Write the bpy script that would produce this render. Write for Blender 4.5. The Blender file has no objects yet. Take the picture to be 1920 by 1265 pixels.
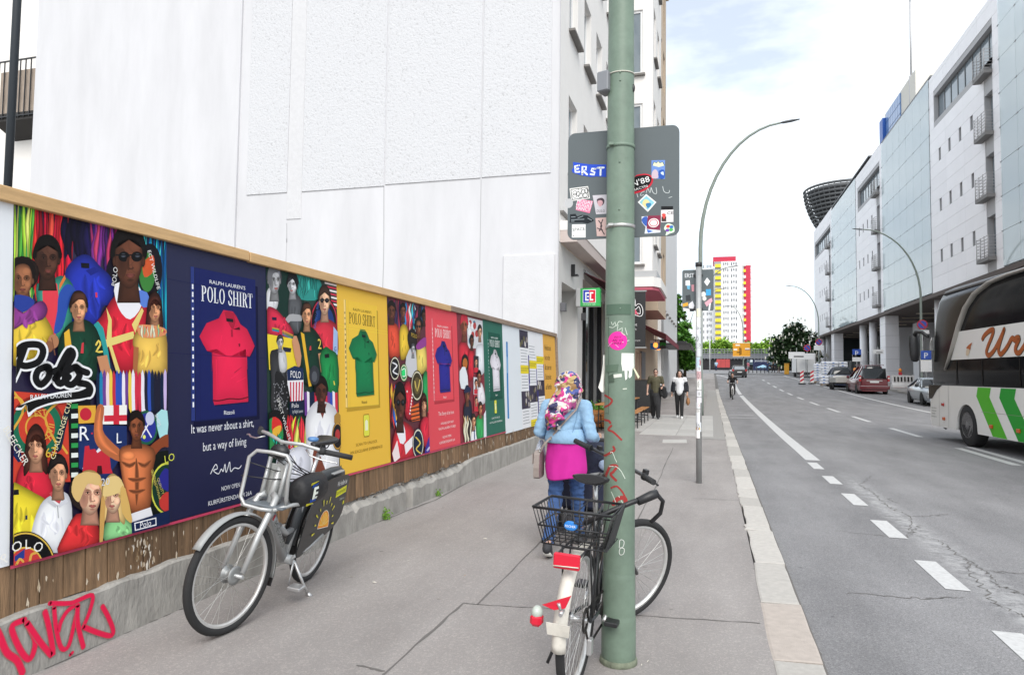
import bpy, bmesh, math, random
from mathutils import Vector, Matrix, noise
random.seed(7)
PI = math.pi
R = math.radians
scene = bpy.context.scene
COL = scene.collection
FPX, PCX, PCY, EYE = 1290.0, 960.0, 632.5, 1.55
_yaw, _pitch, _roll = R(16.2), R(2.95), 0.0125
_fw = Vector((-math.sin(_yaw) * math.cos(_pitch), math.cos(_yaw) * math.cos(_pitch), math.sin(_pitch)))
_r0 = Vector((math.cos(_yaw), math.sin(_yaw), 0)); _u0 = _r0.cross(_fw)
_rt = _r0 * math.cos(_roll) + _u0 * math.sin(_roll)
_up = _u0 * math.cos(_roll) - _r0 * math.sin(_roll)
cam_data = bpy.data.cameras.new('camera'); cam = bpy.data.objects.new('camera', cam_data); COL.objects.link(cam)
cam.matrix_world = Matrix(((_rt.x, _up.x, -_fw.x, 0), (_rt.y, _up.y, -_fw.y, 0), (_rt.z, _up.z, -_fw.z, EYE), (0, 0, 0, 1)))
cam_data.sensor_width = 36; cam_data.lens = FPX / 1920 * 36
cam_data.clip_start = .05; cam_data.clip_end = 3000
scene.camera = cam
world = bpy.data.worlds.new('World'); scene.world = world; world.use_nodes = True
_n = world.node_tree.nodes; _l = world.node_tree.links; _n.clear()
_o = _n.new('ShaderNodeOutputWorld'); _b = _n.new('ShaderNodeBackground'); _s = _n.new('ShaderNodeTexSky')
_s.sky_type = 'NISHITA'; _s.sun_disc = False; _s.sun_elevation = R(48); _s.sun_rotation = R(160); _s.dust_density = 2.0
_tc = _n.new('ShaderNodeTexCoord'); _mp = _n.new('ShaderNodeMapping'); _mp.inputs['Scale'].default_value = (1.2, 1.2, 3.4)
_nz = _n.new('ShaderNodeTexNoise'); _nz.inputs['Scale'].default_value = 2.1; _nz.inputs['Detail'].default_value = 6; _nz.inputs['Roughness'].default_value = .55
_cr = _n.new('ShaderNodeValToRGB'); _cr.color_ramp.elements[0].position = .40; _cr.color_ramp.elements[0].color = (.36, .36, .36, 1)
_cr.color_ramp.elements[1].position = .68; _cr.color_ramp.elements[1].color = (1, 1, 1, 1)
_mx = _n.new('ShaderNodeMix'); _mx.data_type = 'RGBA'
_l.new(_tc.outputs['Generated'], _mp.inputs['Vector']); _l.new(_mp.outputs[0], _nz.inputs['Vector']); _l.new(_nz.outputs['Fac'], _cr.inputs[0])
_l.new(_cr.outputs[0], _mx.inputs['Factor']); _l.new(_s.outputs[0], _mx.inputs['A']); _mx.inputs['B'].default_value = (9.2, 9.6, 9.75, 1)
_l.new(_mx.outputs['Result'], _b.inputs['Color']); _b.inputs['Strength'].default_value = .1; _l.new(_b.outputs[0], _o.inputs[0])
sun_d = bpy.data.lights.new('sun', 'SUN'); sun_d.energy = 1.5; sun_d.angle = R(40); sun_d.color = (1, .97, .92)
sun = bpy.data.objects.new('sun', sun_d); COL.objects.link(sun)
sun.rotation_euler = Vector((-math.sin(R(160)) * math.cos(R(44)), -math.cos(R(160)) * math.cos(R(44)), -math.sin(R(44)))).to_track_quat('-Z', 'Y').to_euler()
scene.view_settings.view_transform = 'Standard'; scene.view_settings.look = 'None'
scene.view_settings.exposure = 0.85; scene.view_settings.gamma = 1; scene.view_settings.use_curve_mapping = False
def ray(px, py): return _fw + _rt * ((px - PCX) / FPX) - _up * ((py - PCY) / FPX)
CAMP = Vector((0, 0, EYE))
def on_x(px, py, X): d = ray(px, py); return CAMP + d * (X / d.x)
def on_y(px, py, Y): d = ray(px, py); return CAMP + d * (Y / d.y)
def on_z(px, py, Z=0.): d = ray(px, py); return CAMP + d * ((Z - EYE) / d.z)
def at_depth(px, py, D): return CAMP + ray(px, py) * D
def _base(y):
    if y < 22: return 0.
    if y < 52: return .00045 * (y - 22) ** 2
    if y < 132: return .405 + .027 * (y - 52)
    return 2.565
def sstep(a, b, x):
    t = min(1, max(0, (x - a) / (b - a))); return t * t * (3 - 2 * t)
def gz(x, y):
    """height of the lie of the land: the street climbs gently towards the railway bridge"""
    s = min(1, max(.3, .3 + .7 * (x - 1) / 8)); t = sstep(50, 85, y)
    return _base(y) * (s + (1 - s) * t)
def lin(c):
    if isinstance(c, str):
        c = c.lstrip('#'); c = ''.join(q * 2 for q in c) if len(c) == 3 else c; c = tuple(int(c[i:i + 2], 16) / 255 for i in (0, 2, 4))
    return tuple(v / 12.92 if v <= .04045 else ((v + .055) / 1.055) ** 2.4 for v in c[:3])
MATS = {}
def mat(name, color=(.5, .5, .5), rough=.6, metal=0., var=.0, vscale=4., bump=0., bscale=60., spec=.5, coat=0., vary_obj=0., stretch=None, emit=None, estr=1., trans=0., alpha=1.):
    if name in MATS: return MATS[name]
    if isinstance(color, str): color = lin(color)
    m = bpy.data.materials.new(name); m.use_nodes = True; MATS[name] = m
    n = m.node_tree.nodes; l = m.node_tree.links; p = n['Principled BSDF']
    p.inputs['Base Color'].default_value = (*color, 1); p.inputs['Roughness'].default_value = rough; p.inputs['Metallic'].default_value = metal
    p.inputs['Specular IOR Level'].default_value = spec; p.inputs['Coat Weight'].default_value = coat; p.inputs['Coat Roughness'].default_value = .06
    if trans: p.inputs['Transmission Weight'].default_value = trans
    if alpha < 1: p.inputs['Alpha'].default_value = alpha
    if emit: p.inputs['Emission Color'].default_value = (*lin(emit), 1) if isinstance(emit, str) else (*emit, 1); p.inputs['Emission Strength'].default_value = estr
    vec = None
    if var or bump or vary_obj:
        tc = n.new('ShaderNodeTexCoord'); vec = tc.outputs['Object']
        if stretch:
            mp = n.new('ShaderNodeMapping'); mp.inputs['Scale'].default_value = stretch; l.new(vec, mp.inputs[0]); vec = mp.outputs[0]
    if var or vary_obj:
        hsv = n.new('ShaderNodeHueSaturation'); hsv.inputs['Color'].default_value = (*color, 1); l.new(hsv.outputs[0], p.inputs['Base Color'])
        val = None
        if var:
            t = n.new('ShaderNodeTexNoise'); t.inputs['Scale'].default_value = vscale; t.inputs['Detail'].default_value = 5; t.inputs['Roughness'].default_value = .62; l.new(vec, t.inputs[0])
            mr = n.new('ShaderNodeMapRange'); mr.inputs[1].default_value = .25; mr.inputs[2].default_value = .75; mr.inputs[3].default_value = 1 - var; mr.inputs[4].default_value = 1 + var; l.new(t.outputs[0], mr.inputs[0]); val = mr.outputs[0]
        if vary_obj:
            oi = n.new('ShaderNodeObjectInfo'); mr2 = n.new('ShaderNodeMapRange'); mr2.inputs[3].default_value = 1 - vary_obj; mr2.inputs[4].default_value = 1 + vary_obj; l.new(oi.outputs['Random'], mr2.inputs[0])
            if val is None: val = mr2.outputs[0]
            else:
                mu = n.new('ShaderNodeMath'); mu.operation = 'MULTIPLY'; l.new(val, mu.inputs[0]); l.new(mr2.outputs[0], mu.inputs[1]); val = mu.outputs[0]
        l.new(val, hsv.inputs['Value'])
    if bump:
        t = n.new('ShaderNodeTexNoise'); t.inputs['Scale'].default_value = bscale; t.inputs['Detail'].default_value = 3; l.new(vec, t.inputs[0])
        b = n.new('ShaderNodeBump'); b.inputs['Strength'].default_value = bump; b.inputs['Distance'].default_value = .01; l.new(t.outputs[0], b.inputs['Height']); l.new(b.outputs[0], p.inputs['Normal'])
    return m
def print_mat(name='printed_ink', rough=.5, coat=0.):
    if name in MATS: return MATS[name]
    m = mat(name, (.5, .5, .5), rough, coat=coat, spec=.18, bump=.25 if name == 'printed_ink' else 0, bscale=7); n = m.node_tree.nodes; l = m.node_tree.links
    a = n.new('ShaderNodeAttribute'); a.attribute_name = 'ink'; l.new(a.outputs['Color'], n['Principled BSDF'].inputs['Base Color'])
    return m
class MB:
    def __init__(s): s.v = []; s.f = []; s.m = []; s.k = 0; s.sm = []; s.smooth = False
    def add(s, vs, fs, smooth=None):
        o = len(s.v); s.v += [Vector(v) for v in vs]
        for f in fs: s.f.append([i + o for i in f]); s.m.append(s.k); s.sm.append(s.smooth if smooth is None else smooth)
        return o
    def quad(s, a, b, c, d): s.add([a, b, c, d], [(0, 1, 2, 3)])
    def poly(s, pts): s.add(pts, [tuple(range(len(pts)))])
    def box(s, x0, x1, y0, y1, z0, z1):
        v = [(x, y, z) for z in (z0, z1) for y in (y0, y1) for x in (x0, x1)]
        s.add(v, [(0, 2, 3, 1), (4, 5, 7, 6), (0, 1, 5, 4), (2, 6, 7, 3), (0, 4, 6, 2), (1, 3, 7, 5)], False)
    def bev(s, x0, x1, y0, y1, z0, z1, b=.01):
        """box with all edges chamfered"""
        bm = bmesh.new(); bmesh.ops.create_cube(bm, size=1)
        for v in bm.verts: v.co = Vector(((x0 + x1) / 2 + v.co.x * (x1 - x0), (y0 + y1) / 2 + v.co.y * (y1 - y0), (z0 + z1) / 2 + v.co.z * (z1 - z0)))
        bmesh.ops.bevel(bm, geom=bm.edges[:], offset=b, segments=1, affect='EDGES', profile=.5)
        s.bm(bm)
    def bm(s, bm, M=None, smooth=None):
        bm.verts.index_update(); vs = [(M @ v.co if M else v.co.copy()) for v in bm.verts]
        s.add(vs, [[v.index for v in f.verts] for f in bm.faces], smooth); bm.free()
    def prism(s, pts, d):
        """closed planar outline extruded by vector d"""
        n = len(pts); p = [Vector(q) for q in pts]; d = Vector(d)
        s.add(p + [q + d for q in p], [tuple(reversed(range(n))), tuple(range(n, 2 * n))] + [(i, (i + 1) % n, (i + 1) % n + n, i + n) for i in range(n)], False)
    def loft(s, rings, cap=True, closed=True, smooth=True):
        n = len(rings[0]); vs = [v for r in rings for v in r]; fs = []
        for i in range(len(rings) - 1):
            for j in range(n if closed else n - 1):
                a = i * n + j; b = i * n + (j + 1) % n; fs.append((a, b, b + n, a + n))
        o = s.add(vs, fs, smooth)
        if cap and closed:
            s.f.append([o + i for i in reversed(range(n))]); s.m.append(s.k); s.sm.append(False)
            e = o + (len(rings) - 1) * n; s.f.append([e + i for i in range(n)]); s.m.append(s.k); s.sm.append(False)
    def tube(s, pts, r, n=8, closed=False, cap=True, flat=1.):
        P = [Vector(p) for p in pts]; N = len(P); rings = []
        rs = r if isinstance(r, (list, tuple)) else [r] * N
        up = None
        for i in range(N):
            if closed: t = P[(i + 1) % N] - P[i - 1]
            else: t = P[min(i + 1, N - 1)] - P[max(i - 1, 0)]
            if t.length < 1e-9: t = Vector((0, 0, 1))
            t.normalize()
            if up is None:
                up = Vector((0, 0, 1)) if abs(t.z) < .9 else Vector((0, 1, 0))
            a = t.cross(up)
            if a.length < 1e-4: a = t.cross(Vector((1, 0, 0)))
            a.normalize(); b = a.cross(t).normalized(); up = b
            rings.append([P[i] + a * (math.cos(2 * PI * k / n) * rs[i]) + b * (math.sin(2 * PI * k / n) * rs[i] * flat) for k in range(n)])
        if closed: rings.append(rings[0]); s.loft(rings, cap=False)
        else: s.loft(rings, cap=cap)
    def lathe(s, prof, n=24, M=None, cap=True):
        """profile of (r, z) turned about z"""
        rings = [[Vector((r * math.cos(2 * PI * k / n), r * math.sin(2 * PI * k / n), z)) for k in range(n)] for r, z in prof]
        if M: rings = [[M @ v for v in r] for r in rings]
        s.loft(rings, cap=cap)
    def cyl(s, a, b, r, n=16, r2=None): s.tube([a, b], [r, r if r2 is None else r2], n)
    def ball(s, c, rad, n=12, M=None):
        rx, ry, rz = rad if isinstance(rad, (tuple, list)) else (rad,) * 3
        rings = []
        for i in range(1, n):
            th = PI * i / n
            rings.append([Vector((rx * math.sin(th) * math.cos(2 * PI * k / (n + 4)), ry * math.sin(th) * math.sin(2 * PI * k / (n + 4)), -rz * math.cos(th))) for k in range(n + 4)])
        T = Matrix.Translation(Vector(c)) @ (M or Matrix())
        rings = [[T @ v for v in r] for r in rings]
        s.loft(rings)
    def torus(s, R_, r, axis_m=None, n=40, k=8, flat=1.):
        pts = [Vector((R_ * math.cos(2 * PI * i / n), R_ * math.sin(2 * PI * i / n), 0)) for i in range(n)]
        rings = []
        for i in range(n):
            e = pts[i].normalized()
            ring = [pts[i] + e * (r * math.cos(2 * PI * j / k)) + Vector((0, 0, r * flat * math.sin(2 * PI * j / k))) for j in range(k)]
            rings.append([axis_m @ v for v in ring] if axis_m else ring)
        rings.append(rings[0]); s.loft(rings, cap=False)
    def xf(s, M, start=0):
        for i in range(start, len(s.v)): s.v[i] = M @ s.v[i]
    def mesh(s, name, mats):
        me = bpy.data.meshes.new(name); me.from_pydata([tuple(v) for v in s.v], [], s.f)
        for m in (mats if isinstance(mats, (list, tuple)) else [mats]): me.materials.append(m)
        me.polygons.foreach_set('material_index', s.m); me.polygons.foreach_set('use_smooth', s.sm)
        me.update(); return me
    def build(s, name, mats, parent=None, recalc=True):
        me = s.mesh(name, mats)
        if recalc:
            b = bmesh.new(); b.from_mesh(me); bmesh.ops.recalc_face_normals(b, faces=b.faces[:]); b.to_mesh(me); b.free()
        return link(name, me, parent)
def link(name, data, parent=None):
    o = bpy.data.objects.new(name, data); COL.objects.link(o)
    if parent is not None: o.parent = parent
    return o
def tag(o, label=None, cat=None, group=None, kind=None):
    if label: o['label'] = label
    if cat: o['category'] = cat
    if group: o['group'] = group
    if kind: o['kind'] = kind
    return o
def thing(name, label, cat, loc=(0, 0, 0), rz=0., group=None, rot=None):
    o = bpy.data.objects.new(name, None); COL.objects.link(o); o.empty_display_size = .2
    o.location = loc; o.rotation_euler = rot if rot else (0, 0, rz)
    return tag(o, label, cat, group)
def struct(name, mb, m, parent=None):
    o = mb.build(name, m, parent, recalc=False)
    if parent is None: o['kind'] = 'structure'
    return o
def dup(o, parent=None):
    """a thing with its parts and sub-parts, mesh data shared"""
    c = o.copy(); COL.objects.link(c)
    if parent is not None: c.parent = parent
    for ch in list(o.children): dup(ch, c)
    return c
def sheet(x0, x1, y0, y1, f, nx=6, ny=40, ys=None):
    mb = MB(); ys = ys or [y0 + (y1 - y0) * i / ny for i in range(ny + 1)]
    xs = [x0 + (x1 - x0) * i / nx for i in range(nx + 1)]
    vs = [(x, y, f(x, y)) for y in ys for x in xs]; n = nx + 1
    mb.add(vs, [(j * n + i, j * n + i + 1, (j + 1) * n + i + 1, (j + 1) * n + i) for j in range(len(ys) - 1) for i in range(nx)], True)
    return mb
def smooth_pts(pts, k=4, closed=True):
    n = len(pts); out = []
    rng = range(n) if closed else range(n - 1)
    for i in rng:
        p0 = pts[(i - 1) % n] if closed or i > 0 else pts[0]; p1 = pts[i]; p2 = pts[(i + 1) % n]; p3 = pts[(i + 2) % n] if closed or i + 2 < n else pts[-1]
        for j in range(k):
            t = j / k
            out.append(tuple(.5 * (2 * p1[a] + (p2[a] - p0[a]) * t + (2 * p0[a] - 5 * p1[a] + 4 * p2[a] - p3[a]) * t * t + (3 * p1[a] - p0[a] - 3 * p2[a] + p3[a]) * t ** 3) for a in (0, 1)))
    if not closed: out.append(tuple(pts[-1]))
    return out
_TXT = {}
def text_polys(s):
    """outline triangles of a line of lettering, height about 1, left aligned at 0"""
    if s in _TXT: return _TXT[s]
    cu = bpy.data.curves.new('t', 'FONT'); cu.body = s; cu.resolution_u = 2
    ob = bpy.data.objects.new('t', cu); COL.objects.link(ob)
    dg = bpy.context.evaluated_depsgraph_get(); dg.update()
    me = bpy.data.meshes.new_from_object(ob.evaluated_get(dg))
    r = ([(v.co.x, v.co.y) for v in me.vertices], [tuple(p.vertices) for p in me.polygons])
    bpy.data.objects.remove(ob); bpy.data.curves.remove(cu); bpy.data.meshes.remove(me)
    xs = [v[0] for v in r[0]] or [0]; _TXT[s] = (r[0], r[1], min(xs), max(xs)); return _TXT[s]
class Ink:
    """collects coloured shapes in the (u,v) of a flat sheet; f maps (u, v, lift) to 3-D"""
    def __init__(s, f, step=.00025, base=.0005): s.f = f; s.v = []; s.p = []; s.c = []; s.d = base; s.step = step; s.clip = None; s.pre = None; s.strips = None
    def _add(s, pts, faces, col, raw=False):
        if s.pre and not raw: pts = [s.pre(*p) for p in pts]
        o = len(s.v); s.v += [s.f(p[0], p[1], s.d) for p in pts]
        c = lin(col) if isinstance(col, str) else col
        c = tuple(min(.9, q * 1.0) for q in c)
        if s.clip and not raw:
            out = [p for p in pts if not (s.clip[0] <= p[0] <= s.clip[1] and s.clip[2] <= p[1] <= s.clip[3])]
            if out:
                del s.v[o:]
                for f in faces:
                    q = clip_poly([pts[i] for i in f], s.clip)
                    if len(q) > 2: o2 = len(s.v); s.v += [s.f(p[0], p[1], s.d) for p in q]; s.p.append(list(range(o2, o2 + len(q)))); s.c.append(c)
                s.d += s.step; return
        for f in faces: s.p.append([i + o for i in f]); s.c.append(c)
        s.d += s.step
    def poly(s, pts, col, k=0):
        if k: pts = smooth_pts(pts, k)
        if s.pre: pts = [s.pre(*p) for p in pts]
        if s.clip: pts = clip_poly(pts, s.clip)
        if s.strips and len(pts) > 2:
            a, b = min(p[0] for p in pts), max(p[0] for p in pts); n = max(1, math.ceil((b - a) / s.strips))
            for i in range(n):
                q = clip_poly(pts, (a + (b - a) * i / n, a + (b - a) * (i + 1) / n, -99, 99))
                if len(q) > 2: s._add(q, [tuple(range(len(q)))], col, True); s.d -= s.step
            s.d += s.step; return
        if len(pts) > 2: s._add(pts, [tuple(range(len(pts)))], col, True)
    def tris(s, P):
        """triangles of (point, colour) whose printed tone runs smoothly from corner to corner"""
        for t in P:
            q = [tuple(s.pre(*p) if s.pre else p) + tuple(c) for p, c in t]
            if s.clip: q = clip_poly(q, s.clip)
            if len(q) > 2: o = len(s.v); s.v += [s.f(p[0], p[1], s.d) for p in q]; s.p.append(list(range(o, o + len(q)))); s.c.append([p[2:] for p in q])
        s.d += s.step
    def grad(s, pts, cc, ce, ctr=None, k=0):
        if k: pts = smooth_pts(pts, k)
        n = len(pts); m = ctr or (sum(p[0] for p in pts) / n, sum(p[1] for p in pts) / n); a, b = lin(cc), lin(ce); h = tuple((i + j * 2) / 3 if i < j else (i * 2 + j) / 3 for i, j in zip(a, b)); mid = [((m[0] + p[0] * 1.6) / 2.6, (m[1] + p[1] * 1.6) / 2.6) for p in pts]; P = []
        for i in range(n): j = (i + 1) % n; P += [((m, a), (mid[i], h), (mid[j], h)), ((mid[i], h), (pts[i], b), (pts[j], b)), ((mid[i], h), (pts[j], b), (mid[j], h))]
        s.tris(P)
    def soft(s, u, v, a, b, cc, ce, n=14): s.grad([(u + a * math.cos(2 * PI * i / n), v + b * math.sin(2 * PI * i / n)) for i in range(n)], cc, ce)
    def fold(s, pts, w, cc, ce):
        pts = smooth_pts(pts, 3, False); n = len(pts); c, e = lin(cc), lin(ce); P = []
        Q = []
        for i, p in enumerate(pts):
            a, b = pts[max(0, i - 1)], pts[min(n - 1, i + 1)]; dx, dy = b[0] - a[0], b[1] - a[1]; d = math.hypot(dx, dy) or 1; ww = w * math.sin(PI * (i + .3) / (n - .4)); Q.append(((p[0] - dy / d * ww, p[1] + dx / d * ww), p, (p[0] + dy / d * ww, p[1] - dx / d * ww)))
        for q, r in zip(Q[:-1], Q[1:]): P += [((q[0], e), (q[1], c), (r[1], c)), ((q[0], e), (r[1], c), (r[0], e)), ((q[1], c), (q[2], e), (r[2], e)), ((q[1], c), (r[2], e), (r[1], c))]
        s.tris(P)
    def rect(s, u0, u1, v0, v1, col): s.poly([(u0, v0), (u1, v0), (u1, v1), (u0, v1)], col)
    def ell(s, u, v, a, b, col, rot=0., n=22):
        c, q = math.cos(rot), math.sin(rot)
        s.poly([(u + a * math.cos(t) * c - b * math.sin(t) * q, v + a * math.cos(t) * q + b * math.sin(t) * c) for t in [2 * PI * i / n for i in range(n)]], col)
    def ring(s, u, v, a, b, w, col, n=26, a0=0., a1=2 * PI):
        ts = [a0 + (a1 - a0) * i / n for i in range(n + 1)]
        pts = [(u + a * math.cos(t), v + b * math.sin(t)) for t in ts] + [(u + (a - w) * math.cos(t), v + (b - w * b / a) * math.sin(t)) for t in ts]
        fs = [(i, i + 1, n + 2 + i, n + 1 + i) for i in range(n)]
        s._add(pts, fs, col)
    def line(s, pts, w, col, k=4, taper=None):
        if k and len(pts) > 2: pts = smooth_pts(pts, k, False)
        L, Rr = [], []
        n = len(pts)
        for i, p in enumerate(pts):
            q0, q1 = pts[max(0, i - 1)], pts[min(n - 1, i + 1)]
            dx, dy = q1[0] - q0[0], q1[1] - q0[1]; d = math.hypot(dx, dy) or 1
            ww = (w if taper is None else w * (taper[0] + (taper[1] - taper[0]) * i / (n - 1))) / 2
            L.append((p[0] - dy / d * ww, p[1] + dx / d * ww)); Rr.append((p[0] + dy / d * ww, p[1] - dx / d * ww))
        pts2 = L + Rr; s._add(pts2, [(i, i + 1, n + i + 1, n + i) for i in range(n - 1)], col)
        if taper is None and w > .008:
            for e in (pts[0], pts[-1]):
                s.d -= s.step; s._add([(e[0] + w / 2 * math.cos(2 * PI * j / 10), e[1] + w / 2 * math.sin(2 * PI * j / 10)) for j in range(10)], [tuple(range(10))], col)
                s.d += s.step * .1
    def text(s, t, u, v, h, col, align='c', wide=1., slant=0., rot=0., fit=None):
        vs, fs, a, b = text_polys(t)
        sx = h * wide
        if fit: sx = fit / max(1e-6, b - a)
        off = {'c': (a + b) / 2, 'l': a, 'r': b}[align]
        c, q = math.cos(rot), math.sin(rot)
        pts = []
        for x, y in vs:
            X, Y = (x - off) * sx + slant * y * h, y * h
            pts.append((u + X * c - Y * q, v + X * q + Y * c))
        s._add(pts, fs, col, True)
    def arc_text(s, t, u, v, r, h, col, mid=PI / 2, gap=1.1, inside=False):
        ws = []
        for ch in t:
            if ch == ' ': ws.append(.35)
            else: _, _, a, b = text_polys(ch); ws.append((b - a) + .12)
        tot = sum(ws) * h * gap / r; an = mid + (tot / 2 if not inside else -tot / 2)
        for ch, w in zip(t, ws):
            d = w * h * gap / r / 2; an += -d if not inside else d
            if ch != ' ':
                d0 = s.d; s.text(ch, u + r * math.cos(an), v + r * math.sin(an), h, col, rot=an - PI / 2 + (PI if inside else 0)); s.d = d0
            an += -d if not inside else d
        s.d += s.step
    def serif(s, t, u, v, h, col, fit, bold=1.):
        """tall serif capitals drawn from stems, hairlines and bowls"""
        W = {'P': .62, 'O': .74, 'L': .6, 'S': .52, 'H': .8, 'I': .36, 'R': .7, 'T': .66, ' ': .3}
        tot = sum(W[c] for c in t) + .08 * (len(t) - 1); k = fit / tot; x = u - fit / 2
        st = .15 * bold; hl = .05
        def rc(a0, a1, b0, b1): s.poly([(x + a0 * k, v + b0 * h), (x + a1 * k, v + b0 * h), (x + a1 * k, v + b1 * h), (x + a0 * k, v + b1 * h)], col); s.d -= s.step
        def sf(a, b, up=False):
            if up: rc(a - .09, a + st + .09, 1 - hl, 1)
            else: rc(a - .09, a + st + .09, 0, hl)
        def bowl(cx, cy, rx, ry, w, a0, a1):
            n = 16; ts = [a0 + (a1 - a0) * i / n for i in range(n + 1)]
            o = [(x + (cx + rx * math.cos(q)) * k, v + (cy + ry * math.sin(q)) * h) for q in ts]; i_ = [(x + (cx + (rx - w) * math.cos(q)) * k, v + (cy + (ry - .05) * math.sin(q)) * h) for q in ts]
            s._add(o + i_, [(j, j + 1, n + 2 + j, n + 1 + j) for j in range(n)], col); s.d -= s.step
        for c in t:
            w = W[c]
            if c == 'O': bowl(.37, .5, .36, .51, st, 0, 2 * PI)
            elif c in 'PR':
                rc(.08, .08 + st, 0, 1); sf(.08, 0); rc(0, .3, 1 - hl, 1); bowl(.28, .74, .31, .26, st, -PI / 2, PI / 2); rc(.2, .3, .48, .48 + hl)
                if c == 'R': s.poly([(x + .3 * k, v + .5 * h), (x + .44 * k, v + .5 * h), (x + .72 * k, v), (x + .54 * k, v)], col); s.d -= s.step
            elif c == 'L': rc(.08, .08 + st, 0, 1); sf(.08, 0, True); rc(0, .55, 0, hl); rc(.5, .55, 0, .28)
            elif c == 'H': rc(.08, .08 + st, 0, 1); rc(.57, .57 + st, 0, 1); rc(.2, .6, .48, .48 + hl); sf(.08, 0); sf(.08, 0, True); sf(.57, 0); sf(.57, 0, True)
            elif c == 'I': rc(.1, .1 + st, 0, 1); sf(.1, 0); sf(.1, 0, True)
            elif c == 'T': rc(.26, .26 + st, 0, 1); sf(.26, 0); rc(0, .66, 1 - hl, 1); rc(0, .05, .75, 1); rc(.61, .66, .75, 1)
            elif c == 'S':
                pts = [(.46, .78), (.4, .94), (.26, .98), (.1, .9), (.08, .74), (.16, .6), (.36, .45), (.45, .28), (.4, .1), (.24, .02), (.1, .06), (.04, .24)]
                s.line([(x + a * k, v + b * h) for a, b in pts], .12 * k * bold, col, 3); s.d -= s.step
            x += (w + .08) * k
        s.d += s.step
    def build(s, name, parent=None, m=None):
        me = bpy.data.meshes.new(name); me.from_pydata([tuple(v) for v in s.v], [], s.p); me.materials.append(m or print_mat())
        ca = me.color_attributes.new('ink', 'FLOAT_COLOR', 'CORNER'); i = 0; buf = []
        for p, c in zip(me.polygons, s.c):
            for q in (c if isinstance(c, list) else [c] * p.loop_total): buf += [q[0], q[1], q[2], 1.]
        ca.data.foreach_set('color', buf); me.update()
        return link(name, me, parent)
def clip_poly(pts, box):
    u0, u1, v0, v1 = box
    for ax, lim, sg in ((0, u0, 1), (0, u1, -1), (1, v0, 1), (1, v1, -1)):
        out = []
        for i in range(len(pts)):
            a, b = pts[i - 1], pts[i]; ia = (a[ax] - lim) * sg >= 0; ib = (b[ax] - lim) * sg >= 0
            if ia != ib:
                t = (lim - a[ax]) / (b[ax] - a[ax]); q = [i + (j - i) * t for i, j in zip(a, b)]; q[ax] = lim; out.append(tuple(q))
            if ib: out.append(b)
        pts = out
        if not pts: break
    return pts
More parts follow.
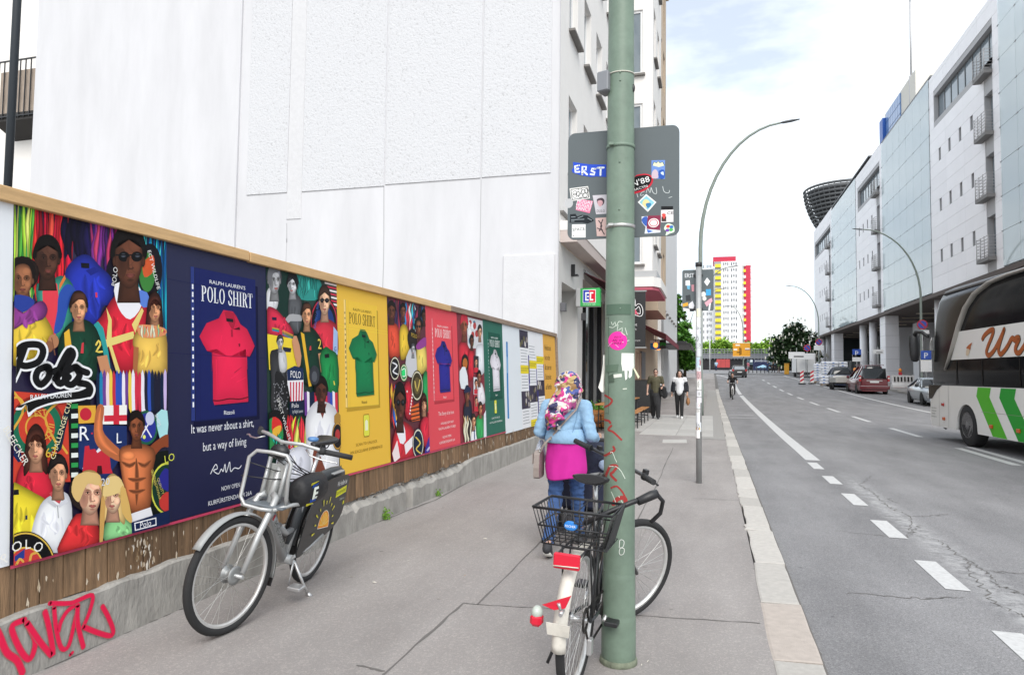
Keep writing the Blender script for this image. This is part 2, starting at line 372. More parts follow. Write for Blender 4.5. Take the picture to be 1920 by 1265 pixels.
# ================================================================ SETTING: ground, pavements, road, kerbs, markings
def asphalt(name, c0, c1, speck, worn=False):
    m = bpy.data.materials.new(name); m.use_nodes = True; n = m.node_tree.nodes; l = m.node_tree.links; p = n['Principled BSDF']
    p.inputs['Roughness'].default_value = .85; p.inputs['Specular IOR Level'].default_value = .25
    tc = n.new('ShaderNodeTexCoord')
    def nz(sc, det=4, rough=.6, v=None):
        t = n.new('ShaderNodeTexNoise'); t.inputs['Scale'].default_value = sc; t.inputs['Detail'].default_value = det; t.inputs['Roughness'].default_value = rough; l.new(v or tc.outputs['Object'], t.inputs[0]); return t.outputs[0]
    def ramp(x, a, b, ca, cb):
        r = n.new('ShaderNodeValToRGB'); e = r.color_ramp.elements; e[0].position = a; e[1].position = b; e[0].color = (*ca, 1); e[1].color = (*cb, 1); l.new(x, r.inputs[0]); return r.outputs[0]
    def mix(f, a, b, bt='MIX'):
        x = n.new('ShaderNodeMix'); x.data_type = 'RGBA'; x.blend_type = bt
        if hasattr(f, 'links') or not isinstance(f, float): l.new(f, x.inputs['Factor'])
        else: x.inputs['Factor'].default_value = f
        for s, v in (('A', a), ('B', b)):
            if isinstance(v, tuple): x.inputs[s].default_value = (*v, 1)
            else: l.new(v, x.inputs[s])
        return x.outputs['Result']
    mp = n.new('ShaderNodeMapping'); mp.inputs['Scale'].default_value = (1, .22, 1); l.new(tc.outputs['Object'], mp.inputs[0])
    base = ramp(nz(.9, 6, .65), .35, .7, c0, c1)
    base = mix(.5, base, ramp(nz(1.3, 5, .6, mp.outputs[0]), .35, .68, tuple(v * .82 for v in c0), tuple(min(1, v * 1.12) for v in c1)))
    grain = ramp(nz(150, 2, .7), .36, .66, (1 - speck,) * 3, (1 + speck,) * 3)
    base = mix(1., base, grain, 'MULTIPLY')
    vo = n.new('ShaderNodeTexVoronoi'); vo.inputs['Scale'].default_value = 85; l.new(tc.outputs['Object'], vo.inputs['Vector'])
    st = ramp(vo.outputs['Color'], .55, .95, (1, 1, 1), (1.35, 1.33, 1.3)); base = mix(.7, base, st, 'MULTIPLY')
    gum = n.new('ShaderNodeTexVoronoi'); gum.inputs['Scale'].default_value = 2.6; l.new(tc.outputs['Object'], gum.inputs['Vector']); base = mix(1., base, ramp(gum.outputs['Distance'], .045, .06, (.72, .72, .72), (1, 1, 1)), 'MULTIPLY')
    if worn:
        sx = n.new('ShaderNodeSeparateXYZ'); l.new(tc.outputs['Object'], sx.inputs[0])
        def mr(x, a, b, c, d):
            q = n.new('ShaderNodeMapRange'); q.inputs[1].default_value = a; q.inputs[2].default_value = b; q.inputs[3].default_value = c; q.inputs[4].default_value = d; l.new(x, q.inputs[0]); return q.outputs[0]
        def mul(a, b):
            q = n.new('ShaderNodeMath'); q.operation = 'MULTIPLY'; l.new(a, q.inputs[0]); l.new(b, q.inputs[1]); return q.outputs[0]
        band = mul(mr(sx.outputs[0], 1.85, 2.0, 0, 1), mr(sx.outputs[0], 2.3, 2.12, 0, 1))
        band = mul(band, mr(sx.outputs[1], 13.2, 11, 0, 1))
        base = mix(mul(band, mr(nz(9, 6, .75), .38, .62, 0, .75)), base, (.42, .42, .42))
    l.new(base, p.inputs['Base Color'])
    b = n.new('ShaderNodeBump'); b.inputs['Strength'].default_value = .5; b.inputs['Distance'].default_value = .006; l.new(nz(190, 2, .7), b.inputs['Height']); l.new(b.outputs[0], p.inputs['Normal'])
    return m
m_road = asphalt('road_asphalt', (.19, .188, .193), (.25, .247, .252), .3, True)
m_pave = asphalt('pavement_asphalt', (.26, .242, .233), (.325, .305, .294), .13)
m_earth = mat('bare_ground', (.2, .19, .18), .9, var=.15, vscale=.3)
m_kerb = mat('granite_kerb', (.43, .41, .38), .8, var=.12, vscale=22, bump=.3, bscale=120, vary_obj=.13)
m_conc = mat('concrete_slab', (.42, .41, .39), .85, var=.08, vscale=5, bump=.2, bscale=90, vary_obj=.06)
m_paint = mat('road_paint', (.52, .52, .515), .7, var=.16, vscale=26)
m_dark = mat('joint_tar', (.14, .132, .125), .9)
YS = [-8, -4, 0] + [2 + 1.5 * i for i in range(34)] + [56 + 4 * i for i in range(21)] + [150, 220, 400]
KX0, KX1 = .33, .57
def road_z(x, y): return gz(x, y) - .05
mb = sheet(-900, 900, -300, 1500, lambda x, y: gz(x, y) - .25, 36, ys=[-300, -60, -8, 0, 10, 22] + [22 + 3 * i for i in range(1, 38)] + [160, 300, 700, 1500]); struct('ground', mb, m_earth)
struct('road', sheet(KX1, 13., -8, 400, road_z, 12, ys=YS), m_road)
struct('pavement', sheet(-3.6, KX0, -8, 118, gz, 5, ys=[y for y in YS if y <= 120]), m_pave)
struct('far_pavement', sheet(13.2, 40, -8, 118, lambda x, y: gz(x, y) + .06, 4, ys=[y for y in YS if y <= 120]), m_pave)
struct('junction', sheet(-160, 160, 104, 190, lambda x, y: gz(x, y) + .02, 4, ys=[104, 110, 118, 126, 134, 160, 190]), mat('junction_asphalt', (.24, .24, .245), .85, var=.1, vscale=.3))
kerb = thing('kerb', None, None); kerb['kind'] = 'structure'
y = -4.0; cuts = [4.1, 5.1, 6.15, 7.4, 7.65, 8.75, 9.35, 10.05, 11.2, 12.1, 13.2, 14.1]; ci = 0
stones = []
while y < 62:
    if ci < len(cuts) and y >= cuts[0] - 1.2: y2 = cuts[ci]; ci += 1
    else: y2 = min(y + random.uniform(.8, 1.15), cuts[0]) if y < 4 else y + random.uniform(.8, 1.15)
    if y2 - y < .15: y2 = y + .4
    stones.append((y, y2)); y = y2
for a, b in stones:
    mb = MB(); j = lambda s=.008: random.uniform(-s, s); g = .007
    za, zb = gz(.4, a), gz(.4, b)
    xa, xb = KX0 + j(.014), KX1 + j(.006)
    nn = 4; L = [(xa + j(.01), a + g + (b - a - 2 * g) * i / nn) for i in range(nn + 1)]; Rr = [(xb + j(.004), a + g + (b - a - 2 * g) * i / nn) for i in range(nn + 1)]
    tilt = j(.006)
    def zt(y, x): return za + (zb - za) * (y - a) / (b - a) + .006 + tilt * (x - .45) * 8
    ring = [(x, y) for x, y in L] + [(x, y) for x, y in reversed(Rr)]
    n_ = len(ring); top = [(x, y, zt(y, x)) for x, y in ring]; ch = .012
    cx, cy = .45, (a + b) / 2
    ins = [(x + (cx - x) * .1, y + (ch if y < cy else -ch), zt(y, x) + .004) for x, y in ring]
    bot = [(x, y, zt(y, x) - .16) for x, y in ring]
    mb.add(bot + top + ins, [(i, (i + 1) % n_, n_ + (i + 1) % n_, n_ + i) for i in range(n_)] + [(n_ + i, n_ + (i + 1) % n_, 2 * n_ + (i + 1) % n_, 2 * n_ + i) for i in range(n_)] + [tuple(range(2 * n_, 3 * n_))])
    pink = abs(a - 4.1) < .2
    o = mb.build('kerb_stone', mat('granite_kerb_pink', (.42, .37, .33), .8, var=.12, vscale=18, bump=.3, bscale=120) if pink else m_kerb, kerb)
o = sheet(KX0 + .02, KX1 + .03, -4, 104, lambda x, y: gz(x, y) - .044, 1, ys=YS[:-6]); struct('gutter', o, m_dark)
kf = MB()
for i in range(len(YS) - 8):
    a, b = YS[i], YS[i + 1]; kf.box(13.0, 13.2, a, b, gz(13, a) - .2, gz(13, b) + .065)
struct('far_kerb', kf, m_kerb)
def marking(pts, lift=.004):
    mb = MB(); mb.poly([(x, y, road_z(x, y) + lift) for x, y in pts]); return mb
def strip_mark(name, x0f, w, ya, yb, step=2.):
    n = max(1, int((yb - ya) / step)); mb = MB()
    L = [ya + (yb - ya) * i / n for i in range(n + 1)]; vs = []
    for y in L:
        for x in (x0f(y) - w / 2, x0f(y) + w / 2): vs.append((x, y, road_z(x, y) + .004))
    mb.add(vs, [(2 * i, 2 * i + 1, 2 * i + 3, 2 * i + 2) for i in range(n)]); return struct(name, mb, m_paint)
def rowY(px, py): return on_z(px, py, -.05).y
for (p0, p1) in [((1887, 1185), (1960, 1255)), ((1729, 1051), (1793, 1106)), ((1640, 975), (1675, 1008)), ((1583, 925), (1606, 947)), ((1544, 892), (1559, 907)), ((1520, 867), (1530, 879))]:
    strip_mark('lane_dash', lambda y: 1.79, .17, rowY(*p1), rowY(*p0), .6)
def bike_x(y): return 1.86 + max(0, y - 20) * .006 - max(0, y - 78) ** 2 * .004
strip_mark('cycle_lane_line', bike_x, .26, rowY(1528, 863), 104, 2)
y = 14.6
for k in range(11):
    strip_mark('lane_dash', lambda y: 5.45, .17, y + .4, y + 3.6, 1.); y += 6.2 if y < 60 else 7
strip_mark('lane_dash', lambda y: 5.78, .16, 13, 18.6, 1.5)
strip_mark('parking_lane_line', lambda y: 9.35, .2, 12, 100, 2)
for yy in (27.5, 29.5): strip_mark('stop_bar', lambda y: 1.15, .95, yy, yy + .12, .1)
def crack(name, pts, w, zf, m=m_dark, jit=.012, sub=9):
    P = []
    for i in range(len(pts) - 1):
        a, b = Vector(pts[i][:2]), Vector(pts[i + 1][:2])
        for k in range(sub): P.append(a.lerp(b, k / sub) + Vector((random.uniform(-jit, jit), random.uniform(-jit, jit))))
    P.append(Vector(pts[-1][:2])); vs = []
    for i, p in enumerate(P):
        t = (P[min(i + 1, len(P) - 1)] - P[max(i - 1, 0)]).normalized(); q = Vector((-t.y, t.x)) * w * random.uniform(.3, 1) / 2
        for e in (p - q, p + q): vs.append((e.x, e.y, zf(e.x, e.y) + .003))
    mb = MB(); mb.add(vs, [(2 * i, 2 * i + 1, 2 * i + 3, 2 * i + 2) for i in range(len(P) - 1)]); return struct(name, mb, m)
G = lambda px, py: on_z(px, py, 0)
for pts, w, j in [([(700, 1290), (722, 1260), (869, 1130)], .022, .006), ([(895, 1133), (1016, 1013), (1060, 968)], .02, .006), ([(869, 1130), (895, 1133), (1020, 1140), (1190, 1153), (1425, 1168)], .012, .006), ([(668, 1246), (722, 1258)], .02, .005),
               ([(1262, 839), (1229, 913), (1180, 1000)], .02, .01), ([(1190, 870), (1345, 868)], .014, .008), ([(1300, 934), (1385, 938)], .012, .008), ([(84, 1253), (272, 1169), (344, 1138), (619, 1013), (814, 938), (985, 848)], .035, .012)]:
    crack('pavement_joint', [G(*p) for p in pts], w, gz, jit=j)
GR = lambda px, py: on_z(px, py, -.05)
cz = lambda x, y: 1280 + x / 2.239,
for pts in [[(740, 465), (800, 500), (850, 550), (950, 600), (965, 670)], [(1070, 700), (1150, 760), (1270, 830), (1330, 890), (1433, 930)], [(1190, 790), (1230, 860), (1300, 960), (1433, 1020)], [(1000, 640), (930, 690), (640, 660)], [(700, 920), (1000, 945), (1180, 940)], [(1270, 830), (1433, 840)], [(940, 600), (1020, 600), (1110, 590)], [(850, 520), (910, 545)], [(740, 465), (795, 430)], [(360, 860), (480, 1000), (590, 1240)]]:
    crack('road_crack', [GR(1280 + x / 2.239, 700 + y / 2.239) for x, y in pts], .014, road_z, jit=.035, sub=14)
slabs = thing('paving', None, None); slabs['kind'] = 'structure'
for j in range(9):
    for i in range(3):
        x0, y0 = -2.75 + i * .93, 18.2 + j * 1.02
        if y0 < 18.9 and i == 0: continue
        mb = MB(); mb.box(x0 + .006, x0 + .924, y0 + .006, y0 + 1.014, gz(x0, y0) - .02, gz(x0, y0) + .008 + random.uniform(0, .003)); mb.build('paving_slab', m_conc, slabs)
mb = MB(); P = [G(1243, 824), G(1287, 824), G(1288, 830), G(1242, 830)]; mb.prism([(p.x, p.y, -.01) for p in P], (0, 0, .018)); o = mb.build('cover_plate', m_conc); tag(o, kind='structure')
m_mos = mat('mosaic_sett', (.3, .29, .275), .85, var=.25, vscale=34, bump=.8, bscale=30)
struct('mosaic_paving', sheet(-.3, KX0 - .004, 17.5, 60, lambda x, y: gz(x, y) + .005, 2, ys=[17.5, 22, 30, 40, 50, 60]), m_mos)
mb = MB()
for px, py in [(830, 952), (900, 946), (925, 955), (940, 955), (950, 949), (766, 1051), (872, 1079), (701, 1093), (910, 1010), (660, 1081), (702, 1092), (822, 1122), (1215, 1240), (1203, 1247)]:
    p = G(px, py); a = random.uniform(0, PI); L = random.uniform(.012, .03)
    mb.k = 1 if px == 872 else 0
    mb.add([(p.x - L * math.cos(a), p.y - L * math.sin(a), .004), (p.x + L * .3 * math.sin(a), p.y - L * .3 * math.cos(a), .008), (p.x + L * math.cos(a), p.y + L * math.sin(a), .006), (p.x - L * .3 * math.sin(a), p.y + L * .3 * math.cos(a), .005)], [(0, 1, 2, 3)])
o = mb.build('litter', [mat('litter_pale', (.7, .66, .58), .8), mat('litter_orange', (.6, .25, .06), .8)]); tag(o, kind='stuff')
# ================================================================ HOARDING: plinth, planks, rails
m_plinth = mat('plinth_concrete', (.33, .315, .29), .9, var=.28, vscale=7, bump=.8, bscale=40, stretch=(1, 1, .45))
mb = MB(); ys = [-2 + .06 * i for i in range(int(17.45 / .06) + 1)]; rings = []
for yy in ys:
    br = sstep(4.6, 5.4, yy) * (1 - sstep(8.6, 9.6, yy))
    nzv = noise.noise(Vector((yy * 3.1, 0, 2))); n2 = noise.noise(Vector((yy * 11, 3, 2)))
    top = .315 + .02 * nzv + .008 * n2 - br * (.035 + .05 * max(0, n2 + nzv * .6)); ch = .012 + .02 * max(0, n2) + br * (.05 + .05 * abs(nzv))
    fx = -3.3 + .004 * n2
    gap = .06 if abs(yy - 7.26) < .04 else 0
    rings.append([(-3.9, yy, -.1), (fx - gap, yy, -.1), (fx - gap, yy, top - ch), (fx - ch * .8 - gap, yy, top - ch * .2), (fx - .09, yy, top), (-3.9, yy, top)])
mb.loft(rings, smooth=False)
pl = mb.build('plinth_wall', m_plinth); tag(pl, 'low cracked concrete plinth under the hoarding with red spray graffiti', 'wall')
ink = Ink(lambda u, v, d: (-3.3 + .004 + d, u, v))
def pz5(x, y): p = on_x(x / 4.7725, 1000 + y / 4.7725, -3.296); return (p.y, p.z)
RED = '#e3214d'
for pts, w in [([(-90, 760), (-10, 900), (60, 1060), (150, 1130), (200, 1240)], .038), ([(215, 770), (110, 820), (125, 920), (200, 1070), (260, 1120), (300, 1050), (310, 940), (240, 800)], .034), ([(240, 800), (330, 930), (400, 1020), (470, 1080), (440, 860), (400, 700)], .034), ([(480, 660), (500, 860), (545, 1020), (610, 1000), (660, 800), (690, 640), (600, 690), (540, 790), (520, 870)], .028), ([(690, 640), (690, 800), (740, 1010)], .032), ([(440, 620), (620, 620), (700, 590), (820, 550), (800, 680), (740, 830)], .028), ([(740, 830), (860, 880), (980, 910), (1005, 860), (960, 740), (910, 650)], .032), ([(620, 1080), (640, 1060)], .02)]:
    P = [pz5(*q) for q in pts]
    ink.line(P, w * .98, '#b9665f'); ink.line(P, w * .86, '#d04059'); ink.line(P, w * .7, RED)
ink.build('graffiti', pl, print_mat('spray_paint', .6))
rb = MB()
for i in range(170):
    yy = random.uniform(4.7, 9.4); s = random.uniform(.006, .03); c = Vector((random.uniform(-3.39, -3.32), yy, .29 + random.uniform(-.02, .02)))
    rb.add([c + Vector((random.uniform(-s, s), random.uniform(-s, s) * 1.5, random.uniform(-s, s) * .7)) for _ in range(4)], [(0, 1, 2), (0, 2, 3), (0, 3, 1), (1, 3, 2)])
o = rb.build('rubble', mat('rubble', (.2, .17, .14), .95, var=.5, vscale=60), pl); tag(o, kind='stuff')
fence = thing('hoarding_fence', 'long timber hoarding of brown planks carrying a row of posters', 'fence', (-3.336, 0, 0), rot=(0, -math.atan(.05), 0))
m_plank = mat('old_plank', (.185, .112, .06), .85, var=.55, vscale=5, bump=.5, bscale=30, vary_obj=.3, stretch=(1, 5, .55))
m_rail = mat('new_pine_rail', (.56, .36, .17), .7, var=.2, vscale=4, bump=.25, bscale=50, stretch=(6, .6, 6))
m_railg = mat('grey_pine_rail', (.27, .2, .15), .8, var=.3, vscale=4, bump=.4, bscale=50, stretch=(6, .6, 6))
y = .2
while y < 15.36:
    w = random.uniform(.125, .15) * (1 if y < 9 else 1.35); y1 = min(y + w, 15.38)
    mb = MB(); dx = random.uniform(-.004, .004); zb = .3 + random.uniform(-.012, .02) + (.0 if y < 12 else .02)
    mb.bev(-.03 + dx, dx, y + .003, y1 - .003, zb, 2.37, .003); mb.build('plank', m_plank, fence); y = y1
for a, b, m_, dz in [(.2, 4.48, m_rail, 0), (4.49, 8.75, m_rail, -.006), (8.76, 12.4, m_railg, 0), (12.41, 15.45, m_railg, .004)]:
    mb = MB(); mb.bev(-.05, .045, a, b, 2.385 + dz, 2.462 + dz, .004); mb.build('top_rail', m_, fence)
mb = MB(); mb.bev(-.03, .05, 15.385, 15.46, .3, 2.384, .004); mb.build('end_post', m_railg, fence)
mb = MB(); mb.box(-.12, -.035, .3, 15.3, .4, .5); mb.box(-.12, -.035, .3, 15.3, 2.1, 2.2); mb.build('back_rail', m_railg, fence)
sp = Ink(lambda u, v, d: (.006 + d, u, v))
for i in range(150):
    u = random.choice([random.uniform(2.2, 4), random.uniform(8, 15), random.uniform(9, 15), random.uniform(3.4, 3.55)]); v = random.uniform(.34, .53); s = random.uniform(.004, .022) * (1 if u < 8 else 1.8)
    sp.poly([(u + s * .6 * math.cos(t) * random.uniform(.2, 1), v + s * 2.1 * math.sin(t) * random.uniform(.2, 1)) for t in [2 * PI * k / 7 for k in range(7)]], random.choice(['#c9bba6', '#b7a58c', '#d9d2c6', '#8c7355']))
sp.build('paper_scraps', fence)['kind'] = 'stuff'
# ================================================================ WALLS WITH OPENINGS
def wall_cells(mb, f, u0, u1, v0, v1, ops, rev=.18):
    """a wall face with rectangular openings and their reveals; f(u, v, depth) -> point"""
    us = sorted({u0, u1} | {min(max(o[i], u0), u1) for o in ops for i in (0, 1)}); vs = sorted({v0, v1} | {min(max(o[i], v0), v1) for o in ops for i in (2, 3)})
    for i in range(len(us) - 1):
        for j in range(len(vs) - 1):
            cu, cv = (us[i] + us[i + 1]) / 2, (vs[j] + vs[j + 1]) / 2
            if any(o[0] < cu < o[1] and o[2] < cv < o[3] for o in ops): continue
            mb.quad(f(us[i], vs[j], 0), f(us[i + 1], vs[j], 0), f(us[i + 1], vs[j + 1], 0), f(us[i], vs[j + 1], 0))
    for a, b, c, d in [o[:4] for o in ops]:
        for (p, q) in (((a, c), (b, c)), ((b, c), (b, d)), ((b, d), (a, d)), ((a, d), (a, c))):
            mb.quad(f(*p, 0), f(*q, 0), f(*q, rev), f(*p, rev))
def window(parent, f, a, b, c, d, rev, m_fr, m_gl, nu=1, nv=1, fw=.05, name='window'):
    """a framed window set back in an opening: frame, with the pane as its sub-part"""
    mb = MB(); D0, D1 = rev - .06, rev
    def bar(x0, x1, y0, y1):
        P = [f(x0, y0, D0), f(x1, y0, D0), f(x1, y1, D0), f(x0, y1, D0)]; mb.prism(P, Vector(f(x0, y0, D1)) - Vector(f(x0, y0, D0)))
    bar(a, b, c, c + fw); bar(a, b, d - fw, d); bar(a, a + fw, c + fw, d - fw); bar(b - fw, b, c + fw, d - fw)
    for i in range(1, nu): x = a + (b - a) * i / nu; bar(x - fw / 2, x + fw / 2, c + fw, d - fw)
    fr = mb.build(name, m_fr, parent)
    g = MB(); e = rev - .025; g.quad(f(a + fw * .5, c + fw * .5, e), f(b - fw * .5, c + fw * .5, e), f(b - fw * .5, d - fw * .5, e), f(a + fw * .5, d - fw * .5, e)); g.build('pane', m_gl, fr, recalc=False)
    return fr
m_white = mat('white_paint', (.8, .8, .8), .55)
m_glassd = mat('dark_window_glass', (.03, .035, .04), .06, spec=.6)
m_glassl = mat('pale_window_glass', (.2, .24, .27), .05, spec=.8)
def pebble():
    m = mat('pebbledash', (.76, .765, .79), .9); n = m.node_tree.nodes; l = m.node_tree.links; p = n['Principled BSDF']
    tc = n.new('ShaderNodeTexCoord'); mp = n.new('ShaderNodeMapping'); mp.inputs['Scale'].default_value = (1, 1, 1); l.new(tc.outputs['Object'], mp.inputs[0])
    a = n.new('ShaderNodeTexNoise'); a.inputs['Scale'].default_value = 18; a.inputs['Detail'].default_value = 3; a.inputs['Roughness'].default_value = .75; l.new(mp.outputs[0], a.inputs[0])
    big = n.new('ShaderNodeTexNoise'); big.inputs['Scale'].default_value = .5; big.inputs['Detail'].default_value = 4; l.new(tc.outputs['Object'], big.inputs[0])
    ad = n.new('ShaderNodeMath'); ad.operation = 'MULTIPLY_ADD'; ad.inputs[1].default_value = .16; l.new(big.outputs[0], ad.inputs[0]); l.new(a.outputs[0], ad.inputs[2])
    r = n.new('ShaderNodeValToRGB'); e = r.color_ramp.elements; e[0].position = .40; e[1].position = .50; e[0].color = (.46, .46, .47, 1); e[1].color = (.60, .605, .625, 1); l.new(ad.outputs[0], r.inputs[0]); l.new(r.outputs[0], p.inputs['Base Color'])
    b = n.new('ShaderNodeBump'); b.inputs['Strength'].default_value = .9; b.inputs['Distance'].default_value = .02; l.new(a.outputs[0], b.inputs['Height']); l.new(b.outputs[0], p.inputs['Normal']); return m
m_gable = mat('gable_whitewash', (.60, .60, .62), .8, var=.09, vscale=.8, bump=.15, bscale=30, stretch=(1.5, 1, .3))
m_facade = mat('facade_offwhite', (.78, .76, .735), .8, var=.03, vscale=1.5, bump=.12, bscale=60)
m_ground = mat('facade_grey', (.56, .55, .53), .8, var=.04, vscale=2, bump=.12, bscale=60)
GY = 15.5
cb = thing('apartment_building', 'white gabled apartment house with the cafe on its ground floor behind the hoarding', 'building', (-3.4, GY, 0))
def W(x, y, z): return (x + 3.4, y - GY, z)
mb = MB(); mb.box(*[W(-19.6, 0, 0)[0], W(-12.3, 0, 0)[0]], 0, 17, 0, 21); mb.build('gable_wall', m_gable, cb)
mb = MB(); mb.box(W(-12.298, 0, 0)[0], -.012, .06, .3, 0, 21); mb.build('lower_gable', m_gable, cb)
L = 6.22
for x0, x1, z0 in [(-12.0, -10.75, L), (-10.3, -7.93, L - .01), (-7.9, -5.36, L + .02), (-5.33, -3.62, L + .03)]:
    mb = MB(); mb.bev(W(x0, 0, 0)[0], W(x1, 0, 0)[0], .036, .1, z0, 21, .012); mb.build('render_panel', pebble(), cb)
mb = MB(); mb.bev(W(-10.748, 0, 0)[0], W(-10.302, 0, 0)[0], .042, .1, 5.5, 21, .012); mb.build('shaft_strip', mat('shaft_render', (.60, .60, .615), .9, var=.06, vscale=12, bump=.5, bscale=50), cb)
mb = MB(); mb.bev(W(-4.75, 0, 0)[0], W(-3.5, 0, 0)[0], .01, .1, 0, 4.33, .012); mb.build('patch_panel', mat('patch_whitewash', (.61, .61, .625), .8, var=.05, vscale=3, bump=.3, bscale=25), cb)
cr = Ink(lambda u, v, d: W(u, GY + .0575 - d, v), step=0)
for pts, w in [([(-7.93, 2.6), (-7.9, 4.2), (-7.93, 6.2)], .02), ([(-10.72, 4.9), (-10.73, 5.4)], .02), ([(-10.74, 3.2), (-10.72, 5.0)], .012), ([(-5.36, 3.0), (-5.35, 4.6), (-5.35, 6.2)], .016)]:
    cr.line([(a + random.uniform(-.01, .01), b) for a, b in pts], w, '#a9a9ab', 3)
cr.build('wall_crack', cb)
f_st = lambda u, v, d: W(-3.4 - d, u, v)
def up_ops(y0, y1, pitch, w):
    o = []; y = y0
    while y + w < y1:
        for z in (6.5, 10.15, 13.8, 17.4): o.append((y, y + w, z, z + 1.98))
        y += pitch
    return o
ops = up_ops(16.5, 26, 2.08, 1.12)
gops = [(15.85, 17.85, 0, 3.72), (18.6, 25.4, 0, 4.15)]
mb = MB(); wall_cells(mb, f_st, GY, 26, 4.62, 21, ops, .22); wall_cells(mb, f_st, 30.5, 32, 4.62, 21, [], .2); mb.build('facade', m_facade, cb, recalc=False)
mb = MB(); wall_cells(mb, f_st, GY, 32, 0, 4.6, gops + [(26.2, 31, 0, 4.1)], .5); mb.build('shopfront_wall', m_ground, cb, recalc=False)
for o in ops:
    window(cb, f_st, *o, .2, m_white, m_glassl, 2)
    s = MB(); s.box(W(-3.4, 0, 0)[0] + .002, .16, o[0] - GY - .06, o[1] - GY + .06, o[2] - .07, o[2] - .01); s.build('sill', mat('slate_sill', (.16, .15, .14), .6), cb)
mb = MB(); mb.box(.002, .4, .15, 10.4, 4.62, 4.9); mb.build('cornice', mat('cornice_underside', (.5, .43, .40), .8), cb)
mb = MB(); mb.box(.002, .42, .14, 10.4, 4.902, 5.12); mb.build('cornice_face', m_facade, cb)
mb = MB(); mb.box(.002, .09, .1, 10.4, 5.3, 5.36); mb.build('string_course', mat('slate_sill'), cb)
mb = MB(); mb.box(-.52, -.46, .33, 2.37, 0, 3.74); mb.build('door', mat('door_grey', (.36, .365, .37), .5), cb)
mb = MB(); mb.box(-.7, -.52, 3.05, 9.95, 0, 4.2); mb.build('shop_glazing', m_glassd, cb)
mb = MB()
for yy in (3.12, 4.6, 6.1, 7.6, 9.3): mb.box(-.519, -.44, yy, yy + .08, 0, 4.15)
mb.build('shop_frame', mat('black_metal', (.02, .02, .022), .4), cb)
mb = MB(); mb.box(-.44, -.38, 3.2, 3.34, 1.0, 2.85); mb.build('menu_board', mat('orange_wood', (.42, .16, .045), .6, var=.2, vscale=6), cb)
mb = MB(); mb.box(.002, .1, 1.45, 1.5, 4.0, 4.3); mb.box(.002, .16, 1.52, 1.7, 4.02, 4.06); mb.build('wall_lamp', mat('black_metal'), cb)
for a, b in ((.18, .34), (2.9, 3.0)):
    mb = MB(); mb.bev(.002, .13, a, b, 3.0, 3.2, .01); mb.build('wall_light', mat('dark_grey_metal', (.1, .1, .11), .4), cb)
f_sd = lambda u, v, d: W(u, 26 + d, v); BX = -2.12
bops = [(-3.25, -2.5, 5.7 + 3.65 * k, 8.2 + 3.65 * k) for k in range(5)]
mb = MB(); wall_cells(mb, f_sd, -3.4, BX, 5.2, 21, bops, .16); mb.quad(f_sd(-3.4, 5.2, 0), f_sd(BX, 5.2, 0), f_sd(BX, 5.2, 4.5), f_sd(-3.4, 5.2, 4.5))
fb = lambda u, v, d: W(BX - d, u, v); bo2 = [(26.5, 27.4, 6.5 + 3.65 * k, 8.5 + 3.65 * k) for k in range(4)] + [(28.3, 29.3, 6.5 + 3.65 * k, 8.5 + 3.65 * k) for k in range(4)]
wall_cells(mb, fb, 26, 30.5, 5.2, 21, bo2, .2); mb.build('bay', m_facade, cb, recalc=False)
for o in bops:
    window(cb, f_sd, *o, .12, m_white, m_glassl, 1, fw=.09)
    s = MB(); s.box(o[0] - .06 + 3.4, o[1] + .1 + 3.4, 10.36, 10.498, o[2] - .1, o[2] - .02); s.build('sill', mat('slate_sill'), cb)
for o in bo2:
    window(cb, fb, *o, .18, m_white, m_glassd, 2)
    s = MB(); s.box(BX + 3.402, BX + 3.53, o[0] - GY - .05, o[1] - GY + .05, o[2] - .07, o[2] - .01); s.build('sill', mat('slate_sill'), cb)
mb = MB(); mb.prism([W(-3.4, 25.8, 4.82), W(-2.05, 25.8, 4.82), W(-1.82, 26.3, 4.82), W(-1.82, 30, 4.82), W(-3.4, 30, 4.82)], (0, 0, .36)); mb.build('balcony_slab', m_facade, cb)
mb = MB(); mb.prism([W(-3.4, 25.84, 4.7), W(-2.1, 25.84, 4.7), W(-1.9, 26.3, 4.7), W(-1.9, 30, 4.7), W(-3.4, 30, 4.7)], (0, 0, .118)); mb.build('slab_underside', mat('pink_render', (.52, .12, .17), .8), cb)
mb = MB(); mb.box(W(-3.3, 0, 0)[0], W(-1.95, 0, 0)[0], 10.4, 10.42, 5.2, 5.42); mb.box(W(-1.97, 0, 0)[0], W(-1.95, 0, 0)[0], 10.42, 14, 5.2, 5.42); mb.build('balcony_railing', mat('zinc', (.42, .43, .44), .5), cb)
m_beige = mat('beige_render', (.52, .41, .30), .85, var=.05, vscale=1.5)
bh = thing('beige_house', 'tall beige house with a projecting bay past the white bay', 'building', (-3.4, 32, 0))
BZ = lambda x, y, z: (x + 3.4, y - 32, z)
fB = lambda u, v, d: BZ(-2.35 - d, u, v); bo = [(33.2 + 2.1 * i, 34.3 + 2.1 * i, 5.6 + 3.5 * k, 7.7 + 3.5 * k) for i in range(2) for k in range(5)]
fS = lambda u, v, d: BZ(u, 32 + d, v)
mb = MB(); wall_cells(mb, fS, -3.4, -2.35, 4.5, 22, [], .1); wall_cells(mb, fB, 32, 37.5, 4.5, 22, bo, .2)
mb.quad(fS(-3.4, 4.5, 0), fS(-2.35, 4.5, 0), fS(-2.35, 4.5, 5.5), fS(-3.4, 4.5, 5.5)); mb.build('bay', m_beige, bh, recalc=False)
for o in bo: window(bh, fB, *o, .18, mat('brown_frame', (.16, .1, .06), .6), m_glassd, 2)
mb = MB(); mb.box(-6, .0, .2, 14, 0, 22); mb.build('house_body', m_beige, bh)
mb = MB()
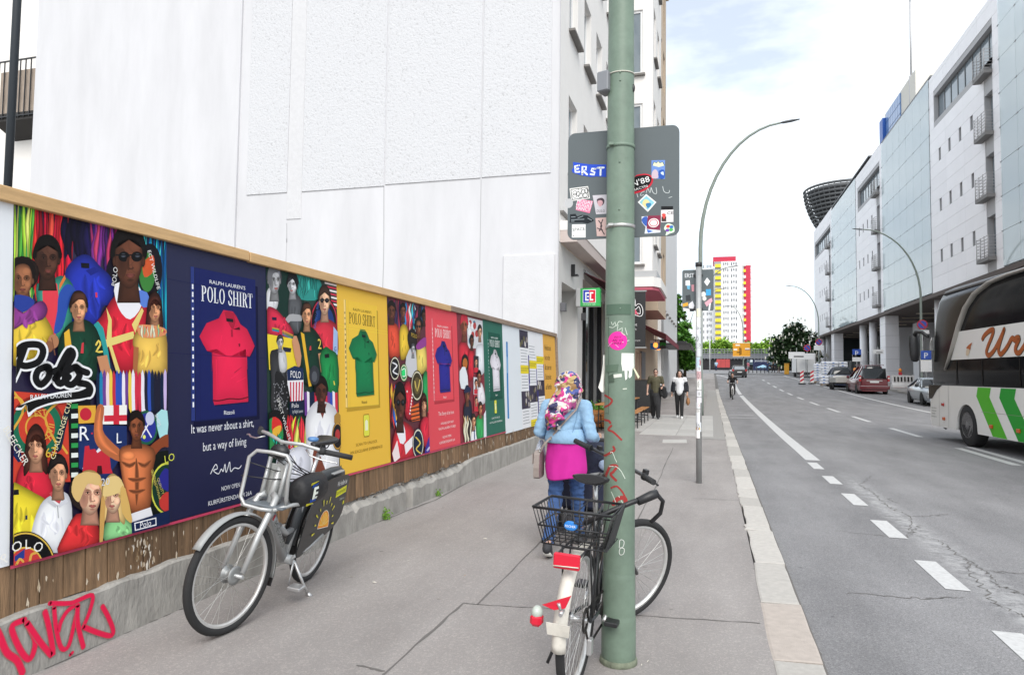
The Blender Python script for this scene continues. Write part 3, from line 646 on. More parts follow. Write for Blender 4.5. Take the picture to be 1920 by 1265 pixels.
for k in range(3): mb.box(-5, 1.05 + .14 * (k + 1), -.1 - .1 * k, 5.6 + .1 * k, 22.002 + .36 * k, 22.36 + .36 * k)
mb.build('eaves_cornice', mat('beige_trim', (.55, .45, .35), .8), bh)
mb = MB(); mb.box(-5, 1.62, -.45, 5.95, 23.1, 23.35); mb.build('roof', mat('slate_roof', (.05, .05, .055), .6), bh)
m_panel = mat('tan_panel', (.36, .23, .165), .7, var=.06, vscale=2); m_strip = mat('tan_strip', (.5, .38, .28), .7)
for i in range(5):
    mb = MB(); mb.box(.002, .06, -4.6 + i * 1.35, -4.6 + i * 1.35 + 1.27, .1, 2.55); mb.build('shopfront_panel', m_panel, bh)
for i in range(6):
    mb = MB(); mb.box(.002, .09, -4.68 + i * 1.35, -4.605 + i * 1.35, .1, 2.6); mb.build('shopfront_batten', m_strip, bh)
mb = MB(); mb.box(.002, .1, 2.4, 4.3, .1, 2.7); mb.build('shop_door', mat('dark_grey_metal'), bh)
ph = thing('pale_house', 'narrow pale house with a white downpipe beyond the beige house', 'building', (-3.4, 47, 0))
mb = MB(); mb.box(-8, .15, 0, 22, 0, 20); mb.build('house_body', mat('pale_render', (.74, .74, .74), .8, var=.03, vscale=1), ph)
mb = MB(); mb.cyl((.24, .2, 1.8), (.24, .2, 19), .07); mb.build('downpipe', mat('grey_pipe', (.5, .51, .52), .5), ph)
for i in range(6):
    mb = MB(); mb.box(.152, .3, 2 + i * 3.1, 3.1 + i * 3.1, 6, 6.1); mb.build('sill', mat('slate_sill'), ph)
an = thing('grey_annex', 'low dark grey boarded annex at the end of the left terrace', 'building', (-3.6, 70, gz(-3.6, 70)))
mb = MB(); mb.box(-6, .0, 0, 12, -.5, 4.0); mb.build('annex_wall', mat('annex_grey', (.13, .13, .125), .8, var=.1, vscale=2), an)
for i in range(4):
    mb = MB(); mb.box(.002, .05, .1 + i * 2.9, 2.9 + i * 2.9, 0, 3.9); mb.build('panel', mat('annex_grey'), an)
mb = MB(); mb.box(-6, 1.2, -.4, 12, 4.002, 4.25); mb.build('flat_roof', mat('black_metal'), an)
rh = thing('rear_house', 'cream rear house with a weathered balcony at the far left', 'building', (-36, 24, 0))
mb = MB(); mb.box(-14, 9, 0, 10, 0, 26); mb.build('rear_wall', mat('cream_render', (.84, .81, .77), .8), rh)
BXc = on_y(60, 128, 22.9).x + 36
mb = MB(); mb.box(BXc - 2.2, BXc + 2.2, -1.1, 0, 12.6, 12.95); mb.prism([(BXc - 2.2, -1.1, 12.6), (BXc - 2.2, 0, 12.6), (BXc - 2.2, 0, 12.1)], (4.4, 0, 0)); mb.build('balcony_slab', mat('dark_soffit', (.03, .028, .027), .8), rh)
mb = MB(); mb.bev(BXc - 1.9, BXc + 2, -1.06, -.98, 12.95, 14.9, .02); mb.build('balcony_panel', mat('weathered_board', (.33, .27, .22), .9, var=.35, vscale=3, stretch=(6, 6, .6)), rh)
mb = MB()
for k in range(15): x = BXc - 2.2 + 4.4 * k / 14; mb.box(x - .02, x + .02, -1.16, -1.12, 12.7, 15.3)
mb.box(BXc - 2.2, BXc + 2.2, -1.17, -1.11, 15.3, 15.36); mb.box(BXc - 2.2, BXc + 2.2, -1.17, -1.11, 12.75, 12.8)
mb.build('balcony_railing', mat('black_metal'), rh)
p = on_x(15, 342, -4.3)
mb = MB(); mb.cyl((0, 0, 0), (0, 0, 9), .024, 12)
o = mb.build('black_pole', mat('black_paint', (.02, .027, .035), .5)); o.location = (p.x, p.y, 0); tag(o, 'thin black pole rising behind the hoarding at the far left', 'pole')
# ================================================================ RIGHT SIDE: white office building with glass bays over a colonnade
FX = 16.0
ob = thing('office_building', 'long white office building with glass bays above a colonnade across the road', 'building', (FX, 45, 0))
OF = lambda u, v, d: (d, u - 45, v)
m_clad = mat('white_cladding', (.90, .89, .91), .55, var=.03, vscale=.6, vary_obj=.025)
m_joint = mat('cladding_joint', (.45, .45, .46), .8)
m_cglass = mat('curtain_glass', (.70, .80, .835), .04, spec=.9, alpha=.62)
m_floor = mat('office_slab', (.72, .73, .74), .8)
m_rail_ = mat('steel_rail', (.45, .44, .44), .4, metal=.3)
rows = [7.9, 9.02] + [9.02 + .93 * k for k in range(1, 17)]
def white_bay(y0, y1, top):
    doors = [(y0 + 1.05, y0 + 2.4, 8.65 + 3.72 * k, 11.25 + 3.72 * k) for k in range(3)]
    strip = [(y0 + .95, y1 - 1.05, 20.62, 22.6), (y0 + 1.05, y0 + 2.4, 19.7, 20.62)]
    small = [(y0 + 4.3 + 2.13 * i, y0 + 4.78 + 2.13 * i, 9.95 + 3.72 * k, 10.88 + 3.72 * k) for i in range(4) for k in range(3)]
    ops = doors + strip + small
    mb = MB(); wall_cells(mb, lambda u, v, d: OF(u, v, d + .02), y0, y1, 7.9, top, ops, .4)
    mb.quad(OF(y0, 7.9, .02), OF(y0, top, .02), OF(y0, top, 6), OF(y0, 7.9, 6)); mb.quad(OF(y1, 7.9, .02), OF(y1, top, .02), OF(y1, top, 6), OF(y1, 7.9, 6)); mb.build('wall', m_joint, ob, recalc=False)
    rr = [r for r in rows if r < top - .3] + [top]
    for a, b in zip(rr[:-1], rr[1:]):
        blk = sorted([(o[0], o[1]) for o in ops if o[2] < b - .02 and o[3] > a + .02]); free = []; u = y0
        for p, q in blk:
            if p > u: free.append((u, p))
            u = max(u, q)
        if u < y1: free.append((u, y1))
        for p, q in free:
            n = max(1, round((q - p) / 3.1))
            for i in range(n):
                c, d = p + (q - p) * i / n, p + (q - p) * (i + 1) / n
                mb = MB(); mb.box(-.012, .018, c - 45 + .008, d - 45 - .008, a + .008, b - .008); mb.build('cladding_panel', m_clad, ob)
    for o in doors: window(ob, OF, *o, .38, m_rail_, m_glassl, 1)
    window(ob, OF, *strip[0], .36, mat('grey_frame', (.13, .135, .14), .5), m_glassl, 8, fw=.09); window(ob, OF, *strip[1], .34, m_rail_, m_glassl, 1)
    for o in small: window(ob, OF, *o, .3, m_white, m_glassl, fw=.04)
    for k in range(4):
        z = 8.5 + 3.72 * k; mb = MB(); mb.box(-.46, -.02, y0 + .98 - 45, y0 + 2.85 - 45, z, z + .22); bs = mb.build('balcony', mat('balcony_slab', (.2, .195, .19), .7), ob)
        mb = MB()
        for j in range(7): zz = z + .3 + j * .19; mb.tube([(-.02, y0 + 1 - 45, zz), (-.44, y0 + 1 - 45, zz), (-.44, y0 + 2.82 - 45, zz), (-.02, y0 + 2.82 - 45, zz)], .017, 5)
        for yy in (y0 + 1, y0 + 1.6, y0 + 2.2, y0 + 2.82): mb.cyl((-.44, yy - 45, z + .2), (-.44, yy - 45, z + 1.5), .024, 6)
        mb.build('balcony_rail', m_rail_, bs)
def glass_bay(y0, y1, top, n):
    zs = [7.95, 9.98] + [9.98 + 2.0 * k for k in range(1, 7)] + [top]
    for i in range(n):
        for j in range(len(zs) - 1):
            a, b = y0 + (y1 - y0) * i / n, y0 + (y1 - y0) * (i + 1) / n
            mb = MB(); mb.box(-.05, -.03, a - 45 + .012, b - 45 - .012, zs[j] + .012, zs[j + 1] - .012); mb.build('glass_pane', m_cglass, ob)
    mb = MB();
    for z in zs[1:-1]:
        for i in range(n + 1):
            y = y0 + (y1 - y0) * i / n
            mb.box(-.07, -.02, y - 45 - .1, y - 45 + .1, z - .03, z + .03)
    mb.build('pane_fitting', mat('steel_fitting', (.25, .26, .27), .4), ob)['kind'] = 'stuff'
    mb = MB()
    for z in [8, 11.7, 15.4, 19.1, 22.8]: mb.box(1.2, 6, y0 - 45, y1 - 45, z - .25, z + .1)
    mb.build('floor_slab', m_floor, ob)
    mb = MB(); mb.box(4.0, 6, y0 - 45, y1 - 45, 8.2, top); mb.build('inner_wall', mat('inner_wall', (.62, .7, .73), .8), ob)
    mb = MB()
    for i in range(n * 2): y = y0 + (y1 - y0) * (i + .5) / n / 2; mb.tube([(.5, y - 45, 8 + 2 * (i % 8)), (.5, y + 1.0 - 45, 9.9 + 2 * (i % 8))], .04, 4); mb.cyl((.45, y - 45, 8), (.45, y - 45, top), .035, 4)
    mb.build('truss', mat('white_steel', (.75, .76, .77), .5), ob)['kind'] = 'stuff'
for a, b, t in [(45.1, 58.3, 24.25), (73.6, 86.3, 24.45), (103., 120., 25.0)]: white_bay(a, b, t)
for a, b, t, n in [(29., 45.08, 23.8, 7), (58.33, 73.57, 24.3, 7), (86.33, 102.97, 24.5, 7)]: glass_bay(a, b, t, n)
mb = MB(); mb.box(6, 26, -16, 75, 7.9, 24.2); mb.build('building_core', m_floor, ob)
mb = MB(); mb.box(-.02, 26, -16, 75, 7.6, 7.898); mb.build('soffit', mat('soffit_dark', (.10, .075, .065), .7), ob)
for a, b, z in [(45.1, 52, 24.25), (58.3, 78, 24.5), (80, 120, 25.02)]:
    mb = MB(); mb.box(.1, 7, a - 45, b - 45, z + .002, z + .16); mb.build('roof_coping', mat('roof_coping', (.17, .17, .175), .6), ob)
def col_y(px, X): d = ray(px, 660); return X * d.y / d.x
for px in (1840, 1668, 1570, 1519):
    y = col_y(px, 16.9); z0 = gz(16, y); mb = MB(); mb.bev(.3, 1.5, y - 45 - 1.1, y - 45 + 1.1, z0 - .5, 7.598, .03); c = mb.build('square_column', m_clad, ob)
    mb = MB()
    for k in range(1, 6): z = z0 + k * 1.15; mb.box(.296, 1.504, y - 45 - 1.104, y - 45 + 1.104, z, z + .02)
    mb.build('column_joint', m_joint, c)
for px in (1800, 1765, 1638, 1619.5, 1554, 1545, 1535):
    y = col_y(px, 17); z0 = gz(16, y); mb = MB(); mb.cyl((1, y - 45, z0 - .5), (1, y - 45, 7.598), .4, 20); mb.build('round_column', m_clad, ob)
mb = MB(); mb.box(7.4, 7.6, -16, 75, 0, 7.598); mb.build('lobby_glazing', mat('lobby_glass', (.06, .075, .08), .08, spec=.7), ob)
mb = MB(); y = 30
while y < 119: mb.box(7.3, 7.398, y - 45, y - 45 + .14, 0, 7.596); y += 1.5
for z in (3.4, 5.4): mb.box(7.3, 7.398, -16, 75, z, z + .14)
mb.build('lobby_mullion', mat('grey_mullion', (.5, .51, .52), .5), ob)['kind'] = 'stuff'
for y in (48, 60, 64.5, 68, 84, 92):
    mb = MB(); mb.box(5.6, 7.296, y - 45, y - 45 + 2.2, 0, 7.596); mb.build('white_pier', m_clad, ob)
mb = MB(); mb.box(5.55, 5.598, 60.6 - 45, 61.7 - 45, 0, 3.6); mb.build('grey_door', mat('dark_grey_metal'), ob)
mb = MB(); mb.box(2.5, 7.398, 74.6, 74.9, 0, 7.596); mb.build('added_end_wall', mat('lobby_glass'), ob)  # dark wall added to block bright sky at the colonnade's open end
for k in range(14):
    y = 47 + k * 5; mb = MB(); mb.box(2.4, 5.2, y - 45, y - 45 + .22, 7.52, 7.59); mb.build('ceiling_strip', mat('ceiling_strip', (.7, .62, .5), .6), ob)
t = thing('roof_house', 'blue and cream plant room on the roof of the white office building', 'roof structure', (18, 70, 24.4))
mb = MB(); mb.box(.12, 6, 0, 11.6, 0, 5.6); mb.build('plant_room', mat('cream_panel', (.66, .64, .58), .7), t)
mb = MB()
for j in range(5):
    for i in range(6): mb.box(-.0, .118, 5 + i * .95, 5.88 + i * .95, .2 + j * 1.05, 1.18 + j * 1.05)
mb.build('blue_glazing', mat('blue_glazing', (.16, .27, .5), .15), t)['kind'] = 'stuff'
mb = MB(); mb.box(-.3, .3, 10.8, 12.2, 0, 5.0); mb.build('blue_fin', mat('blue_fin', (.015, .1, .42), .4), t)
t = thing('antenna_mast', 'thin grey antenna mast standing on the office roof', 'mast', (18.3, 72, 24.4))
mb = MB(); mb.cyl((0, 0, 0), (0, 0, 5.8), .22, 10); mb.build('mast_foot', mat('mast_grey', (.45, .45, .46), .5), t)
mb = MB(); mb.cyl((0, 0, 5.8), (0, 0, 13), .10, 8); mb.cyl((0, 0, 13), (0, 0, 24), .065, 8); mb.build('mast_tube', mat('mast_grey'), t)
t = thing('roof_drum', 'dark curved louvre drum on the far end of the office roof', 'roof structure', (21.4, 124, 25.2))
mb = MB()
for k in range(13):
    z = k * .62; r = 6.3 - 2.7 * (1 - k / 12) ** 1.8; n = 40
    mb.tube([(r * math.cos(PI * (.25 + 1.3 * i / n)), r * math.sin(PI * (.25 + 1.3 * i / n)), z) for i in range(n + 1)], .21, 4)
mb.build('louvre', mat('drum_grey', (.1, .105, .11), .5), t)['kind'] = 'stuff'
mb = MB()
for i in range(30):
    a = PI * (.25 + 1.3 * i / 29); mb.tube([((6.35 - 2.7 * (1 - k / 12) ** 1.8) * math.cos(a), (6.35 - 2.7 * (1 - k / 12) ** 1.8) * math.sin(a), k * .62) for k in range(13)], .07, 4)
mb.build('louvre_rib', mat('drum_grey'), t)['kind'] = 'stuff'
mb = MB(); mb.lathe([(3.0, 0), (4.2, 3), (5.4, 6.2), (5.8, 7.3)], 24); mb.build('drum_core', mat('drum_core', (.06, .062, .065), .6), t)
mb = MB(); mb.box(-1, 9, -4, 4, 6.9, 7.5); mb.build('drum_roof', mat('drum_grey'), t)
# ================================================================ LAMP POSTS
m_lampg = mat('lamp_post_green', (.22, .26, .23), .5, var=.08, vscale=6)
def lamp_post(loc, side, label, h=11.2, arm=3.75, kind=m_lampg):
    t = thing('street_lamp', label, 'street lamp', loc, 0, 'arched street lamps along the street')
    P = [(0, 0, 0), (0, 0, 1.2), (0, 0, 1.25), (0, 0, h * .58)]; rr = [.11, .11, .085, .075]
    n = 12
    for i in range(1, n + 1):
        a = PI / 2 * i / n * .97; P.append((side * (arm - .65) * (1 - math.cos(a)), 0, h * .58 + h * .42 * math.sin(a))); rr.append(.075 - .035 * i / n)
    mb = MB(); mb.tube(P, rr, 10); mb.build('post', kind, t)
    e = P[-1]; mb = MB(); rings = []
    for q, w, z0, z1 in [(0, .035, -.03, .03), (.12, .07, -.05, .05), (.4, .1, -.04, .05), (.68, .05, -.01, .03)]:
        rings.append([(e[0] + side * q, w * math.cos(a), e[2] + (z0 + z1) / 2 + (z1 - z0) / 2 * math.sin(a) + q * .1) for a in [2 * PI * k / 8 for k in range(8)]])
    mb.loft(rings); mb.build('lamp_head', mat('lamp_head_grey', (.09, .1, .11), .4), t)
    return t
def px_at(px, X):
    """the Y where the line X = const is seen at picture column px, at eye height"""
    d = ray(px, 705); return X * d.y / d.x
lamp_post((-.41, 27.6, gz(-.41, 27.6)), 1, 'tallest arched street lamp, behind the stickered sign post on the near pavement')
lamp_post((13.6, px_at(1729, 13.6), gz(13.6, 52)), -1, 'arched green street lamp across the road whose foot the coach hides', 11.4, 4.3)
lamp_post((13.6, px_at(1536, 13.6), gz(13.6, 98)), -1, 'arched street lamp beside the far end of the office building', 12.0, 4.2)
lamp_post((-1.2, 67, gz(-1.2, 67)), 1, 'second arched street lamp on the left kerb, seen against the high-rise', 11.2, 3.75)
lamp_post((-1.9, 92, gz(-1.9, 92)), 1, 'third arched street lamp on the left kerb, small in front of the high-rise', 11.2, 3.75)
GP = Vector((-.488, 3.82, 0)); gp = thing('lamp_post', 'thick sage green lamp post in front, scrawled with red and white graffiti', 'lamp post', GP)
m_green = mat('sage_paint', (.155, .215, .165), .5, var=.2, vscale=7, bump=.12, bscale=60)
def prad(z):
    pr = [(-.1, .0925), (.24, .0925), (.255, .0895), (.46, .0885), (.475, .086), (1.0, .0845), (1.98, .0815), (2.0, .080), (3.6, .0715), (9, .05)]
    for (a, r0), (b, r1) in zip(pr[:-1], pr[1:]):
        if a <= z <= b: return r0 + (r1 - r0) * (z - a) / (b - a)
    return .05
mb = MB(); mb.smooth = True; mb.lathe([(prad(z), z) for z in (-.1, .1, .235, .24, .255, .262, .455, .46, .475, .485, .8, 1.0, 1.5, 1.97, 1.98, 2.0, 2.01, 2.6, 3.1, 3.6, 4.5, 6, 8)], 40); mb.build('post', m_green, gp)
mb = MB(); mb.lathe([(.100, -.01), (.102, .012), (.099, .025), (.0928, .03)], 32); mb.build('foot_ring', mat('foot_ring_paint', (.15, .17, .12), .8, var=.4, vscale=20, bump=.6, bscale=50), gp)
_pd = Vector((-GP.x, -GP.y, 0)).normalized(); _ps = Vector((-_pd.y, _pd.x, 0))      # towards the camera, and to the picture's right
def pole_f(u, v, d):
    r = prad(v); s = max(-1, min(1, u / r)); a = math.asin(s); q = _pd * (math.cos(a) * (r + d)) + _ps * (math.sin(a) * (r + d)); return (q.x, q.y, v)
def pp(px, py):
    """picture point -> (across, height) on the post"""
    D = GP.length - .08; p = at_depth(px, py, (GP - CAMP).dot(_fw) - .085); return ((p - GP).dot(_ps), p.z)
def band(z, m_, w=.011, gap=.0025):
    mb = MB(); mb.torus(prad(z) + gap, w, Matrix.Translation((0, 0, z)), 32, 6, 1.);
    for i in range(len(mb.v)):
        c = mb.v[i]; rr = math.hypot(c.x, c.y); k = min(rr, prad(z) + .004) / rr; mb.v[i] = Vector((c.x * k, c.y * k, c.z))
    q = _pd * (prad(z) + .008) + _ps * (-.062); s0 = len(mb.v); mb.bev(-.014, .014, -.008, .01, -.008, .008, .002); mb.xf(Matrix.Translation((q.x * .8, q.y * .95, z)), s0); mb.build('clamp_band', m_, gp)
m_steel = mat('clamp_steel', (.5, .5, .48), .35, metal=.7)
band(pp(1160, 251)[1], m_green); band(pp(1160, 411)[1], m_steel)
zb = pp(1160, 104)[1]; mb = MB(); mb.torus(prad(zb) + .002, .0035, Matrix.Translation((0, 0, zb)) @ Matrix.Rotation(.05, 4, 'X'), 32, 6); mb.build('wire_tie', mat('pale_wire', (.6, .58, .5), .5), gp)
for px, py in [(1163, 108), (1163, 124), (1162, 287), (1161, 381), (1163, 575)]:
    u, v = pp(px, py); q = Vector(pole_f(u, v, 0)); mb = MB(); mb.ball(q, .006, 6); mb.build('bolt', m_green, gp)
u, v = pp(1135, 119); q = _ps * -.097 + _pd * .01; mb = MB(); mb.bev(-.02, .05, -.045, .045, v - .06, v + .055, .006); mb.xf(Matrix.Translation((q.x, q.y, 0)) @ Matrix.Rotation(-.35, 4, 'Z')); mb.build('junction_box', mat('box_grey', (.22, .23, .25), .5), gp)
u, v = pp(1189, 135); mb = MB(); mb.ball(Vector(pole_f(u, v, .0)), (.01, .01, .025), 6); mb.build('cable_stub', mat('black_metal'), gp)
ink = Ink(pole_f, step=.0001, base=.0006); ink.strips = .008
def pl_(pts, w, c, k=5): ink.line([pp(*q) for q in pts], w * 1.3, c, k)
P = [pp(*q) for q in [(1132, 592), (1138, 593), (1140.5, 598), (1140.5, 680), (1140.5, 770), (1138, 776), (1132, 778)]]; ink.line(P, .0014, '#2f3c31', 3)
for pts, w in [([(1133, 742), (1144, 748), (1147, 753), (1142, 760), (1133, 765)], .008), ([(1133, 790), (1141, 791), (1144, 795)], .009), ([(1146, 800), (1140, 808), (1150, 812), (1165, 826)], .008), ([(1133, 859), (1145, 851), (1152, 846), (1150, 840)], .009), ([(1132, 905), (1140, 885), (1146, 876), (1157, 876), (1150, 887), (1145, 893), (1155, 903)], .010),
               ([(1146, 918), (1156, 914), (1165, 922), (1170, 930), (1176, 945)], .007), ([(1150, 948), (1158, 938), (1170, 936), (1174, 946)], .017)]: pl_(pts, w, '#9c3a38')
for pts in [[(1144, 852), (1148, 850), (1153, 862)], [(1142, 878), (1155, 877), (1165, 886), (1172, 900)], [(1146, 925), (1152, 938), (1158, 955)], [(1160, 932), (1170, 950)], [(1153, 862), (1170, 896)], [(1146, 600), (1149, 607), (1153, 600), (1155, 609), (1160, 600), (1167, 601)], [(1150, 611), (1159, 606), (1157, 618), (1167, 612), (1166, 622), (1172, 626)], [(1142, 610), (1150, 612)], [(1172, 612), (1176, 626)], [(1167, 640), (1180, 636)]]: pl_(pts, .0028, '#c9d3c6', 2)
pl_([(1161, 1029), (1162, 1016), (1166, 1014), (1170, 1018), (1168, 1027), (1163, 1029)], .0022, '#e6e8e2'); pl_([(1163, 1029), (1170, 1031), (1169, 1040), (1163, 1042), (1161, 1036), (1163, 1029)], .0022, '#e6e8e2')
for pts, c in [([(1135, 553), (1188, 553)], '#6f8a72'), ([(1133, 1076), (1186, 1076)], '#84a088'), ([(1125, 1158), (1185, 1158)], '#8aa58c')]: pl_(pts, .002, c)
for a, c in ((((1137, 566), (1183, 566), (1183, 586), (1137, 586)), '#54695a'), (((1136, 684), (1160, 682), (1158, 696), (1136, 698)), '#5d7060'), (((1140, 705), (1150, 700), (1152, 716), (1141, 718)), '#4e5c50')): ink.poly([pp(*q) for q in a], c)
ink.build('graffiti', gp, print_mat('spray_paint', .6))['kind'] = 'stuff'
ink = Ink(pole_f, step=.0001, base=.0012); ink.strips = .008; u, v = pp(1158, 637)
ink.ell(u, v, .0505, .0505, '#e8369e', n=40)
for i, s in enumerate(['WHY', 'ARE WE', 'HERE?']): ink.text(s, u, v + .013 - i * .0165, .0185, '#2a1028', fit=(.04, .056, .054)[i], slant=.1)
pl_([(1140, 648), (1148, 640), (1160, 650)], .002, '#d9a6c6', 2); ink.build('round_sticker', gp)
ink = Ink(pole_f, step=.0001, base=.0012); ink.strips = .008
def pz1120(x, y): return pp(1120 + x / 6.3286, 580 + y / 6.3286)
ink.poly([pz1120(*q) for q in [(288, 512), (440, 512), (443, 690), (420, 700), (412, 790), (385, 818), (370, 800), (378, 730), (350, 720), (355, 820), (335, 842), (328, 800), (322, 720), (300, 730), (284, 640)]], '#e6e7df')
for i in range(7): a = pz1120(302, 540 + i * 22); b = pz1120(435 - (i % 3) * 18, 540 + i * 22); ink.line([a, b], .0009 if i else .003, '#8d8f88', 0)
ink.poly([pz1120(*q) for q in [(185, 772), (290, 760), (293, 800), (188, 815)]], '#d5d7cd')
ink.poly([pz1120(*q) for q in [(300, 940), (350, 935), (352, 950), (302, 955)]], '#c2c9ba'); ink.build('paper_notice', gp)
mb = MB(); P = [pz1120(425, 700), pz1120(440, 690), pz1120(508, 800), pz1120(490, 822)]
q = [Vector(pole_f(u, v, .003)) for u, v in P[:2]] + [(_pd * .06 + _ps * P[2][0] + Vector((0, 0, P[2][1]))), (_pd * .06 + _ps * P[3][0] + Vector((0, 0, P[3][1])))]
mb.quad(*q); mb.build('torn_tape', mat('yellowed_paper', (.6, .6, .42), .8), gp)
mb = MB(); pts = [(62, 530), (76, 530), (80, 700), (70, 880), (78, 960), (60, 990), (35, 985), (0, 930), (25, 850), (60, 700)]
mb.poly([tuple((_ps * pz1120(*q)[0] + _pd * (.012 if q[0] > 60 else .03)) + Vector((0, 0, pz1120(*q)[1]))) for q in pts]); mb.build('torn_poster', mat('torn_paper', (.72, .7, .66), .8), gp)
m_signb = mat('sign_back_grey', (.09, .11, .118), .5, var=.05, vscale=3)
def rounded(w, h, r, n=6):
    o = []
    for cx, cy, a0 in ((w / 2 - r, h / 2 - r, 0), (-w / 2 + r, h / 2 - r, PI / 2), (-w / 2 + r, -h / 2 + r, PI), (w / 2 - r, -h / 2 + r, 1.5 * PI)):
        o += [(cx + r * math.cos(a0 + PI / 2 * i / n), cy + r * math.sin(a0 + PI / 2 * i / n)) for i in range(n + 1)]
    return o
SY = GP.y + .088
sg = thing('road_sign', 'grey back of a rounded road sign strapped to the green post, covered in stickers', 'road sign', tuple(on_y(1167, 343.5, SY)))
sc = sg.location.copy(); sw = on_y(1271, 343, SY).x - on_y(1062, 343, SY).x; sh = on_y(1167, 243, SY).z - on_y(1167, 446, SY).z
mb = MB(); mb.prism([(x, 0, z) for x, z in rounded(sw, sh, .042)], (0, .012, 0)); mb.build('sign_plate', m_signb, sg)
mb = MB(); mb.prism([(x, .0121, z) for x, z in rounded(sw - .004, sh - .004, .042)], (0, .003, 0)); mb.build('sign_face', m_white, sg)
def s2(x, y): p = on_y(1040 + x / 4.8654, 220 + y / 4.8654, SY); return (p.x - sc.x, p.z - sc.z)
def sticker(fn, name='sticker', label=None):
    ink = Ink(lambda u, v, d: (u, -d, v), step=.00012, base=.0006 + random.uniform(0, .0004)); fn(ink); o = ink.build(name, sg)
    if label: o['label'] = label
    return o
def poly_s(ink, pts, c, k=0): ink.poly([s2(*q) for q in pts], c, k)
def st_erst(i):
    poly_s(i, [(168, 408), (240, 420), (320, 430), (470, 432), (470, 545), (380, 540), (330, 545), (240, 530), (165, 505), (155, 480), (172, 460)], '#2b4fc4')
    for P in ([(222, 440), (186, 446), (190, 500), (226, 498)], [(190, 472), (216, 470)], [(252, 520), (254, 450), (288, 452), (284, 482), (258, 486), (296, 522)], [(372, 472), (340, 470), (334, 488), (366, 504), (360, 524), (328, 520)], [(392, 462), (448, 460)], [(420, 462), (418, 528)]): i.line([s2(*q) for q in P], .0105, '#e8eefc', 0)
sticker(st_erst, label='blue sticker with white hand drawn letters')
def st1(i):
    poly_s(i, [(136, 650), (305, 628), (322, 740), (152, 765)], '#e9e9e6'); poly_s(i, [(145, 658), (299, 637), (314, 733), (158, 755)], '#3a3d40'); poly_s(i, [(152, 664), (292, 644), (306, 728), (164, 748)], '#eeeeec')
    for x, y in [(185, 690), (185, 715), (232, 668), (215, 700), (236, 716), (262, 678), (290, 672), (278, 712)]: u, v = s2(x, y); i.ring(u, v, .0135, .0135, .003, '#3a3d40')
sticker(st1)
def st2(i):
    poly_s(i, [(214, 742), (350, 765), (320, 875), (192, 845)], '#e77fa0')
    for r_, c in ((0, 'HUGAS'), (1, 'HUGAS'), (2, 'VANCY')):
        u, v = s2(272 - r_ * 8, 785 + r_ * 32); i.text(c, u, v, .027, '#f7eef1', fit=.09, rot=-.2)
sticker(st2)
def st3(i):
    poly_s(i, [(346, 712), (480, 705), (480, 880), (378, 885)], '#cfcbd2'); poly_s(i, [(385, 750), (430, 735), (455, 760), (440, 800), (400, 800)], '#53474f', 3); poly_s(i, [(392, 765), (425, 757), (440, 780), (420, 815), (398, 800)], '#d9a9b0', 3)
    for w_, x in (('DULG', 420),): u, v = s2(x, 866); i.text(w_, u, v, .022, '#555', fit=.045)
sticker(st3)
sticker(lambda i: i.ell(*s2(130, 785), .0245, .028, '#b9bbbd'), label='plain grey round sticker')
def st4(i):
    poly_s(i, [(140, 885), (190, 880), (205, 905), (245, 890), (300, 895), (360, 940), (340, 955), (300, 970), (250, 960), (135, 962), (140, 930)], '#20262b')
    for a in [[(150, 910), (190, 908)], [(150, 935), (270, 930)], [(210, 920), (260, 900)], [(300, 920), (340, 940)], [(150, 950), (180, 948)]]: i.line([s2(*q) for q in a], .004, '#8b9499', 0)
sticker(st4)
def st5(i): poly_s(i, [(158, 978), (282, 976), (283, 1096), (157, 1097)], '#e9ebea'); u, v = s2(220, 1035); i.text('SPACE', u, v, .027, '#2c2f31', fit=.072, rot=.05); i.ell(*s2(172, 1082), .003, .003, '#444')
sticker(st5)
def st6(i):
    poly_s(i, [(372, 920), (480, 912), (480, 1086), (385, 1084)], '#d8b9b4')
    for a in [[(400, 940), (430, 990), (405, 1040)], [(440, 930), (420, 1000), (455, 1070)], [(385, 1010), (440, 1030)]]: i.line([s2(*q) for q in a], .006, '#4d4146', 3)
sticker(st6)
def st7(i):
    poly_s(i, [(883, 393), (1007, 391), (1006, 562), (883, 560)], '#6e8fd0'); poly_s(i, [(893, 440), (905, 408), (930, 418), (945, 400), (960, 418), (985, 408), (1002, 440), (950, 455)], '#dfe5c0'); i.line([s2(*q) for q in [(893, 440), (905, 408), (930, 418), (945, 400), (960, 418), (985, 408), (1002, 440)]], .003, '#22262e', 0)
    poly_s(i, [(890, 500), (920, 475), (945, 510), (940, 555), (888, 555)], '#c9b7c4', 3); poly_s(i, [(950, 490), (1000, 480), (1002, 555), (950, 555)], '#2f59b0', 2); poly_s(i, [(965, 510), (990, 495), (995, 530)], '#cfe0ef', 2)
sticker(st7)
def st8(i):
    c = [(730, 545), (790, 518), (850, 518), (890, 540), (900, 565), (885, 615), (830, 665), (760, 690), (700, 690)]; poly_s(i, c, '#c22b3d', 3); poly_s(i, [(720, 556), (790, 530), (846, 530), (878, 548), (884, 570), (866, 612), (815, 652), (760, 672), (700, 672)], '#17181b', 3)
    u, v = s2(790, 610); i.text("N'88", u, v, .047, '#f2f2f2', fit=.102, rot=.25); u, v = s2(785, 655); i.text('BACYN', u, v, .02, '#f2f2f2', fit=.08, rot=.25)
sticker(st8, label='black oval sticker with a red rim')
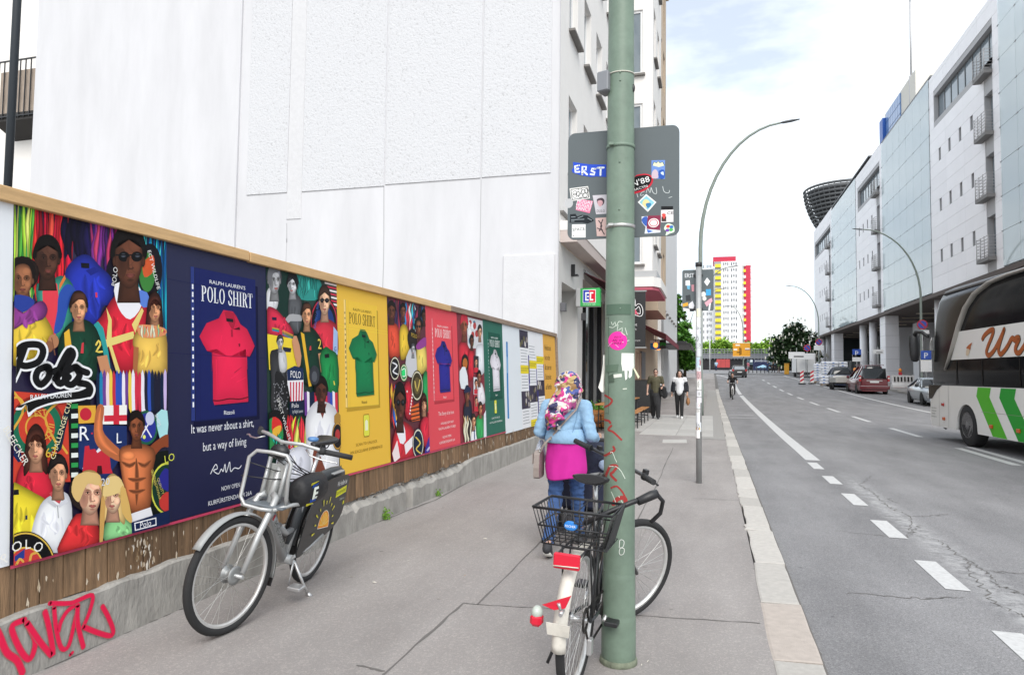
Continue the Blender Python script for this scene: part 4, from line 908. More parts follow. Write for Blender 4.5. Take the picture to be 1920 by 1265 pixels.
def st9(i):
    for a in [[(750, 695), (760, 730)], [(820, 675), (790, 690), (785, 715), (815, 705)], [(835, 690), (850, 650), (870, 690), (880, 640)], [(880, 640), (900, 690), (930, 695), (925, 640)], [(985, 630), (1000, 680), (1040, 690), (1048, 665)], [(1040, 735), (1072, 725)]]: i.line([s2(*q) for q in a], .0032, '#c9d0d0', 3)
sticker(st9, 'scribble')
def st10(i): poly_s(i, [(835, 700), (928, 775), (850, 864), (758, 775)], '#eef1f0'); poly_s(i, [(836, 716), (912, 777), (848, 846), (774, 775)], '#8fcbd8'); poly_s(i, [(800, 785), (820, 750), (855, 758), (870, 800), (845, 825), (815, 812)], '#e9d79a', 3); poly_s(i, [(830, 790), (870, 780), (880, 800), (850, 830)], '#3f7fae', 2)
sticker(st10)
def st11(i): poly_s(i, [(972, 812), (1080, 811), (1080, 842), (972, 842)], '#15171a'); poly_s(i, [(970, 846), (1083, 842), (1084, 955), (970, 958)], '#dcd9da'); poly_s(i, [(975, 905), (1018, 905), (1018, 950), (975, 950)], '#45322f'); poly_s(i, [(978, 885), (1000, 878), (1015, 890), (997, 930)], '#d5504a', 2); u, v = s2(1055, 885); i.text('CE', u, v, .022, '#222', fit=.034)
sticker(st11)
def st12(i):
    poly_s(i, [(793, 905), (960, 895), (965, 1050), (820, 1062), (830, 1000), (795, 960)], '#dfe4ee'); poly_s(i, [(800, 920), (845, 905), (850, 1000), (800, 960)], '#3f62b5', 2); poly_s(i, [(840, 1020), (900, 1040), (850, 1055)], '#4d74c4'); poly_s(i, [(850, 898), (968, 895), (962, 1030), (838, 1018)], '#86314a')
    for r_, a in ((.026, '#f0e7e6'), (.021, '#c04a5a'), (.017, '#efe6e4')): i.ell(*s2(903, 963), r_ * 1.15, r_, a)
sticker(st12)
def st13(i):
    poly_s(i, [(1010, 985), (1040, 968), (1080, 985), (1092, 1010), (1090, 1045), (1050, 1060), (1012, 1078), (1020, 1040), (998, 1020)], '#d7ecd3', 3)
    for x, y, c in [(1035, 995, '#d24a3c'), (1065, 1000, '#3f6fb8'), (1030, 1030, '#7a4fa8'), (1062, 1025, '#4fae5a')]: i.ell(*s2(x, y), .011, .009, c)
sticker(st13)
sp_ = thing('sign_post', 'thin grey sign post plastered with stickers near the kerb', 'post', (-.18, 10.38, 0))
m_galv = mat('galvanised_steel', (.36, .37, .37), .45, metal=.4, var=.1, vscale=9)
mb = MB(); mb.smooth = True; mb.lathe([(.041, -.05), (.041, 3.14)], 20); mb.build('post_tube', m_galv, sp_)
mb = MB(); mb.cyl((0, 0, 3.14), (0, 0, 3.2), .047, 18); mb.build('post_cap', mat('black_metal'), sp_)
def sp_f(u, v, d): r = .041 + d; a = math.asin(max(-1, min(1, u / .041))); return (math.sin(a) * r, -math.cos(a) * r, v)
rs = random.Random(5); zz = 2.52; k = 0
mb_ = Ink(sp_f, step=.00006, base=.0005)
while zz > .72:
    h = rs.uniform(.05, .16); c = rs.choice(['#e9e9e4', '#dcdcd8', '#cfd3d6', '#e8e4ea', '#bcd3e0', '#e9e7c9', '#f1f1ef', '#c9a7a9', '#e3e6e8', '#dedfe2']); a, b = -.041, rs.uniform(.012, .04)
    n = 5; mb_._add([(a + (b - a) * i / n, zz) for i in range(n + 1)] + [(a + (b - a) * i / n, zz - h) for i in range(n + 1)], [(i, i + 1, n + 2 + i, n + 1 + i) for i in range(n)], lin(c))
    if rs.random() < .6: mb_.ell(rs.uniform(-.02, .015), zz - h / 2, .012, h * .28, rs.choice(['#2b2f33', '#34383d', '#b5474a', '#4a7fa5', '#1f2226']))
    zz -= h * rs.uniform(.8, 1.15)
mb_.ell(-.012, .78, .03, .028, '#e8c53f'); mb_.ell(-.018, .785, .014, .02, '#b3502f')
mb_.build('sticker_layer', sp_)['kind'] = 'stuff'
S2 = 10.44; sb = thing('road_sign', 'smaller grey sign back on the thin stickered post, in front of the high-rise', 'road sign', tuple(on_y(1308.5, 544, S2)), 0); b0 = sb.location.copy()
w2 = on_y(1338, 544, S2).x - on_y(1279, 544, S2).x; h2 = on_y(1308, 506, S2).z - on_y(1308, 583, S2).z
mb = MB(); mb.prism([(x, 0, z) for x, z in rounded(w2, h2, .03)], (0, .01, 0)); mb.build('sign_plate', m_signb, sb)
for z in (h2 * .36, -h2 * .46): mb = MB(); mb.box(-.06, .07, -.02, -.001, z - .015, z + .015); mb.build('clamp', mat('black_metal'), sb)
def s3(x, y): p = on_y(1240 + x / 4.519, 440 + y / 4.519, S2); return (p.x - b0.x, p.z - b0.z)
ik = Ink(lambda u, v, d: (u, -d, v), step=.00015, base=.0006)
ik.text('ERST', *s3(238, 362), .085, '#e9edf0', fit=.13);
for pts, c in [([(205, 390), (240, 385), (245, 430), (205, 430)], '#e6e9ee'), ([(215, 425), (245, 420), (240, 465), (220, 460)], '#6fb0cf'), ([(255, 425), (278, 420), (278, 480), (258, 480)], '#c48c96'), ([(388, 362), (414, 395), (388, 435), (362, 400)], '#e6e8ea'), ([(378, 462), (420, 460), (420, 512), (378, 515)], '#4aa3d6'), ([(388, 475), (410, 473), (410, 500), (390, 502)], '#123f77'), ([(205, 515), (245, 508), (250, 560), (210, 562)], '#3b3f42'), ([(180, 585), (225, 572), (228, 600), (182, 612)], '#d9a43f'), ([(230, 590), (265, 560), (280, 600), (270, 625), (235, 622)], '#dcdde2'), ([(365, 575), (425, 535), (435, 560), (385, 610)], '#dba8b4'), ([(400, 545), (432, 535), (430, 575), (405, 580)], '#a66f77'), ([(405, 590), (420, 575), (412, 640), (398, 640)], '#e9e9ec'), ([(185, 620), (240, 630), (240, 648), (190, 645)], '#e9e9ea'), ([(210, 632), (275, 630), (275, 650), (212, 648)], '#26282b')]:
    k_ = Ink(lambda u, v, d: (u, -d, v), base=random.uniform(.0008, .0014)); k_.poly([s3(*q) for q in pts], c); k_.build('sticker', sb)
ik.ell(*s3(357, 505), .034, .04, '#dfe0dc'); ik.ell(*s3(365, 540), .03, .036, '#cfcfca'); ik.ell(*s3(365, 540), .018, .022, '#e9e9e6'); ik.build('sticker_print', sb)
# ================================================================ THE ROW OF POSTERS ON THE HOARDING
def on_fence(px, py):
    d = ray(px, py); t = -(3.33 + .05 * EYE) / (d.x + .05 * d.z); p = CAMP + d * t; return (p.y, p.z)
def fence_f(u, v, d): return (-3.3255 - .05 * v + d, u, v)
ZA = lambda x, y: on_fence(x / 3.1625, 330 + y / 3.1625)
ZB = lambda x, y: on_fence(300 + x / 3.9525, 440 + y / 3.9525)
ZC = lambda x, y: on_fence(640 + x / 3.7214, 540 + y / 3.7214)
_EDG = [(-40, 365), (24, 377), (310, 451), (498, 500), (631, 532), (726, 558), (797.5, 577), (857.5, 594), (906, 606), (943, 614), (975, 622), (1019, 632), (1042, 637)]
EU = [on_fence(x, y + 60)[0] for x, y in _EDG]
PB, PT = .565, 2.384
def poster(i, label, paper, bottom=PB, top=PT):
    t = MB(); u0, u1 = EU[i] + .0015, EU[i + 1] - .0015
    e = .0015 * (i % 2)
    t.prism([fence_f(u0, bottom, -.003), fence_f(u1, bottom, -.003), fence_f(u1, top, -.003), fence_f(u0, top, -.003)], (.0035 + e, 0, 0))
    o = t.build('poster', mat('paper_' + paper.strip('#'), paper, .5, coat=.0)); tag(o, label, 'poster', 'posters pasted along the hoarding')
    k = Ink(fence_f, step=.00004, base=.0015 + e); k.clip = (u0, u1, bottom, top); return o, k
def streaks(k, x0, x1, y0, y1, cols, n, w, seed=1, wob=10):
    r = random.Random(seed)
    for i in range(n):
        x = x0 + (x1 - x0) * (i + r.uniform(-.4, .4)) / max(1, n - 1); ya = y0 + r.uniform(-10, 30); yb = y1 + r.uniform(-60, 20); ww = w * r.uniform(.5, 1.3)
        pts = [(x + r.uniform(-wob, wob), ya + (yb - ya) * j / 4) for j in range(5)]
        c = r.choice(cols); k.fold(pts, ww * .9, shade(c, 1.25), shade(c, .55))
def shade(c, f):
    c = c.lstrip('#'); return '#%02x%02x%02x' % tuple(min(255, int(int(c[i:i + 2], 16) * f)) for i in (0, 2, 4))
def face(k, x, y, a, b, skin, hair, style='short', turn=0, shades=False, neck=True, light=1):
    """printed head: hair mass, neck, softly modelled face, brows, eyes, nose, mouth, ear"""
    dk, lt, md = shade(skin, .5), shade(skin, 1.32), shade(skin, .86); G_, F_ = k.grad, k.soft; h2 = shade(hair, 2.1) if hair < '#6' else shade(hair, 1.12); s = -light; f = turn * a * .3; M = (x - s * a * .28 + f * .5, y - b * .1)
    if style == 'afro':
        for i in range(16): t = 2 * PI * i / 16; F_(x + a * 1.0 * math.cos(t), y - b * .42 + b * .62 * math.sin(t), a * .62, b * .42, h2, hair)
        F_(x, y - b * .5, a * 1.3, b * .85, hair, hair)
    elif style == 'long': G_([(x - a * .9, y - b * .9), (x, y - b * 1.4), (x + a * .9, y - b * .9), (x + a * 1.25, y + b * .2), (x + a * 1.3, y + b * 1.6), (x + a * .4, y + b * 1.2), (x - a * .5, y + b * 1.2), (x - a * 1.4, y + b * 1.7), (x - a * 1.25, y + b * .1)], h2, shade(hair, .7), None, 4)
    elif style in ('short', 'crop'): G_([(x - a * 1.08, y + b * .0), (x - a * 1.12, y - b * .65), (x - a * .55, y - b * 1.2), (x + a * .4, y - b * 1.22), (x + a * 1.08, y - b * .7), (x + a * 1.05, y + b * .0)], hair, shade(hair, .7), None, 4)
    if neck: G_([(x - a * .55, y + b * .5), (x + a * .55, y + b * .5), (x + a * .8, y + b * 1.5), (x - a * .8, y + b * 1.5)], md, dk, (x - s * a * .3, y + b * 1.2))
    if style != 'long':
        for q in (-1, 1): F_(x + q * a * .97, y + b * .04, a * .14, b * .19, md, dk)
    oval = [(x - a * .92, y - b * .3), (x - a * .64, y - b * .84), (x, y - b), (x + a * .64, y - b * .84), (x + a * .92, y - b * .3), (x + a * .84, y + b * .34), (x + a * .46, y + b * .84), (x, y + b), (x - a * .46, y + b * .84), (x - a * .84, y + b * .34)]
    G_(oval, lt, shade(skin, .62), M, 3); F_(x + s * a * .5, y + b * .1, a * .4, b * .55, shade(skin, .7), shade(skin, .84)); F_(M[0] - s * a * .05, y - b * .52, a * .45, b * .25, shade(skin, 1.3), shade(skin, 1.1)); F_(x - s * a * .45, y + b * .22, a * .3, b * .22, shade(skin, 1.3), shade(skin, 1.08))
    if style == 'crop': G_([(x - a * .92, y - b * .4), (x - a * .64, y - b * .95), (x, y - b * 1.08), (x + a * .64, y - b * .95), (x + a * .92, y - b * .4), (x + a * .66, y - b * .62), (x, y - b * .76), (x - a * .66, y - b * .62)], hair, hair, None, 2)
    elif style == 'short': G_([(x - a * .98, y - b * .25), (x - a * .8, y - b), (x, y - b * 1.15), (x + a * .85, y - b), (x + a * .98, y - b * .25), (x + a * .7, y - b * .58), (x + a * .1, y - b * .66), (x - a * .6, y - b * .6)], h2, hair, (x - s * a * .4, y - b * .85), 3)
    elif style == 'long': G_([(x - a, y + b * .3), (x - a * 1.02, y - b * .6), (x - a * .2, y - b * 1.1), (x + a * .8, y - b * .9), (x + a, y + b * .2), (x + a * .76, y - b * .5), (x, y - b * .78), (x - a * .62, y - b * .45), (x - a * .84, y + b * .1)], h2, hair, None, 3)
    if shades:
        for q in (-1, 1): k.ell(x + f + q * a * .43, y - b * .13, a * .38, b * .18, '#08080a'); F_(x + f + q * a * .48, y - b * .17, a * .2, b * .08, '#59606c', '#0b0b0e')
        k.poly([(x - a * .9, y - b * .21), (x + a * .9, y - b * .21), (x + a * .9, y - b * .16), (x - a * .9, y - b * .16)], '#0d0d10')
    else:
        for q in (-1, 1):
            ex = x + f + q * a * .4
            F_(ex, y - b * .15, a * .34, b * .17, shade(skin, .5), md); k.poly([(ex - a * .25, y - b * .24), (ex, y - b * .31), (ex + a * .25, y - b * .25), (ex, y - b * .265)], shade(hair, .8) if hair < '#6' else '#6a4a28'); k.ell(ex, y - b * .125, a * .17, b * .036, shade(skin, 1.15)); k.ell(ex, y - b * .13, a * .085, b * .045, '#15100e'); k.line([(ex - a * .2, y - b * .135), (ex, y - b * .17), (ex + a * .2, y - b * .135)], b * .02, '#1c1412', 2)
    F_(x + f + s * a * .14, y + b * .12, a * .15, b * .24, shade(skin, .66), md); F_(x + f, y + b * .08, a * .09, b * .2, lt, shade(skin, 1.05)); F_(x + f, y + b * .27, a * .24, b * .06, dk, md); F_(x + f - s * a * .03, y + b * .22, a * .12, b * .07, lt, skin)
    lip = '#b0605a' if skin > '#9' else '#7c443c'; F_(x + f, y + b * .7, a * .25, b * .06, shade(skin, .66), md); k.grad([(x + f - a * .32, y + b * .52), (x + f - a * .1, y + b * .46), (x + f, y + b * .48), (x + f + a * .1, y + b * .46), (x + f + a * .32, y + b * .52), (x + f, y + b * .63)], shade(lip, 1.15), shade(lip, .7), None, 3); k.line([(x + f - a * .28, y + b * .525), (x + f + a * .28, y + b * .525)], b * .016, dk, 0)
def garment(k, pts, col, folds=5, seed=0, deep=.72):
    """printed garment: silhouette fading to dark at its edges, with soft folds"""
    r = random.Random(seed); xs = [p[0] for p in pts]; ys = [p[1] for p in pts]; x0, x1, y0, y1 = min(xs), max(xs), min(ys), max(ys); pale = deep > .78
    k.grad(pts, shade(col, 1.1), shade(col, .8 if pale else .58), (x0 + (x1 - x0) * .42, y0 + (y1 - y0) * .45), 3)
    for i in range(folds):
        x = x0 + (x1 - x0) * r.uniform(.25, .75); y = y0 + (y1 - y0) * r.uniform(.25, .6); L = (y1 - y0) * r.uniform(.15, .4)
        k.fold([(x, y), (x + r.uniform(-.06, .06) * (x1 - x0), y + L * .5), (x + r.uniform(-.14, .14) * (x1 - x0), y + L)], (x1 - x0) * r.uniform(.04, .08), shade(col, deep + .06 if i % 3 else 1.2), shade(col, 1))
def collar(k, x, y, w, h, col, inner='#777777'):
    k.poly([(x - w, y), (x, y + h), (x - w * .25, y + h * 1.25), (x - w * 1.25, y + h * .5)], shade(col, .85)); k.poly([(x + w, y), (x, y + h), (x + w * .25, y + h * 1.25), (x + w * 1.25, y + h * .5)], shade(col, .92)); k.line([(x, y + h), (x + w * .1, y + h * 2.6)], w * .1, shade(col, .7), 0)
def badge(k, x, y, a, b, rim, gold, inner, txt=None, h=.05, mid=PI / 2, Z=ZA):
    k.ell(x, y, a, b, rim, n=36); k.ring(x, y, a * .95, b * .95, a * .03, gold); k.ell(x, y, a * .66, b * .66, inner, n=30); k.ring(x, y, a * .66, b * .66, a * .03, gold)
poster(0, 'blank pale sheet left of the first people collage', '#e3e6ea')
po, k = poster(1, 'big collage poster of people with a black script logo, leftmost of the collages', '#20193c'); k.pre = ZA
streaks(k, 60, 200, 130, 760, ['#2f8f3a', '#57a83c', '#c9d84a', '#9fc73e', '#1f6a30', '#dfe070', '#3fa04a'], 13, 22, 1); streaks(k, 190, 400, 150, 720, ['#d4212f', '#a5182a', '#f04a3a', '#7c1220', '#e9332e', '#c41a3a'], 14, 20, 2)
streaks(k, 390, 580, 180, 520, ['#1b1440', '#120e2c', '#2a1a5c', '#0f0b22'], 9, 28, 3); streaks(k, 540, 700, 230, 640, ['#5a2266', '#8c2b5a', '#7a2f86', '#3c1a55', '#b0395f'], 10, 18, 4); streaks(k, 830, 985, 320, 1200, ['#1f8fd0', '#2fc4d6', '#12608f', '#1aa6c0', '#0e4a7c', '#48d0d8', '#1c7fae'], 16, 16, 5)
k.ell(880, 560, 75, 160, '#14121a', n=30); k.ell(865, 570, 48, 118, '#3d7f3a'); k.poly([(840, 520), (900, 470), (905, 560), (850, 600)], '#d0592f', 3); k.ell(660, 590, 40, 110, '#171320')
garment(k, [(380, 560), (450, 480), (520, 470), (590, 540), (650, 600), (668, 690), (640, 760), (600, 780), (560, 900), (420, 880), (380, 700)], '#2a3ab2', 10, 3); k.poly([(470, 515), (520, 517), (522, 548), (474, 545)], '#101018'); k.poly([(550, 540), (590, 560), (530, 590), (500, 560)], '#1c2780'); k.poly([(557, 690), (568, 690), (570, 720), (558, 720)], '#d03a4a')
garment(k, [(210, 640), (270, 640), (350, 590), (420, 640), (435, 760), (380, 980), (300, 960), (215, 760)], '#3fa08a', 6, 4); k.poly([(250, 660), (330, 640), (330, 900), (290, 960), (250, 780)], '#e0414e', 3); k.poly([(340, 700), (390, 640), (440, 680), (400, 760), (360, 900), (310, 930), (330, 800)], '#2d4fa5', 3); k.poly([(345, 640), (375, 585), (380, 610), (340, 680)], '#e07a3a')
face(k, 272, 500, 70, 120, '#4a2f25', '#120d0c', 'crop', .2)
garment(k, [(35, 830), (90, 760), (200, 770), (270, 850), (310, 950), (260, 1010), (250, 1100), (30, 1110)], '#e8c743', 7, 5)
face(k, 122, 620, 62, 100, '#8a5a3f', '#17100e', 'afro', 0); k.poly([(50, 760), (80, 705), (170, 720), (190, 760), (120, 810), (60, 800)], '#2a3f94', 3)
garment(k, [(35, 840), (60, 770), (120, 815), (190, 760), (240, 740), (270, 790), (240, 850), (140, 870), (70, 910), (40, 905)], '#8e3f8c', 9, 6)
garment(k, [(590, 830), (680, 700), (790, 690), (870, 720), (870, 1000), (800, 1170), (690, 1170), (620, 990), (560, 880)], '#d8283c', 8, 7); k.poly([(670, 640), (800, 640), (830, 760), (760, 850), (690, 780)], '#ecebf0', 3)
for p_ in ([(618, 780), (650, 850), (650, 1000), (705, 1170), (680, 1170), (620, 960), (630, 860)], [(610, 970), (780, 920), (785, 960), (620, 1015)], [(770, 880), (830, 780), (840, 800), (790, 930)]): k.poly(p_, '#e3cf7a')
k.poly([(800, 680), (860, 690), (880, 760), (840, 780), (810, 740)], '#5a7fd0', 2); k.poly([(545, 880), (600, 900), (650, 1190), (600, 1170), (560, 1050)], '#2f9a98', 2)
face(k, 752, 500, 88, 168, '#5b3627', '#15100f', 'crop', .35, True)
garment(k, [(790, 930), (850, 890), (940, 900), (975, 950), (975, 1180), (800, 1190), (805, 1060), (775, 1000)], '#efbf5a', 8, 8); k.poly([(780, 1010), (810, 1015), (800, 1180), (775, 1160)], '#a8683f'); face(k, 905, 790, 38, 78, '#c58a64', '#2a1612', 'long', .5); k.poly([(800, 890), (850, 880), (960, 900), (968, 940), (880, 960), (815, 945)], '#dd8f62', 3); streaks(k, 815, 960, 885, 945, ['#e9d0b0', '#c94a4a', '#7fb089', '#e0b85a'], 12, 8, 9, 4)
garment(k, [(340, 960), (400, 870), (490, 850), (560, 910), (600, 1060), (560, 1110), (560, 1210), (390, 1180), (330, 1080)], '#17402f', 7, 10); k.poly([(365, 930), (395, 905), (410, 1010), (370, 1020)], '#e3b338'); k.poly([(560, 1070), (620, 1060), (650, 1190), (590, 1190)], '#c58a64'); k.poly([(470, 990), (482, 985), (480, 1050), (462, 1050)], '#cf3c46'); k.line([(555, 1000), (570, 975), (580, 1000), (556, 1040), (590, 1040)], 11, '#e8cf5e', 2)
face(k, 452, 790, 46, 88, '#c48d68', '#2b1b14', 'short', 0); k.ell(300, 980, 32, 42, '#b07a58'); k.ell(275, 1010, 24, 34, '#8f5d42'); k.line([(290, 960), (310, 1060)], 6, '#7a4c36', 0)
r = random.Random(11)
for i in range(23): x = 556 + i * 19; k.poly([(x, 1178 + r.uniform(-8, 12)), (x + 17, 1172 + r.uniform(-8, 8)), (x + 20 + r.uniform(-6, 6), 1385 + r.uniform(-10, 15)), (x + 2, 1382 + r.uniform(-10, 15))], r.choice(['#e9e4ee', '#2f4fb0', '#1c1c30', '#d03048', '#9fc0e4', '#e8c84e', '#6d3f8f', '#1f7fae', '#f0d7dc', '#14233f', '#c23040', '#c8b4e0']), 2)
b = lambda pts: [(x, y + 1170) for x, y in pts]
k.poly(b([(0, 100), (390, 130), (400, 640), (0, 650)]), '#c9402f')
for a_, c_ in ((165, '#8c2a22'), (150, '#1d6b4e'), (108, '#c9402f'), (70, '#d8a23f'), (60, '#c9402f')): k.ell(200, 1490, a_, a_ * 1.15, c_, n=32)
for P_ in ([(20, 60), (120, 200), (60, 330)], [(340, 160), (250, 260), (320, 420)], [(10, 180), (90, 140), (150, 230)], [(370, 300), (330, 380), (380, 470)]): k.line(b(P_), 14, '#d9a640', 4)
k.poly(b([(10, 290), (35, 270), (40, 350), (110, 480), (90, 525), (20, 410)]), '#1b2a55', 2); k.poly(b([(310, 450), (350, 270), (380, 180), (395, 230), (370, 330), (345, 450)]), '#16263a', 2)
k.poly(b([(385, 170), (520, 160), (520, 300), (430, 640), (395, 600)]), '#101316');
for i in range(8): k.poly(b([(405, 180 + i * 58), (445, 178 + i * 58), (445, 205 + i * 58), (405, 208 + i * 58)]), '#e6ece6' if i % 2 else '#2f9a4f')
k.poly(b([(445, 190), (550, 188), (552, 290), (448, 296)]), '#e0a83c'); k.ell(490, 1410, 35, 38, '#c2263a'); k.poly(b([(560, 190), (735, 186), (735, 300), (560, 300)]), '#f0efe9'); k.poly(b([(600, 248), (735, 244), (735, 280), (600, 284)]), '#cc2a3c'); k.poly(b([(655, 186), (690, 186), (690, 300), (655, 300)]), '#cc2a3c')
k.poly(b([(445, 300), (735, 310), (735, 440), (600, 650), (450, 560)]), '#1c2f63'); k.poly(b([(470, 560), (600, 400), (620, 440), (500, 600)]), '#e2e4ea'); k.poly(b([(485, 430), (510, 425), (515, 450), (545, 445), (560, 470), (600, 440), (630, 460), (640, 560), (652, 590), (470, 596)]), '#c42a3a', 0)
k.poly(b([(555, 595), (560, 545), (585, 545), (590, 595)]), '#3c1218')
k.ell(850, 1490, 70, 102, '#1f5a40', n=30); k.ell(850, 1490, 58, 86, '#2a3390', n=30); k.line(b([(815, 380), (880, 270)]), 8, '#e8e8ee', 0); k.line(b([(820, 270), (880, 375)]), 8, '#e8e8ee', 0); k.ell(872, 1435, 26, 40, '#c8cbe4'); k.ell(838, 1545, 9, 12, '#e6ea70'); k.poly(b([(910, 240), (975, 220), (975, 380), (930, 380)]), '#a9dce0', 2)
k.poly(b([(880, 470), (1000, 450), (1000, 830), (880, 830)]), '#0f1512'); k.ell(975, 1850, 95, 150, '#16382a'); k.ring(975, 1850, 98, 155, 8, '#cfd24e'); k.poly(b([(920, 650), (960, 560), (1000, 600), (1000, 700)]), '#2b2a86', 3); k.poly(b([(930, 740), (985, 700), (1000, 820), (940, 800)]), '#c43a34', 3)
SK = '#b5673f'
k.poly(b([(560, 190), (600, 200), (590, 330), (640, 400), (700, 460), (690, 520), (600, 470), (545, 400), (540, 300)]), SK, 3); k.fold(b([(578, 200), (566, 330), (600, 420), (680, 480)]), 22, shade(SK, 1.3), SK); k.poly(b([(980, 360), (920, 390), (860, 450), (870, 520), (940, 440), (990, 430)]), '#8a4428', 3)
k.grad(b([(690, 450), (760, 420), (850, 420), (905, 470), (885, 600), (870, 800), (760, 830), (720, 700), (700, 580)]), shade(SK, 1.35), shade(SK, .55), (750, 1730), 3)
for P_ in ([(700, 520), (750, 545), (790, 520)], [(800, 525), (840, 545), (880, 510)], [(790, 500), (795, 640), (792, 780)], [(740, 620), (790, 630), (850, 615)], [(745, 690), (790, 700), (845, 685)]): k.fold(b(P_), 14, shade(SK, .5), shade(SK, .95))
k.soft(745, 1655, 40, 26, shade(SK, 1.5), shade(SK, 1.1)); face(k, 792, 1490, 42, 82, '#7a452c', '#1a1210', 'crop', 0, light=-1); k.poly(b([(750, 832), (875, 790), (890, 850), (760, 880)]), '#e8e6ea')
garment(k, b([(75, 620), (120, 520), (190, 500), (260, 520), (300, 640), (300, 760), (80, 760)]), '#d3293f', 6, 12); face(k, 192, 1605, 52, 100, '#c99272', '#2b1712', 'long', -.3)
garment(k, b([(0, 660), (50, 640), (100, 660), (190, 710), (250, 760), (190, 900), (170, 1010), (0, 1010)]), '#e4cf35', 8, 13); k.poly(b([(22, 690), (88, 685), (90, 715), (24, 722)]), '#15151c'); k.poly(b([(128, 840), (140, 836), (140, 862), (128, 865)]), '#1d2b4e')
garment(k, b([(165, 930), (215, 780), (280, 720), (360, 700), (400, 760), (400, 900), (330, 1060), (180, 1010)]), '#e7e8ef', 7, 14, .86); k.poly(b([(275, 720), (330, 770), (355, 700), (340, 690), (280, 700)]), '#c24a50', 2); face(k, 322, 1770, 50, 100, '#c39070', '#15100f', 'short', .1); collar(k, 318, 1905, 50, 45, '#e7e8ef')
garment(k, b([(320, 1060), (350, 960), (430, 830), (520, 850), (560, 900), (560, 1000), (460, 1040)]), '#dd3538', 7, 15); k.ell(480, 1870, 95, 110, '#241a18'); face(k, 510, 1890, 72, 118, '#dfa287', '#d8b06a', 'short', .7); k.poly(b([(400, 700), (420, 610), (500, 580), (570, 610), (560, 660), (500, 650), (470, 700), (440, 760)]), '#d9b878', 3)
garment(k, b([(600, 890), (640, 860), (720, 850), (790, 920), (800, 940), (600, 990)]), '#8fd08c', 6, 16); face(k, 645, 1900, 55, 100, '#e0a88b', '#e3c07c', 'long', -.3); k.poly(b([(585, 720), (610, 620), (680, 610), (715, 680), (690, 700), (640, 720)]), '#e3c684', 3); k.poly(b([(690, 680), (720, 680), (760, 860), (745, 880), (700, 820)]), '#d6ae63', 2); k.poly(b([(575, 740), (600, 760), (585, 990), (565, 990)]), '#c99c58', 2)
k.ell(125, 2330, 185, 228, '#0e0e10', n=44); k.ring(125, 2330, 180, 222, 8, '#d3b04a', 44); k.ell(125, 2330, 110, 135, '#c23a38', n=36); k.ring(125, 2330, 112, 137, 8, '#d3b04a', 40); k.poly(b([(60, 1080), (120, 1035), (118, 1090), (60, 1110)]), '#2a3a86'); k.line(b([(150, 1110), (160, 1070), (185, 1060)]), 14, '#d3a24a', 3); k.line(b([(70, 1130), (90, 1095), (110, 1110)]), 14, '#d3a24a', 3)
k.poly(b([(755, 880), (1000, 800), (1000, 900), (760, 960)]), '#15244a'); k.poly(b([(772, 882), (903, 850), (905, 897), (776, 930)]), '#e8e8ec'); k.poly(b([(779, 887), (898, 858), (899, 891), (782, 922)]), '#15244a')
T = lambda s, x, y, h, c, **q: k.text(s, *ZA(x, y), h, c, **q)
k.d += .0002
for s, x, y, rt in (('P', 25, 2270, .9), ('O', 82, 2215, .35), ('L', 140, 2205, 0), ('O', 190, 2222, -.4)): T(s, x, y, .07, '#eceae4', rot=rt)
T('Polo', 840, 2075, .05, '#eceef2', fit=.085); T('R', 475, 1565, .115, '#eceef2'); T('L', 682, 1580, .085, '#eceef2'); T('·', 520, 1560, .1, '#c42a3a'); T('20', 600, 1830, .06, '#d8d9dd')
for s, x, y, h, rt, c in (('BLEECKER', 52, 1610, .05, -1.05, '#e6e3d8'), ('CHALLENGE CUP', 352, 1500, .042, 1.25, '#e8dfb0'), ('EST', 215, 1420, .045, .1, '#dcae4a'), ('XVII', 285, 1520, .05, 1.3, '#dcae4a'), ('67', 280, 1660, .07, .1, '#d8b03c'), ('LO', 985, 1690, .07, .15, '#d2d54e'), ('QUALITY', 922, 1840, .028, -1.2, '#c8b85a'), ('OUTDOORWEAR', 896, 1830, .026, -1.25, '#c8b85a'), ('SUPPLIES', 880, 1790, .024, -1.3, '#c8b85a'), ('SHIPS', 905, 1450, .035, -1.2, '#e2e6ea'), ('ECT WILDLIFE', 880, 560, .04, -1.25, '#e9e9e6'), ('POLO', 668, 600, .045, 1.45, '#d9d9d6')): T(s, x, y, h, c, rot=rt)
k.d += .0002
strokes = [[(20, 1250), (75, 1130), (120, 1010)], [(60, 1060), (110, 1005), (200, 1000), (228, 1040), (200, 1100), (130, 1125), (90, 1115)], [(245, 1130), (200, 1150), (185, 1200), (215, 1235), (260, 1190), (265, 1140), (245, 1130), (275, 1160), (310, 1150)], [(300, 1200), (370, 1120), (405, 1060), (385, 1035), (340, 1110), (310, 1190), (330, 1230), (380, 1190)], [(420, 1130), (370, 1160), (360, 1215), (400, 1235), (445, 1180), (420, 1130), (450, 1150), (490, 1165)], [(440, 1225), (490, 1235), (508, 1262), (500, 1290)]]
for w, c in ((66, '#e9eaec'), (40, '#101012')):
    for s_ in strokes: k.line(s_, w, c, 5)
    e = 13 if c == '#e9eaec' else 0
    k.poly([(75 - e, 1365 + e), (170, 1330 - e), (330, 1290 - e), (440, 1275 - e), (505 + e, 1250 - e), (515 + e, 1300), (440, 1320 + e), (300, 1335 + e), (190, 1370 + e), (140, 1400 + 2 * e), (130, 1350), (100, 1370 + e)], c, 3)
T('RALPH LAUREN', 278, 1316, .036, '#eceef0', fit=.235, rot=.03)
k.build('print', po)
